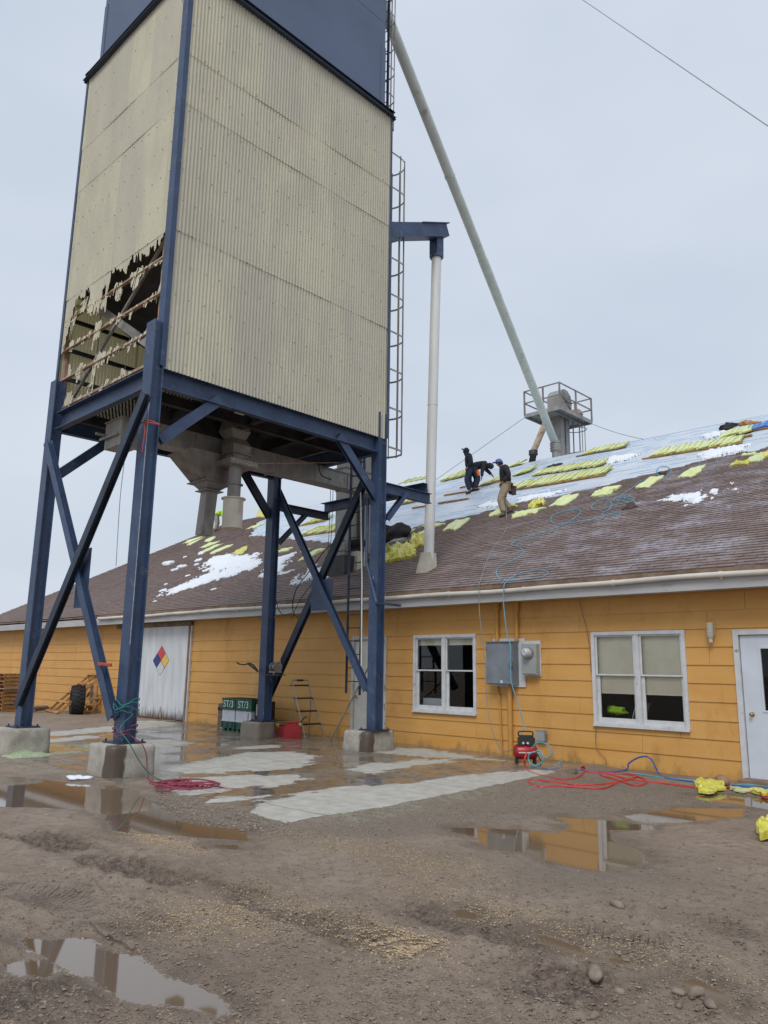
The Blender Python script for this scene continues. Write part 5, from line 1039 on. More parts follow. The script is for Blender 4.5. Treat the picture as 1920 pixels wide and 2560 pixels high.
def row(a, b, n, L, lab, grp, mats=(bundle, bedge), plank=None, up=.0, T=.065, cat='shingle bundle', dirn=1, spin=.12):
    A_, B_ = RP(*a), RP(*b)
    for i in range(n):
        t = (i+.5)/n; c = A_.lerp(B_, t); m = MB(); rg = random.Random(i*7+int(a[0]))
        Lr = L*(1+rg.uniform(-.05, .05)); rbox(m, c+RS*(Lr/2+.05+up+rg.uniform(-.08, .05))+RN*(.035+.012*rg.random()), Lr, .36, T, -.12*dirn+rg.uniform(-.05, .05), spin+rg.uniform(-.10, .10)); m.build('shingle_bundle', list(mats), None, label=(ORD[i] if i < n-1 else 'rightmost')+' '+lab, cat=cat, group=grp)
    if plank:
        m = MB(); m.bar(A_-UX*.25+RN*.03, B_+UX*.2+RN*.03, .06, .04, RN); m.build('plank', woodo if plank != 'dark' else woodg, None, label=plank_lab[plank] if plank in plank_lab else plank, cat='plank', group='toe boards on the roof')
plank_lab = {'dark': 'dark toe board under the short row of bundles nearest the ridge'}
row((1625, 1146), (1838, 1113), 15, .95, 'bundle of the long row above the white snow heap', 'bundles in the long right row', plank='long orange toe board under the long right row of bundles')
row((1795, 1104), (1856, 1092), 5, .9, 'bundle just above the long row beside the blue bundles', 'bundles above the long right row', up=.35)
row((1456, 1140), (1553, 1122), 8, .8, 'bundle of the short row right of the elevator head', 'bundles in the row nearest the ridge', plank='dark')
row((1407, 1207), (1500, 1192), 7, 1.0, 'bundle in the right half of the lower middle row', 'bundles in the lower middle row', plank='orange toe board under the right half of the lower middle row')
row((1331, 1193), (1500, 1167), 12, .8, 'bundle of the upper row right of the blue-capped man', 'bundles in the upper middle row')
row((1268, 1229), (1400, 1209), 10, .95, 'bundle of the row behind the blue-capped man', 'bundles behind the blue-capped man', plank='orange toe board behind the blue-capped man')
row((1848, 1086), (1960, 1064), 6, .75, 'blue bundle of the row at the right edge', 'blue bundles at the right edge', mats=(bbundle, bbundle), plank='brown toe board under the blue bundles')
row((1102, 1206), (1150, 1196), 4, .8, 'lower bundle of the stack left of the hooded man', 'bundles left of the hooded man', up=.0, T=.1)
row((1120, 1199), (1155, 1191), 3, .8, 'upper bundle of the stack left of the hooded man', 'bundles left of the hooded man', up=.2, T=.1)
row((995, 1213), (1066, 1200), 5, .7, 'bundle of the ridge row left of the white pipe', 'bundles left of the white pipe')
row((755, 1315), (805, 1305), 6, .7, 'bundle of the small upper row between the rear tower legs', 'bundles between the rear legs', plank='brown toe board of the small row between the rear legs')
row((751, 1342), (829, 1331), 9, .95, 'bundle on the orange board beside the elevator trunk', 'bundles beside the elevator trunk', plank='orange toe board beside the elevator trunk')
row((1000, 1264), (1043, 1254), 4, .6, 'bundle behind the blue cantilever right of the tower leg', 'bundles right of the tower leg', plank='orange toe board right of the tower leg')
row((1200, 1218), (1243, 1206), 4, .85, 'bundle under the hands of the bending man', 'bundles under the bending man', plank='brown toe board under the bending man')
row((1284, 1193), (1316, 1183), 3, .9, 'pale bundle right of the blue-capped man at shoulder height', 'bundles right of the blue-capped man')
row((1272, 1170), (1298, 1164), 2, .6, 'pale bundle on the ridge behind the blue-capped man', 'bundles on the ridge by the man')
for a, b, lab in (((1111, 1238), (1165, 1229), 'bare toe board left of the hooded man\'s feet'), ((1096, 1258), (1171, 1246), 'bare toe board lowest on the underlayment right of the white pipe'), ((1031, 1270), (1069, 1264), 'bare toe board just left of the white pipe'), ((1150, 1219), (1164, 1216), 'short board end behind the hooded man\'s knee'), ((1852, 1093), (1880, 1088), 'broken board piece left below the blue bundles')):
    m = MB(); m.bar(RP(*a, .03), RP(*b, .03), .09, .05, RN); m.build('plank', woodo, None, label=lab, cat='plank', group='loose boards on the roof')
def sheet(q, lab, mt=bundle, amp=.05, name='torn_wrapper', cat='wrapper', proj=RP, n=(9, 7), seed=0, grp='torn wrappers on the shingles', lift=.03):
    P = [proj(x, y) for x, y in q]; nrm = RN if proj is RP else Vector((0, 0, 1)); m = MB(); vs = []; rg = random.Random(seed)
    a, b = n
    for k in (1, 0):
        for i in range(a+1):
            for j in range(b+1):
                u, v = i/a, j/b; p = P[0].lerp(P[3], u).lerp(P[1].lerp(P[2], u), v) if False else (P[0]*(1-u)*(1-v)+P[1]*(1-u)*v+P[2]*u*v+P[3]*u*(1-v))
                z = mn.noise(p*6+Vector((seed, 0, 0)))*.8+mn.noise(p*14)*.5; ed = min(u, 1-u, v, 1-v)
                if ed == 0: p = p+(P[0]-P[2]).normalized()*mn.noise(p*7)*.17+(P[1]-P[3]).normalized()*mn.noise(p*7+Vector((5, 5, 5)))*.15
                vs.append(p+nrm*((lift+amp*(.6+z)*(1 if ed else .45)) if k else (lift*.2+amp*.2*max(0, z))))
    w = b+1; N_ = (a+1)*w; f = lambda i, j: i*w+j
    fs = [(f(i, j), f(i, j+1), f(i+1, j+1), f(i+1, j)) for i in range(a) for j in range(b)]; fs += [tuple(N_+x for x in t[::-1]) for t in fs]
    rim = [f(0, j) for j in range(b)]+[f(i, b) for i in range(a)]+[f(a, j) for j in range(b, 0, -1)]+[f(i, 0) for i in range(a, 0, -1)]
    fs += [(rim[k], N_+rim[k], N_+rim[(k+1) % len(rim)], rim[(k+1) % len(rim)]) for k in range(len(rim))]
    m.add(vs, fs); o = m.build(name, mt, None, smooth=False, label=lab, cat=cat, group=grp); return o
cq = lambda c, q: [c(*p) for p in q]
SHEETS = [
 (cq(c4, [(62, 988), (110, 945), (268, 922), (200, 960)]), bundle, .04, 'pale flattened wrapper just right of the blue-capped man\'s boots'),
 (cq(c4, [(170, 925), (200, 885), (285, 870), (270, 910)]), plast, .12, 'crumpled deep yellow wrapper above the pale one right of the blue-capped man'),
 (cq(c4, [(312, 912), (400, 845), (495, 840), (400, 905)]), bundle, .04, 'green-yellow wrapper second to the right of the blue-capped man'),
 (cq(c4, [(575, 858), (600, 820), (770, 778), (690, 835)]), bundle, .08, 'ragged two-part wrapper above the tangle of cyan hose'),
 (cq(c4, [(838, 798), (930, 735), (1015, 725), (930, 790)]), bundle, .04, 'wrapper just below the small ring of blue hose'),
 (cq(c4, [(1105, 735), (1170, 685), (1278, 655), (1200, 725)]), bundle, .04, 'torn wrapper right of the small ring of blue hose'),
 (cq(c4, [(1430, 658), (1470, 635), (1560, 635), (1520, 655)]), plast, .05, 'rolled yellow wrapper end near the right edge of the roof'),
 (cq(c4, [(1530, 640), (1590, 590), (1659, 582), (1620, 635)]), plastp, .05, 'pale see-through wrapper near the right edge of the roof'),
 (cq(c4, [(1500, 600), (1510, 592), (1600, 582), (1570, 595)]), bundle, .04, 'narrow wrapper strip above the pale see-through one'),
 (cq(c4, [(1635, 605), (1650, 580), (1720, 570), (1710, 600)]), plast, .08, 'yellow wrapper scrap at the extreme right of the roof'),
 (cq(c3, [(1062, 972), (1150, 910), (1215, 912), (1150, 965)]), bundle, .04, 'wrapper under the blue-capped man\'s rear boot on the left'),
 (cq(c3, [(1250, 880), (1262, 868), (1310, 885), (1290, 895)]), plast, .04, 'small yellow scrap behind the blue-capped man\'s knees'),
 (cq(c3, [(690, 1085), (790, 1015), (930, 985), (810, 1080)]), bundle, .05, 'wrapper just right of the white pipe'),
 (cq(c3, [(500, 1062), (620, 1030), (700, 1035), (640, 1062)]), bundle, .05, 'wrapper half hidden behind the white pipe'),
 (cq(c3, [(205, 1362), (225, 1250), (440, 1225), (462, 1310)]), plast, .22, 'large crumpled yellow plastic heap right of the tower leg'),
 (cq(c3, [(425, 1230), (440, 1135), (570, 1130), (570, 1210)]), plast, .20, 'crumpled yellow plastic heap just left of the white pipe'),
 (cq(c3, [(325, 1130), (380, 1088), (465, 1075), (400, 1120)]), plastp, .04, 'pale wrapper behind the black tool bag'),
 (cq(c3, [(440, 1152), (500, 1105), (570, 1085), (560, 1125)]), bundle, .05, 'wrapper between the pale one and the white pipe'),
 (cq(c2, [(755, 992), (800, 970), (868, 962), (830, 985)]), bundle, .05, 'wrapper just right of the rear leg above the snow'),
 (cq(c2, [(910, 1040), (1035, 972), (1082, 965), (965, 1035)]), bundle, .06, 'long wrapper left of the elevator trunk'),
 (cq(c2, [(155, 930), (190, 908), (275, 888), (185, 930)]), bundle, .03, 'topmost wrapper strip left of the square spout foot'),
 (cq(c2, [(170, 944), (210, 925), (290, 892), (200, 942)]), bundle, .03, 'second wrapper strip below the square spout'),
 (cq(c2, [(285, 922), (325, 896), (372, 886), (325, 920)]), bundle, .03, 'short wrapper strip under the wide round spout'),
 (cq(c2, [(262, 960), (330, 928), (388, 920), (300, 958)]), bundle, .03, 'wrapper strip in the middle of the left group'),
 (cq(c2, [(258, 990), (370, 940), (402, 938), (290, 992)]), bundle, .03, 'long bright strip above the snow patch'),
 (cq(c2, [(320, 997), (430, 948), (478, 942), (350, 1000)]), bundle, .03, 'longest strip touching the top of the snow patch'),
 (cq(c2, [(455, 1005), (545, 965), (588, 940), (535, 1005)]), plast, .05, 'yellow strip at the right of the left group, nearest the rear leg'),
 (cq(c2, [(565, 838), (600, 822), (690, 795), (610, 832)]), bundle, .03, 'thin strip on the underlayment left of the rear leg'),
 (cq(c2, [(628, 762), (640, 712), (690, 730), (690, 765)]), plast, .12, 'yellow scrap standing on the ridge left of the rear leg')]
for i, (q, mt, amp, lab) in enumerate(SHEETS): sheet(q, lab, mt, amp*1.5 if amp < .1 else amp, seed=i*3, n=(12, 9) if amp > .1 else (9, 5))
sheet(cq(c4, [(255, 690), (330, 650), (390, 645), (340, 672)]), 'black cloth lying on the underlayment behind the middle rows', dark2, .06, 'cloth', 'cloth', grp=None, seed=70)
sheet(cq(c4, [(755, 935), (790, 905), (845, 895), (850, 915)]), 'brown rag at the end of the cyan hose tangle', leather, .06, 'rag', 'rag', grp=None, seed=71)
sheet(cq(c4, [(975, 715), (985, 700), (1030, 698), (1025, 716)]), 'dark glove lying inside the small hose ring', leather, .06, 'glove', 'glove', grp=None, seed=72)
sheet(cq(c4, [(1350, 440), (1400, 405), (1480, 400), (1430, 435)]), 'dark tarp piece on the ridge above the long right row', dark2, .12, 'tarp', 'tarp', grp=None, seed=73)
sheet(cq(c4, [(1480, 410), (1520, 388), (1620, 390), (1560, 405)]), 'brown paper scraps on the ridge above the blue bundles', woodo, .1, 'paper_scrap', 'paper scrap', grp=None, seed=74)
# tool bag, metal box
p = RP(*c3(285, 1165)); b = MB(); b.blob(p+Vector((0, 0, .2)), (.42, .3, .3), 3, .45, None, 3.1); b.build('tool_bag', black, None, label='black crumpled tool bag on the shingles right of the tower leg', cat='bag')
p = RP(*c3(320, 1205)); b = MB(); Rm = Matrix((UX, RS, RN)).transposed(); b.box(p+RN*.1, (.5, .32, .12), Rm); b.box(p+RN*.17, (.44, .26, .02), Rm); b.build('metal_case', galv, None, label='grey metal case lying in front of the black tool bag', cat='case')
m = MB(); m.tube(spline([RP(*c3(x, y), .06) for x, y in ((330, 1240), (380, 1235), (420, 1200), (430, 1170), (400, 1175), (375, 1185))], 6), .06, 10); m.build('flexible_duct', mat('duct_tan', L_((160, 140, 128)), L_((120, 100, 92)), 30, .7), None, label='ribbed brown flexible duct beside the grey metal case', cat='duct')
# snow
def snow(polys, lab, th=.05, dens=.0, seed=0, grp='snow patches on the roof'):
    P = [[(RP(x, y).x, (RP(x, y).y-EAVE)/RS.y) for x, y in q] for q in polys]; xs_ = [p[0] for q in P for p in q]; ys_ = [p[1] for q in P for p in q]; st = .035
    ax = np.arange(min(xs_)-.3, max(xs_)+.3, st); ay = np.arange(min(ys_)-.3, max(ys_)+.3, st); A_, B_ = np.meshgrid(ax, ay); d = np.full(A_.shape, -9.)
    for q in P: d = np.maximum(d, sdf(A_, B_, q))
    nn = vnoise(A_, B_, 1.5, 40+seed, 4)*.55+vnoise(A_, B_, 6, 50+seed, 3)*.42+vnoise(A_, B_, 15, 55+seed, 2)*.26
    v = np.minimum(d, .35)+nn-.05; h = np.clip(v/.22, 0, 1)**.6*th*(.65+.45*vnoise(A_, B_, 3, 60+seed, 3)+.22*vnoise(A_, B_, 11, 61+seed, 2))+.02
    kp = v > 0; n_y, n_x = A_.shape; idx = gridf(n_y, n_x); f = idx[kp.ravel()[idx].sum(1) >= 2]
    if len(f) == 0: return
    h = np.where(kp, h, -.005); V_ = np.stack([A_, EAVE+B_*RS.y+h*RN.y, EZ+B_*RS.z+h*RN.z], -1).reshape(-1, 3); used = np.unique(f); mp_ = -np.ones(len(V_), int); mp_[used] = np.arange(len(used))
    o = npmesh('snow', V_[used], mp_[f], snowm, True); tag(o, lab, 'snow', grp, 'stuff'); return o
snow([cq(c2, [(70, 1235), (330, 1120), (300, 1050), (430, 1000), (640, 1010), (680, 1045), (640, 1090), (420, 1150), (200, 1215), (60, 1270)]), cq(c2, [(740, 1025), (900, 985), (890, 1010), (790, 1050), (780, 1100), (900, 1105), (830, 1140), (720, 1150), (660, 1110)]), cq(c2, [(890, 1165), (970, 1095), (1090, 1105), (1050, 1160), (930, 1175)])], 'big melting snow patch on the shingles behind the rear leg', .07, seed=1)
for i, (x, y, s, lab) in enumerate(((60, 1065, .40, 'snow clump highest at the left of the big patch'), (140, 1088, .30, 'oval snow clump just below the highest left clump'), (100, 1105, .2, 'flat snow clump touching the oval one'), (165, 1020, .15, 'tiny snow clump near the wrapper strips'), (250, 1045, .25, 'snow clump just left of the big patch'), (240, 1070, .18, 'small snow clump between the oval clump and the big patch'), (270, 1000, .28, 'snow clump touching the wrapper strips'), (180, 1142, .13, 'round snowball left of the big patch'), (22, 1240, .2, 'snowball behind the nearest leg'), (40, 1197, .12, 'small snowball above the one behind the nearest leg'), (350, 1230, .12, 'snowball below the big patch'), (-115, 1327, .13, 'lone snowball far down the left slope'), (-32, 1308, .1, 'second lone snowball on the left slope'))):
    p = RP(*c2(x, y)); b = MB(); Rm = Matrix((UX, RS, RN)).transposed() @ Matrix.Rotation(.4*i, 3, 'Z')
    for k in range(3): b.blob(p+UX*(k-1)*s*.45+RN*s*.12+RS*random.uniform(-.2, .2)*s, (s*.55, s*.5, s*.3), 2, .3, Rm, i+k*.7)
    b.build('snow_clump', snowm, None, label=lab, cat='snow clump', group='loose snow clumps on the left slope')
snow([cq(c4, [(640, 645), (720, 600), (835, 588), (810, 612), (700, 635)])], 'snow smear on the underlayment right of the upper middle row', .1, seed=2)
snow([cq(c4, [(1250, 608), (1290, 572), (1450, 545), (1510, 560), (1400, 592)])], 'white snow heap under the long right row of bundles', .09, seed=3)
snow([cq(c4, [(1235, 492), (1330, 450), (1355, 468), (1290, 492)])], 'snow behind the long right row of bundles', .08, seed=4)
snow([cq(c4, [(100, 862), (250, 822), (330, 830), (150, 872)])], 'thin snow on the underlayment right of the blue-capped man', .03, seed=5)
snow([cq(c4, [(970, 895), (1060, 848), (1250, 832), (1255, 850), (1100, 882)]), cq(c4, [(1310, 822), (1430, 785), (1450, 805), (1340, 826)]), cq(c4, [(1150, 892), (1190, 875), (1195, 885), (1160, 897)])], 'snow ridge on the shingles at the far right', .06, seed=6)
snow([cq(c3, [(980, 890), (1080, 850), (1170, 865), (1100, 895)])], 'thin snow at the lower edge of the underlayment left of the blue-capped man', .03, seed=8)
# hoses on roof and down the wall
def hose(pts, r, mt, lab, name='air_hose', cat='hose', n=7, sm=5): m = MB(); m.tube(spline(pts, sm), r, n); return m.build(name, mt, None, label=lab, cat=cat)
pr_ = [RP(x, y, .025) for x, y in cq(c4, [(985, 715), (968, 690), (985, 662), (1030, 658), (1058, 680), (1050, 705), (1020, 722), (985, 712), (960, 740), (870, 748), (820, 790), (760, 830), (740, 850), (800, 860), (835, 880), (820, 905), (790, 880), (740, 870), (705, 868), (720, 850), (790, 845), (830, 860), (800, 880), (700, 900), (620, 925), (575, 925), (570, 900), (610, 870), (660, 862), (688, 885), (680, 920), (635, 950), (650, 965), (720, 955), (748, 940), (700, 950), (600, 980), (480, 1003), (400, 1012), (335, 1010), (315, 985), (340, 955), (420, 932), (485, 930), (500, 940), (480, 965), (400, 1015), (300, 1055), (180, 1090), (100, 1120), (72, 1145), (120, 1160), (145, 1190), (110, 1225), (40, 1258)])]
pr_ += [RP(x, y, .025) for x, y in cq(c3, [(1160, 1385), (1130, 1425), (1150, 1480), (1220, 1500)])]+[RP(x, y, .025) for x, y in ((1300, 1449), (1350, 1443), (1371, 1433), (1352, 1425), (1307, 1431), (1275, 1446))]+[RP(1262, 1460, .03)]
pw_ = [PY(x, y, 12.74) for x, y in cq(c7, [(862, 60), (858, 180), (885, 430), (918, 560), (918, 760), (932, 880), (990, 1060), (1030, 1220)])]+[Vector((-8.45, 12.55, .55)), Vector((-8.3, 12.5, .42))]
hose(pr_+pw_, .010, cyan, 'cyan air hose tangled on the shingles and hanging down the wall past the grey cabinet')
pg_ = [RP(x, y, .8 if i == 0 else .3 if i == 1 else .02) for i, (x, y) in enumerate(cq(c3, [(1205, 720), (1212, 860), (1214, 980), (1215, 1050), (1190, 1110), (1100, 1240), (1040, 1370), (998, 1500)]))]
pw2 = [PY(x, y, 12.74) for x, y in cq(c7, [(660, 20), (652, 110), (662, 300), (690, 560), (710, 850), (730, 1090), (768, 1260)])]+[PY(*c7(830, 1395), 12.85), PY(*c7(880, 1425), 12.8), PY(*c7(960, 1385), 12.7), Vector((-8.4, 12.55, .5))]
hose(pg_+pw2, .008, greyhose, 'grey safety hose running from the blue-capped man down the wall to the air compressor')
# ================================================================== PEOPLE
def skin_mesh(name, nodes, edges, root, mt, parent, sub=2, label=None):
    ks = list(nodes); me = bpy.data.meshes.new(name); me.from_pydata([nodes[k][0] for k in ks], [(ks.index(a), ks.index(b)) for a, b in edges], [])
    o = bpy.data.objects.new(name, me); sc.collection.objects.link(o); md = o.modifiers.new('s', 'SKIN'); me.skin_vertices[0] if me.skin_vertices else None
    if not me.skin_vertices: me.attributes
    for k, sv in zip(ks, me.skin_vertices[0].data): sv.radius = (nodes[k][1],)*2 if not isinstance(nodes[k][1], tuple) else nodes[k][1]; sv.use_root = (k == root)
    md.use_smooth_shade = True; sb = o.modifiers.new('u', 'SUBSURF'); sb.levels = sub; sb.render_levels = sub
    bpy.context.view_layer.update(); dg = bpy.context.evaluated_depsgraph_get(); ev = o.evaluated_get(dg); nm = bpy.data.meshes.new_from_object(ev); nm.name = name
    bpy.data.objects.remove(o); bpy.data.meshes.remove(me); nm.materials.clear(); nm.materials.append(mt)
    for p in nm.polygons: p.use_smooth = True
    ob = bpy.data.objects.new(name, nm); sc.collection.objects.link(ob); ob.parent = parent
    if label: ob['label'] = label
    return ob
RTh = Vector((RT[0], RT[1], 0)).normalized(); FWh = Vector((FW[0], FW[1], 0)).normalized()
def person(foot, face, J_, lab, jacket, trous, head='cap', capm=capb, scale=1., extra=None):
    """J_: joint -> (forward, left, up). face = horizontal forward vector"""
    root = thing('person', lab, 'person', tuple(foot)); f = face.normalized(); s = Vector((0, 0, 1)).cross(f)
    V_ = lambda p: (f*p[0]+s*p[1]+Vector((0, 0, p[2])))*scale
    R0 = dict(pelvis=.12, waist=.12, chest=.145, neck=.058, jaw=.075, skull=.095, crown=.07, shL=.07, shR=.07, elL=.045, elR=.045, wrL=.030, wrR=.030, hipL=.095, hipR=.095, knL=.065, knR=.065, anL=.043, anR=.043, toL=.035, toR=.035, heL=.035, heR=.035)
    nd = {k: (V_(J_[k]), R0[k]*scale) for k in R0 if k in J_}
    ed = [('pelvis', 'waist'), ('waist', 'chest'), ('chest', 'neck'), ('neck', 'jaw'), ('jaw', 'skull'), ('skull', 'crown')]
    for q in 'LR': ed += [('chest', 'sh'+q), ('sh'+q, 'el'+q), ('el'+q, 'wr'+q), ('pelvis', 'hip'+q), ('hip'+q, 'kn'+q), ('kn'+q, 'an'+q), ('an'+q, 'to'+q)]
    for q in 'LR':                                     # palm, five fingers
        w = nd['wr'+q][0]; e = nd['el'+q][0]; d = (w-e).normalized(); a = d.cross(Vector((0, 0, 1)) if abs(d.z) < .9 else f).normalized(); b = d.cross(a)
        nd['pm'+q] = (w+d*.055, .03); ed.append(('wr'+q, 'pm'+q))
        for i, (off, ln) in enumerate(((-.03, .065), (-.01, .075), (.01, .07), (.03, .055))):
            nd[f'f{q}{i}a'] = (w+d*.095+a*off, .010); nd[f'f{q}{i}b'] = (w+d*(.095+ln*.55)+a*off*1.1+b*.012, .009); nd[f'f{q}{i}c'] = (w+d*(.095+ln*.85)+a*off*1.1+b*.035, .008)
            ed += [('pm'+q, f'f{q}{i}a'), (f'f{q}{i}a', f'f{q}{i}b'), (f'f{q}{i}b', f'f{q}{i}c')]
        nd[f't{q}a'] = (w+d*.05-a*.045+b*.012, .011); nd[f't{q}b'] = (w+d*.085-a*.055+b*.025, .009); ed += [('pm'+q, f't{q}a'), (f't{q}a', f't{q}b')]
    skin_mesh('body', nd, ed, 'pelvis', skin, root, 2)
    g = lambda k, r: (V_(J_[k]), r*scale)
    jn = dict(pelvis=g('pelvis', .175), waist=g('waist', .175), chest=g('chest', .195), neck=g('neck', .09)); je = [('pelvis', 'waist'), ('waist', 'chest'), ('chest', 'neck')]
    for q in 'LR':
        jn.update({'sh'+q: g('sh'+q, .105), 'el'+q: g('el'+q, .082), 'wr'+q: g('wr'+q, .058)}); je += [('chest', 'sh'+q), ('sh'+q, 'el'+q), ('el'+q, 'wr'+q)]
    skin_mesh('jacket', jn, je, 'pelvis', jacket, root, 2)
    tn = dict(pelvis=g('pelvis', .148)); te = []
    for q in 'LR':
        lo = V_(J_['an'+q])+Vector((0, 0, .03)); tn.update({'hip'+q: g('hip'+q, .135), 'kn'+q: g('kn'+q, .105), 'an'+q: (lo, .088*scale)}); te += [('pelvis', 'hip'+q), ('hip'+q, 'kn'+q), ('kn'+q, 'an'+q)]
    skin_mesh('trousers', tn, te, 'pelvis', trous, root, 2)
    for q in 'LR':
        a_, t_ = V_(J_['an'+q]), V_(J_['to'+q]); d = (t_-a_); d.z = 0; d = d.normalized() if d.length > .02 else f
        skin_mesh('shoe', dict(a=(a_-d*.03, .05), b=(a_-Vector((0, 0, .04))+d*.02, .05), c=(t_, .042), h=(a_-d*.06-Vector((0, 0, .05)), .038)), [('a', 'b'), ('b', 'c'), ('b', 'h')], 'b', black, root, 1)
    sk, jw, cr2 = V_(J_['skull']), V_(J_['jaw']), V_(J_['crown']); hu = (cr2-jw).normalized(); hf = (f-hu*f.dot(hu))
    hf = hf.normalized() if hf.length > .1 else Vector((0, 0, -1)); hs = hu.cross(hf); Rm = Matrix((hf, hs, hu)).transposed()
    if 'turn' in J_: hf = (Matrix.Rotation(J_['turn'], 3, hu) @ hf)
    off = root.location
    m = MB(); m.blob(off+jw+hf*.088*scale+hu*.035, (.018, .014, .022), 1, 0, Rm)
    for e in (-1, 1): m.blob(off+sk+hf*.08+hs*e*.032-hu*.012, (.012, .012, .009), 1, 0, Rm)
    m.bar(off+jw+hf*.082-hs*.022-hu*.015, off+jw+hf*.082+hs*.022-hu*.015, .01, .008); m.build('face', mat('face_detail', L_((90, 60, 50)), L_((60, 42, 36)), 10, .6) if 'face_detail' not in MATS else MATS['face_detail'], root)
    if head == 'cap':
        m = MB(); vs = []; n1_, n2_ = 14, 6
        for i in range(n2_+1):
            th = PI/2*i/n2_
            for k in range(n1_): ph = 2*PI*k/n1_; vs.append(off+sk+hu*.005+Rm @ Vector((.115*math.cos(ph)*math.cos(th), .102*math.sin(ph)*math.cos(th), .115*math.sin(th))))
        m.add(vs, [(i*n1_+k, i*n1_+(k+1) % n1_, (i+1)*n1_+(k+1) % n1_, (i+1)*n1_+k) for i in range(n2_) for k in range(n1_)])
        m.add([off+sk+Rm @ Vector((x, y, z)) for z in (.012, .0) for x, y in ((.08, -.085), (.15, -.075), (.19, -.03), (.19, .03), (.15, .075), (.08, .085))], [(0, 1, 2, 3, 4, 5), (11, 10, 9, 8, 7, 6), (0, 6, 7, 1), (1, 7, 8, 2), (2, 8, 9, 3), (3, 9, 10, 4), (4, 10, 11, 5)])
        m.build('cap', capm, root, smooth=True)
        m = MB(); m.blob(off+sk-hf*.03-hu*.03, (.09, .095, .085), 2, .1, Rm); m.build('hair', dark2, root)
    else:
        m = MB(); m.blob(off+sk-hf*.02+hu*.005, (.125, .12, .135), 2, .08, Rm); m.blob(off+jw-hf*.05-hu*.03, (.10, .11, .10), 2, .1, Rm); m.build('hood', capm, root, smooth=True)
        m = MB(); m.add([off+sk+Rm @ Vector((x, y, z)) for z in (.045, .03) for x, y in ((.08, -.07), (.15, -.06), (.175, 0), (.15, .06), (.08, .07))], [(0, 1, 2, 3, 4), (9, 8, 7, 6, 5), (0, 5, 6, 1), (1, 6, 7, 2), (2, 7, 8, 3), (3, 8, 9, 4)]); m.build('hood_peak', capm, root)
    return root, V_
STAND = dict(pelvis=(0, 0, .98), waist=(.0, 0, 1.12), chest=(.0, 0, 1.38), neck=(.02, 0, 1.52), jaw=(.05, 0, 1.60), skull=(.04, 0, 1.67), crown=(.03, 0, 1.73), hipL=(0, .1, .92), hipR=(0, -.1, .92))
f3 = RP(1258, 1291)
def drop(foot, face, fx, lt): p = Vector(foot)+face*fx+Vector((0, 0, 1)).cross(face)*lt; return RZ(p.y)-foot.z
fc = -RTh
j = dict(STAND); j.update(pelvis=(-.10, 0, .95), waist=(-.09, 0, 1.1), chest=(-.06, 0, 1.34), neck=(.02, 0, 1.50), jaw=(.09, 0, 1.555), skull=(.10, 0, 1.62), crown=(.10, 0, 1.68), hipL=(-.08, .09, .90), hipR=(-.08, -.09, .90),
 shL=(-.06, .19, 1.42), shR=(-.06, -.19, 1.42), elL=(-.16, .25, 1.16), wrL=(.02, .16, 1.0), elR=(-.2, -.24, 1.16), wrR=(-.02, -.18, 1.02),
 knL=(.10, .1, .50), anL=(.0, .1, .09+drop(f3, fc, 0, .1)), toL=(.16, .1, .03+drop(f3, fc, .16, .1)), knR=(.0, -.1, .52), anR=(-.26, -.12, .09+drop(f3, fc, -.26, -.12)), toR=(-.10, -.12, .03+drop(f3, fc, -.1, -.12)))
r3, V3 = person(f3, fc, j, 'person in blue cap, dark jacket and khaki trousers standing on the shingles', dark2, khaki)
m = MB(); b = Vector(f3)+V3((-.30, -.12, .82)); m.box(b, (.12, .22, .26)); m.box(b+Vector((0, 0, .1)), (.14, .24, .05)); m.tube([Vector(f3)+V3((-.12+.17*math.cos(a), .17*math.sin(a), .97)) for a in [2*PI*k/16 for k in range(17)]], .022, 6); m.build('tool_pouch', leather, r3)
f1 = RP(1172, 1233)
j = dict(STAND); j.update(pelvis=(-.05, 0, .96), waist=(-.03, 0, 1.1), chest=(0, 0, 1.36), neck=(.06, 0, 1.5), jaw=(.12, 0, 1.57), skull=(.11, 0, 1.64), crown=(.09, 0, 1.71), hipL=(-.04, .1, .9), hipR=(-.04, -.1, .9),
 shL=(0, .19, 1.41), shR=(0, -.19, 1.41), elL=(-.05, .26, 1.14), wrL=(.06, .2, .95), elR=(-.12, -.26, 1.14), wrR=(.02, -.24, .96), knL=(.10, .1, .5), anL=(-.02, .1, .09+drop(f1, fc, -.02, .1)), toL=(.14, .1, .03+drop(f1, fc, .14, .1)), knR=(-.02, -.12, .5), anR=(-.2, -.14, .09+drop(f1, fc, -.2, -.14)), toR=(-.05, -.14, .03+drop(f1, fc, -.05, -.14)))
person(f1, fc, j, 'person in a dark hooded sweatshirt standing on the underlayment and looking left', dark, navy, 'hood', dark)
f2 = RP(1190, 1226); fc2 = RTh
j = dict(pelvis=(-.12, 0, .86), waist=(.02, 0, .97), chest=(.27, 0, 1.05), neck=(.42, 0, 1.04), jaw=(.50, 0, 1.0), skull=(.56, 0, .98), crown=(.62, 0, .95), hipL=(-.1, .1, .8), hipR=(-.1, -.1, .8), shL=(.3, .19, 1.02), shR=(.3, -.19, 1.02), elL=(.45, .2, .84), wrL=(.62, .18, .66), elR=(.22, -.2, .74), wrR=(.2, -.18, .48),
 knL=(.05, .12, .45), anL=(-.12, .13, .09+drop(f2, fc2, -.12, .13)), toL=(.04, .13, .03+drop(f2, fc2, .04, .13)), knR=(.08, -.12, .44), anR=(-.05, -.13, .09+drop(f2, fc2, -.05, -.13)), toR=(.12, -.13, .03+drop(f2, fc2, .12, -.13)))
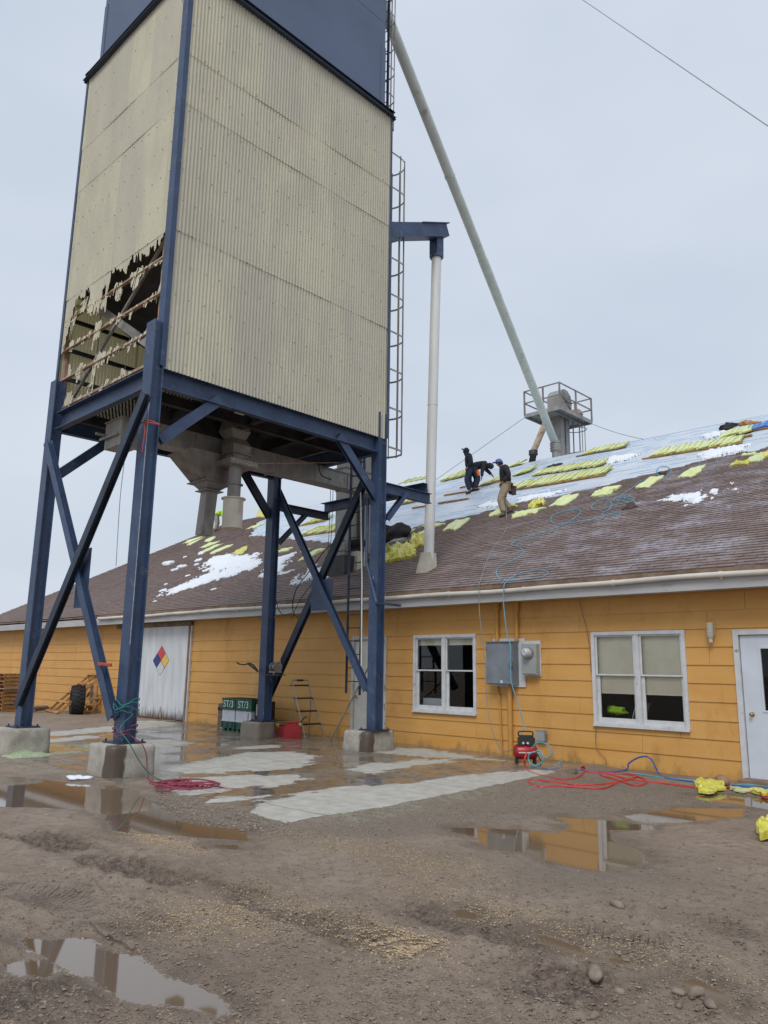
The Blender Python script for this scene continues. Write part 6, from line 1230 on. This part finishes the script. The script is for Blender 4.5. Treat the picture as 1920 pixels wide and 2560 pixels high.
r2, V2 = person(f2, fc2, j, 'person in black bending forward to lay bundles, orange patch at the hip', dark2, navy, 'hood', dark2)
m = MB(); m.blob(Vector(f2)+V2((.06, -.235, .62)), (.07, .05, .12), 2, .2); m.build('orange_pouch', orange, r2)
f4 = RP(541, 1328)
j = dict(pelvis=(-.05, 0, .92), waist=(.07, 0, 1.04), chest=(.30, 0, 1.12), neck=(.44, 0, 1.10), jaw=(.52, 0, 1.06), skull=(.58, 0, 1.04), crown=(.64, 0, 1.0), hipL=(-.05, .1, .86), hipR=(-.05, -.1, .86), shL=(.32, .19, 1.08), shR=(.32, -.19, 1.08), elL=(.38, .22, .82), wrL=(.48, .2, .62), elR=(.35, -.22, .82), wrR=(.46, -.2, .62),
 knL=(.06, .12, .46), anL=(-.1, .13, .09+drop(f4, fc2, -.1, .13)), toL=(.06, .13, .03+drop(f4, fc2, .06, .13)), knR=(.0, -.12, .46), anR=(-.05, -.15, .09+drop(f4, fc2, -.05, -.15)), toR=(.1, -.15, .03+drop(f4, fc2, .1, -.15)))
person(f4, fc2, j, 'person in a hi-vis yellow vest and grey trousers bending down beside the wide round spout', hivis, greyc, 'cap', hivis)
# ================================================================== THINGS IN THE YARD
def PG(x, y, Ym=13.2, h=.02):
    p = PZ(x, y, h); return p if p.y < Ym and p.y > 0 else PY(x, y, Ym)
# compressor
cp = Vector((-8.33, 12.5, .03)); ra = math.atan2(RTh.y, RTh.x)
ac = thing('air_compressor', 'small red air compressor with black motor housing standing against the yellow wall', 'air compressor', tuple(cp), None, ra)
ac.scale = (.82, .82, .82)
def loc(mb, name, mt, par): o = mb.build(name, mt); o.parent = par; return o
m = MB(); m.tube([(-.27, 0, .24), (-.262, 0, .24), (-.235, 0, .24), (-.19, 0, .24), (.19, 0, .24), (.235, 0, .24), (.262, 0, .24), (.27, 0, .24)], [.02, .09, .14, .165, .165, .14, .09, .02], 24); loc(m, 'tank', red, ac)
m = MB(); m.bb(-.18, -.02, -.167, -.16, .225, .25); m.bb(.0, .09, -.167, -.16, .225, .25); loc(m, 'tank_label', white, ac)
for x in (-.2, .2): m = MB(); m.bb(x-.02, x+.02, -.12, .12, 0, .1); loc(m, 'foot', black, ac)
m = MB(); m.box((.02, 0, .48), (.36, .22, .14)); m.box((.02, 0, .57), (.30, .18, .06)); m.box((-.14, -.1, .42), (.1, .04, .08)); m.box((.1, -.11, .43), (.14, .03, .1)); m.tube([(-.05, 0, .38), (-.05, 0, .42)], .09, 12); loc(m, 'motor_housing', blackp, ac)
m = MB(); m.tube(spline([(-.15, 0, .58), (-.15, 0, .66), (-.1, 0, .68), (.12, 0, .68), (.17, 0, .66), (.17, 0, .58)], 4), .016, 8); loc(m, 'handle', blackp, ac)
for x in (-.07, .03): m = MB(); m.tube([(x, -.125, .44), (x, -.14, .44)], .026, 12); loc(m, 'gauge', white, ac)
# coiled cyan hose beside it
hose([PY(x, y, 12.35) for x, y in cq(c9, [(370, 330), (395, 320), (420, 280), (480, 262), (560, 290), (610, 350), (615, 410), (560, 450), (500, 440), (430, 380)])]+[PY(x, y, 12.3) for x, y in cq(c9, [(360, 395), (335, 440), (350, 500), (400, 535), (460, 530), (510, 480), (510, 420), (470, 370), (430, 380)])]+[PG(x, y, 12.9) for x, y in cq(c9, [(500, 500), (560, 570), (640, 560), (700, 510), (735, 485), (690, 530), (600, 580), (540, 560)])], .013, cyan, 'cyan hose looped in rings on the right side of the air compressor')
hose([PG(x, y, 13.1) for x, y in cq(c9, [(500, 575), (560, 595), (640, 595), (700, 575), (650, 560), (560, 570), (520, 580), (620, 590), (760, 565), (900, 590), (1050, 610)])]+[PG(x, y, 13.1) for x, y in cq(c8, [(100, 1518), (250, 1530), (400, 1532), (500, 1522), (540, 1500), (548, 1465), (600, 1428), (650, 1410), (695, 1410), (735, 1440), (760, 1490), (790, 1545), (840, 1578), (1000, 1602), (1200, 1625), (1450, 1645), (1700, 1672)])], .014, bluehose, 'blue hose along the wall foot that arches up below the right window')
hose([PG(x, y) for x, y in cq(c8, [(560, 1540), (700, 1560), (900, 1585), (1100, 1605), (1300, 1640), (1500, 1630), (1700, 1660)])], .010, cyan, 'thin teal cord on the gravel running to the door step')
hose([PY(*c9(312, 402), 12.25), PY(*c9(292, 470), 12.2), PY(*c9(297, 540), 12.2)]+[PG(x, y, 13.1) for x, y in cq(c9, [(340, 610), (430, 645), (560, 675), (700, 700), (830, 704), (930, 675), (990, 620), (1000, 575)])]+[PY(*c9(985, 545), 12.4), PY(*c9(970, 565), 12.4)]+[PG(x, y, 13.1) for x, y in cq(c9, [(1010, 605), (1080, 628), (1200, 632), (1400, 635), (1560, 650), (1615, 672), (1560, 695), (1440, 725), (1250, 758), (1000, 770), (700, 745), (450, 715), (350, 715), (335, 732), (380, 765), (500, 795), (700, 785), (950, 800), (1200, 812), (1330, 770), (1450, 715), (1560, 690)])]+[PG(x, y, 13.1) for x, y in cq(c8, [(600, 1562), (680, 1595), (680, 1625), (610, 1640), (520, 1620), (440, 1590), (330, 1560), (330, 1545), (420, 1560), (600, 1598), (850, 1625), (1050, 1652), (1200, 1668), (1360, 1655), (1500, 1672), (1700, 1690)])], .018, redhose, 'long red hose lying in loops on the gravel from the compressor to the door')
hose([PG(x, y) for x, y in cq(c8, [(1360, 1665), (1480, 1690), (1580, 1700), (1620, 1730), (1700, 1760)])], .018, redhose, 'short stretch of red hose in front of the door step')
def gsheet(q, lab, mt, amp, seed, n=(14, 10), lift=.02): return sheet(q, lab, mt, amp, 'plastic_wrap', 'plastic wrap', lambda x, y: PZ(x, y, .02), n, seed, 'yellow plastic on the ground', lift)
gsheet(cq(c8, [(1060, 1650), (1140, 1612), (1345, 1655), (1170, 1715)]), 'crumpled yellow plastic wrapper lying on the red hose near the door', plast, .09, 5)
gsheet(cq(c8, [(1350, 1672), (1390, 1660), (1520, 1685), (1480, 1702)]), 'thin pale strip of plastic between the two yellow wrappers', plastp, .02, 6)
gsheet(cq(c8, [(1515, 1700), (1560, 1682), (1670, 1700), (1600, 1725)]), 'small yellow plastic scrap in front of the door step', plast, .04, 7)
gsheet([(1893, 2100), (1900, 2068), (1950, 2062), (1960, 2100)], 'bright yellow plastic package cut off by the right edge', plast, .10, 8, lift=.06)
p = PZ(*c8(1300, 1640), .02); b = MB(); b.blob(p+Vector((0, 0, .07)), (.12, .1, .09), 2, .1); b.build('stone', mat('tan_stone', L_((150, 122, 98)), L_((130, 104, 82)), 8, .8), None, label='round tan stone at the wall foot left of the door', cat='stone')
m = MB(); m.bb(-4.75, -3.4, 13.0, 13.42, -.03, .06); m.build('door_step', woodg, None, label='low weathered step under the right door', cat='step')
# pink coil + ropes on the nearest leg
r_ = random.Random(4); cc_ = PZ(458, 1969, .03); P = []
for k in range(190):
    a = k*.33; P.append(cc_+RTh*(.46*math.cos(a)*(.62+.38*math.sin(k*.171+.5))+.10*math.sin(k*.061))+FWh*(.50*math.sin(a+.3*math.sin(k*.09))*(.55+.45*math.cos(k*.113)))+Vector((0, 0, .012+.05*abs(math.sin(k*.21)))))
m = MB(); m.tube(spline([PZ(366, 1946, .04), PZ(395, 1958, .04)]+P+[cc_+RTh*.6, cc_+RTh*.8-FWh*.05], 2), .009, 6); m.build('rope_coil', pinkrope, None, label='flattened coil of dark pink rope on the pavement edge by the nearest footing', cat='rope')
lx = (-11.60, 6.26); 
def wrap(z0, z1, turns, r0, n=14, cx_=-11.6, cy_=6.26):
    o = []; N_ = int(turns*n)
    for k in range(N_+1):
        a = 2*PI*k/n; c_, s_ = math.cos(a), math.sin(a); q = 1/max(abs(c_)/.185, abs(s_)/.14); o.append(Vector((cx_+c_*q*1.04, cy_+s_*q*1.04, z0+(z1-z0)*k/N_+.03*math.sin(a+k))))
    return o
hose([PY(284, 1757, 6.0), PY(290, 1775, 6.0)]+wrap(1.15, .95, 3, .2)+[PY(300, 1820, 6.0), PY(322, 1856, 5.95), PZ(352, 1908, .25), PZ(380, 1938, .06), PZ(412, 1953, .04)], .007, greenrope, 'green rope knotted round the foot of the nearest leg and trailing to the pink coil', 'rope', 'rope')
hose(wrap(.75, .60, 2, .2)+[PX(335, 1845, -11.2), PX(355, 1860, -11.12), PX(366, 1890, -11.10), PX(368, 1930, -11.10), PZ(372, 1948, .04), PZ(392, 1958, .04)], .008, pinkrope, 'pink rope round the base of the nearest leg hanging over its footing', 'rope', 'rope')
hose([PY(323, 1058, 6.0), PY(345, 1062, 6.05), PY(363, 1055, 6.1), PY(400, 1062, 6.1), PY(363, 1050, 6.1), PY(362, 1080, 6.1), PY(355, 1130, 6.1)], .010, orangerope, 'orange cord tied high round the nearest leg', 'cord', 'cord')
m = MB(); m.tube([PY(246, 1658, 5.98), PY(262, 1660, 5.96), PY(278, 1661, 5.98)], .018, 8); m.tube([PY(246, 1661, 5.98), PY(262, 1663, 5.96), PY(278, 1664, 5.98)], .018, 8); m.build('strap', orangerope, None, label='red strap tied round the scuffed cross brace', cat='strap')
hose([PY(316, 1090, 6.3), PY(310, 1160, 6.3), PY(300, 1250, 6.3), PY(290, 1415, 6.3)], .006, greyhose, 'thin cord hanging from the bin floor between the two near legs', 'cord', 'cord')
# bins with green top and bottom
ya = 12.35; xs3 = [PY(x, 1800, ya).x for x in (553, 587, 628)]; zt = PY(570, 1745, ya).z
for i in range(2):
    x0, x1 = xs3[i]+.01, xs3[i+1]-.02; w = x1-x0; d = .62; b_ = thing('plastic_bin', ['left green and white plastic bin, lettered ST/3, beside the brown carton', 'right green and white plastic bin, lettered ST/3, half behind the rear leg'][i], 'bin', ((x0+x1)/2, ya+d/2, 0), 'green and white bins by the wall')
    m = MB(); m.bb(x0, x1, ya, ya+d, .10, .27)
    for k in range(3): m.bb(x0+.03+k*(w-.16)/2, x0+.13+k*(w-.16)/2, ya+.02, ya+.16, 0, .10); m.bb(x0+.03+k*(w-.16)/2, x0+.13+k*(w-.16)/2, ya+d-.16, ya+d-.02, 0, .10); m.bb(x0+.02+k*(w-.14)/2, x0+.05+k*(w-.14)/2, ya-.015, ya, .10, .26)
    m.build('green_base', green, b_); m = MB(); m.bb(x0+.012, x1-.012, ya+.012, ya+d-.012, .27, zt-.3); m.bb(x0+.0, x1, ya+.0, ya+d, .27, .30); m.build('white_body', crw, b_)
    z0 = zt-.3; m = MB(); t = .03; m.bb(x0, x1, ya, ya+t, z0, zt); m.bb(x0, x1, ya+d-t, ya+d, z0, zt); m.bb(x0, x0+t, ya+t, ya+d-t, z0, zt); m.bb(x1-t, x1, ya+t, ya+d-t, z0, zt); m.bb(x0-.015, x1+.015, ya-.015, ya+.0, zt-.03, zt); m.bb(x0-.015, x1+.015, ya-.015, ya, z0, z0+.02); gt = m.build('green_top', green, b_)
    m = MB(); text_mesh('ST/3', .25, m, ((x0+x1)/2, ya-.008, zt-.155), (1, 0, 0), (0, 0, 1), .004); m.build('lettering', lettr, gt)
x0 = PY(540, 1800, ya+.1).x; m = MB(); m.bb(x0, xs3[0]-.02, ya+.15, ya+.5, 0, .70); rb = m.build('carton', mat('carton_brown', L_((130, 100, 92)), L_((96, 70, 66)), 6, .8, c3=L_((190, 180, 170)), s3=6, t3=(.55, .6)), None, label='worn brown and red carton beside the left plastic bin', cat='carton')
m = MB(); m.bb(x0-.005, xs3[0]-.015, ya+.14, ya+.51, .52, .60); m.build('carton_band', black, rb)
x1 = xs3[2]; m = MB(); m.bb(x1+.02, x1+.32, ya+.1, ya+.5, .0, zt-.05); wb_ = m.build('crate', black, None, label='dark crate with a pale label between the right bin and the rear leg', cat='crate'); m = MB(); m.bb(x1+.06, x1+.2, ya+.095, ya+.1, zt-.4, zt-.12); m.build('crate_label', lettc, wb_)
# cup on footing
m = MB(); p = Vector((-15.6, 11.55, .415)); m.tube([p, p+Vector((0, 0, .17))], [.045, .055], 14); m.build('paper_cup', white, None, label='white cup standing on the footing of the rear leg', cat='cup')
# fuel cans
def can(cx_, cy_, s, rz, lab, sp=True):
    t_ = thing('fuel_can', lab, 'fuel can', (cx_, cy_, .03), 'red fuel cans', rz); m = MB(); prof_ = [(-.17, 0), (.17, 0), (.19, .02), (.19, .22), (.15, .30), (.09, .31), (-.08, .31), (-.13, .29), (-.19, .2), (-.19, .02)]
    m.prof([(a*s, b*s) for a, b in prof_], (0, -.11*s, 0), (0, .11*s, 0)); loc(m, 'can_body', red, t_)
    m = MB(); m.tube(spline([(-.11*s, 0, .27*s), (-.10*s, 0, .33*s), (-.03*s, 0, .345*s), (.08*s, 0, .34*s), (.12*s, 0, .30*s)], 4), .022*s, 8); loc(m, 'handle', red, t_)
    m = MB(); m.tube([(.15*s if sp else -.14*s, 0, .27*s), (.17*s if sp else -.17*s, 0, .33*s)], .03*s, 10); loc(m, 'collar', plast, t_)
    m = MB()
    if sp: m.tube(spline([(.17*s, 0, .33*s), (.22*s, 0, .42*s), (.30*s, 0, .47*s)], 4), .016*s, 8)
    else: m.tube([(-.22*s, 0, .34*s), (-.12*s, 0, .35*s)], .025*s, 8)
    loc(m, 'spout', blackp if sp else plast, t_)
pc = PZ(731, 1846, .03); can(pc.x, pc.y+.0, 1.08, ra, 'large red fuel can with a black spout between the rear footing and the step ladder')
pc = PZ(704, 1842, .03); can(pc.x, pc.y+.05, .82, ra, 'small red fuel can with a yellow cap left of the large one', False)
# step ladder
fl_, fr2 = PZ(763, 1846, .03), PZ(811, 1842, .03); sl = thing('step_ladder', 'aluminium step ladder with four black treads leaning open by the yellow wall', 'step ladder', tuple((fl_+fr2)/2)); ac_ = (fr2-fl_); wd = ac_.length; ax = ac_.normalized(); bk = Vector((-ax.y, ax.x, 0)); bk = bk if bk.dot(FWh) > 0 else -bk
bk = (bk*.8-ax*.5).normalized()
top = PY(767, 1703, 13.15).z; tops = []
for sgn, base in ((-1, fl_), (1, fr2)):
    m = MB(); mid_ = base+bk*.32+ax*(-sgn)*.06+Vector((0, 0, 1.0)); tp = base+bk*.42+ax*(-sgn)*.07+Vector((0, 0, top-.05)); m.tube([base, mid_, tp], .016, 8); m.build('front_rail', alu, sl); tops.append(tp)
    m = MB(); m.tube([mid_, base+Vector((-ax.y, ax.x, 0))*(.5 if Vector((-ax.y, ax.x, 0)).dot(FWh) > 0 else -.5)-ax*.04], .013, 8); m.build('rear_rail', alu, sl)
m = MB(); m.tube(spline([tops[0], tops[0]+Vector((0, 0, .05))+ax*.03, tops[1]+Vector((0, 0, .05))-ax*.03, tops[1]], 5), .016, 8); m.build('top_rail', alu, sl)
m = MB(); c_ = (tops[0]+tops[1])/2+Vector((0, 0, .05)); m.tube([c_-ax*.1, c_+ax*.1], .026, 8); m.build('grip', blackp, sl)
bk2 = Vector((-ax.y, ax.x, 0)); Rl = Matrix((ax, bk2, Vector((0, 0, 1)))).transposed()
for k in range(4):
    t = .24+.235*k; c_ = (fl_+fr2)/2+bk*(.42*t)+Vector((0, 0, (top-.05)*t)); m = MB(); m.box(c_+bk2*.03, (wd-.05-.1*t, .14, .035), Rl); m.build('tread', blackp, sl)
m = MB(); m.bar(fl_+bk*.8+Vector((0, 0, .35)), fr2+bk*.8+Vector((0, 0, .35)), .02, .02); m.build('cross_bar', alu, sl)
# leaning pole, conduit, hook, winch, cables
m = MB(); m.tube([PZ(826, 1852, .03), PY(921, 1668, 12.0)], .018, 8); m.build('pole', galv, None, label='thin metal pole leaning from the pavement onto the right leg', cat='pole')
m = MB(); m.tube([PY(901, 1215, 12.05), PY(905, 1450, 12.05), PY(903, 1700, 12.05)], .015, 8); m.build('conduit', pvc, None, label='thin white conduit running down beside the lower ladder', cat='conduit')
m = MB(); x_ = -11.85; m.tube([(x_, 11.78, 5.4), (x_, 11.78, 3.95), PY(941, 1507, 11.6), PY(942, 1512, 11.6)], .035, 8); m.bar(PY(938, 1507, 11.5), PY(1000, 1514, 12.7), .05, .05); m.build('bent_pipe', blue, None, label='bent blue pipe beside the right leg with an arm reaching to the gutter', cat='pipe')
wsc = .7
wn = thing('winch', 'rusty hand winch with a drooping strap mounted behind the rear leg', 'winch', tuple(PY(690, 1670, 11.7)))
m = MB(); p = PY(689, 1668, 11.75); m.tube([p-Vector((.08, 0, 0)), p+Vector((.08, 0, 0))], .07, 14); m.tube([p-Vector((.1, 0, 0)), p-Vector((.08, 0, 0))], .115, 14); m.tube([p+Vector((.08, 0, 0)), p+Vector((.1, 0, 0))], .125, 14); m.tube([p+Vector((.1, 0, 0)), p+Vector((.17, 0, .02)), p+Vector((.17, 0, .16))], .012, 6); m.bb(p.x-.12, p.x+.12, p.y-.1, p.y+.1, p.z-.13, p.z-.09); m.build('drum', galvd, wn)
m = MB(); m.bar(PY(665, 1687, 11.7), PY(706, 1688, 11.7), .2, .02); m.bar(PY(677, 1687, 11.7), PY(679, 1705, 11.7), .03, .03); m.build('bracket', blue2, wn)
m = MB(); m.tube(spline([PY(x, y, 11.7) for x, y in cq(c6, [(400, 628), (370, 590), (340, 575), (310, 585), (270, 580), (255, 570)])], 5), .018, 6); m.tube(spline([PY(x, y, 11.65) for x, y in cq(c6, [(400, 632), (360, 600), (335, 580)])], 5), .022, 6); m.build('winch_strap', dirtysteel, wn)
def cab(pts, Y_, lab, r=.012): hose([PY(x, y, Y_) for x, y in pts], r, black, lab, 'cable', 'cable')
cab([(692, 1300), (688, 1430), (690, 1500), (705, 1535), (730, 1533)], 12.6, 'black cable looping from the rear leg to the eave')
cab([(862, 1350), (820, 1368), (780, 1420), (740, 1475), (732, 1525), (745, 1545), (760, 1547), (790, 1500)], 12.6, 'black cable sagging from the ladder to the eave beside the gusset')
cab([(796, 1440), (750, 1500), (730, 1545)], 12.62, 'second thinner cable beside the sagging one', .008)
hose([PY(x, y, 13.9) for x, y in ((828, 1180), (824, 1300), (820, 1380))], .008, dirtysteel, 'left of two thin wires hanging in front of the elevator trunk', 'wire', 'wire')
hose([PY(x, y, 13.9) for x, y in ((834, 1180), (830, 1300), (826, 1370))], .008, dirtysteel, 'right of two thin wires hanging in front of the elevator trunk', 'wire', 'wire')
p = PX(795, 1140, -12.3); hose([p, p+Vector((0, .05, -.3)), p+Vector((0, .15, -.42)), p+Vector((0, .4, -.45))], .014, black, 'short black cable drooping under the bin floor', 'cable', 'cable')
# pallets at the left
def pallet(m_, R, o):
    for k in range(7): m_.box(o+R @ Vector((-.46+k*.153, 0, .115)), (.10, 1.0, .018), R)
    for y in (-.46, 0, .46): m_.box(o+R @ Vector((0, y, .06)), (1.02, .04, .09), R)
    for k in (-.46, 0, .46): m_.box(o+R @ Vector((k, 0, .007)), (.10, 1.0, .014), R)
pb_ = PZ(36, 1781, 0); zt = None
for k in range(10):
    r_ = random.Random(k); o = Vector((pb_.x-.62+r_.uniform(-.03, .03), pb_.y+.1+r_.uniform(-.03, .03), .01+k*.132)); R = Matrix.Rotation(PI/2+.02*r_.uniform(-1, 1), 3, 'Z')
    nm_ = ['lowest', 'second lowest', 'third', 'fourth', 'fifth', 'sixth, under the pale sheet,', 'seventh', 'eighth', 'ninth', 'topmost'][k]
    t_ = thing('pallet', f'{nm_} wooden pallet from the ground in the left edge stack', 'pallet', tuple(o), 'stacked wooden pallets at the left edge')
    m = MB()
    for i in range(7): m.box(o+R @ Vector((-.46+i*.153, 0, .115)), (.10, 1.0, .018), R)
    m.build('top_boards', woodo, t_); m = MB()
    for y in (-.46, 0, .46): m.box(o+R @ Vector((0, y, .06)), (1.02, .04, .09), R)
    m.build('stringers', woodo, t_); m = MB()
    for i in (-.46, 0, .46): m.box(o+R @ Vector((i, 0, .007)), (.10, 1.0, .014), R)
    m.build('bottom_boards', woodo, t_)
m = MB(); m.box((pb_.x-.6, pb_.y+.1, .01+6*.132-.003), (1.1, 1.1, .005)); m.build('cover_sheet', crw, None, label='thin white sheet sandwiched in the middle of the pallet stack', cat='sheet')
def lean(bl, tl, br, lab, X0=None):
    base, R_ = PZ(*bl, 0), PZ(*br, 0); u = (R_-base); w = u.length; u.normalize(); tp = PY(*tl, min(WY-.1, base.y+1.2)); v = (tp-base).normalized(); n_ = u.cross(v).normalized(); v = n_.cross(u); R = Matrix((u, v, n_)).transposed(); H_ = (tp-base).length
    t_ = thing('pallet', lab, 'pallet', tuple(base), 'pallets leaning on the wall'); c_ = base+u*w/2+v*H_/2
    m = MB()
    for i in range(6): m.box(c_+R @ Vector((0, -H_/2+.05+i*(H_-.1)/5, .05)), (w, .1, .02), R)
    m.build('deck_boards', woodo, t_); m = MB()
    for i in (-1, 0, 1): m.box(c_+R @ Vector((i*(w/2-.03), 0, 0)), (.045, H_, .08), R)
    m.build('stringers', woodo, t_)
a_ = lean(c10(640, 1000), c10(815, 630), c10(800, 1030), 'pale pallet leaning against the wall left of the tyre')
lean(c10(1000, 1010), c10(1085, 590), c10(1260, 1020), 'dark pallet leaning against the wall behind the tyre')
m = MB(); p = PZ(*c10(1300, 1010), 0); m.bar(p, PY(*c10(1322, 565), WY-.06), .12, .04); m.build('board', wood, None, label='single upright board right of the leaning pallets', cat='board')
m = MB(); p = PZ(*c10(1240, 1010), 0); m.bar(p, PY(*c10(1285, 620), WY-.08), .14, .05); m.build('board', woodg, None, label='grey board leaning between the dark pallet and the upright board', cat='board')
tc_ = PZ(*c10(1000, 1030), 0); ty = thing('tyre', 'big black lugged tractor tyre standing in front of the leaning pallets', 'tyre', tuple(tc_)); Rr = .50
axd = Vector((.35, 1, 0)).normalized(); sd_ = Vector((axd.y, -axd.x, 0)); m = MB(); n = 40; prof_ = [(-.20, .27), (-.22, .36), (-.20, .45), (-.12, Rr-.02), (0, Rr), (.12, Rr-.02), (.20, .45), (.22, .36), (.20, .27), (.0, .25)]
c_ = tc_+Vector((0, 0, Rr-.02))+axd*.12; vs = []
for k in range(n):
    a = 2*PI*k/n
    for (w, r) in prof_: vs.append(c_+axd*w+(sd_*math.cos(a)+Vector((0, 0, 1))*math.sin(a))*r)
q = len(prof_); m.add(vs, [(k*q+i, k*q+(i+1) % q, ((k+1) % n)*q+(i+1) % q, ((k+1) % n)*q+i) for k in range(n) for i in range(q)]); m.build('carcass', black, ty, smooth=True)
m = MB()
for k in range(22):
    a = 2*PI*k/22
    for sg in (-1, 1):
        a2 = a+(0 if sg < 0 else PI/22); p0 = c_+axd*sg*.02+(sd_*math.cos(a2)+Vector((0, 0, 1))*math.sin(a2))*(Rr+.005); p1 = c_+axd*sg*.21+(sd_*math.cos(a2+.16)+Vector((0, 0, 1))*math.sin(a2+.16))*(Rr-.05); m.bar(p0, p1, .045, .04, (sd_*math.cos(a2)+Vector((0, 0, 1))*math.sin(a2)))
m.build('tread_lugs', black, ty)
for i, (q0_, q1_, lab) in enumerate((((455, 975), (640, 920), 'dark board lying by the wall between the left leg and the leaning pallet'), ((450, 925), (640, 905), 'pale pipe lying on the dark boards by the wall'), ((440, 950), (660, 935), 'second dark board lying under the pale pipe'))):
    m = MB(); m.bar(PG(*c10(*q0_), 13.0, .05+.05*i), PG(*c10(*q1_), 13.1, .05+.05*i), .14, .06) if i != 1 else m.tube([PG(*c10(*q0_), 13.0, .15), PG(*c10(*q1_), 13.1, .15)], .04, 8); m.build('board' if i != 1 else 'pipe', woodg if i != 1 else pvc, None, label=lab, cat='board' if i != 1 else 'pipe')
# green granule heap
m = MB(); c_ = PZ(62, 1893, 0); vs = []; n = 34; gs_ = 1.25
for i in range(n+1):
    for k in range(n+1):
        x, y = (i/n-.5)*gs_, (k/n-.5)*gs_; r = math.hypot(x, y)/(gs_*.5); p = Vector((c_.x+x, c_.y+y, 0)); vs.append((p.x, p.y, -.035+.17*max(0, 1-r*(1+.4*mn.noise(p*2.5)))**1.0*(1+.5*mn.noise(p*5))+.03*mn.noise(p*17)*(1-min(r, 1))))
m.add(vs, [(i*(n+1)+k, (i+1)*(n+1)+k, (i+1)*(n+1)+k+1, i*(n+1)+k+1) for i in range(n) for k in range(n)]); o = m.build('granule_heap', greenpile, None, smooth=True, label='small heap of pale green granules against the left footing', cat='heap')
tag(o, kind='stuff')
p = PZ(200, 1946, .03); b = MB()
for k in range(3): b.blob(p+RTh*(k-1)*.1+Vector((0, 0, .01)), (.12, .08, .03), 2, .3, None, k*2.); 
b.build('snow_clump', snowm, None, label='small flat snow remnant left of the nearest footing', cat='snow clump')
m = MB(); p = PZ(1428, 1931, .03); m.box(p+Vector((0, 0, .02)), (.2, .1, .05)); m.box(p+Vector((.03, 0, .05)), (.1, .08, .03)); m.build('wood_offcut', woodg, None, label='short wood offcut at the corner of the pavement by the compressor', cat='offcut')

m = MB(); a, b = PY(*c7(192, 1035), WY+.16), PY(*c7(345, 985), WY+.16); m.bb(a.x, b.x, WY+.16, WY+.3, a.z, b.z); m.build('carton', crw, None, label='white box on the sill inside the left window', cat='box')
m = MB(); p = PY(*c8(460, 1035), WY+.3); m.blob(p, (.17, .08, .07), 2, .6, None, 2.2); m.build('safety_vest', hivis, None, label='folded lime green safety vest behind the right window', cat='vest')
m = MB()
for k in range(4): p = PY(*c8(600+k*28, 1060-k*8), WY+.25); m.bar(p-Vector((.03, 0, .12)), p+Vector((.05, 0, .12)), .012, .16, (0, 1, 0))
m.build('papers', crw, None, label='white papers standing behind the right window beside the vest', cat='papers')
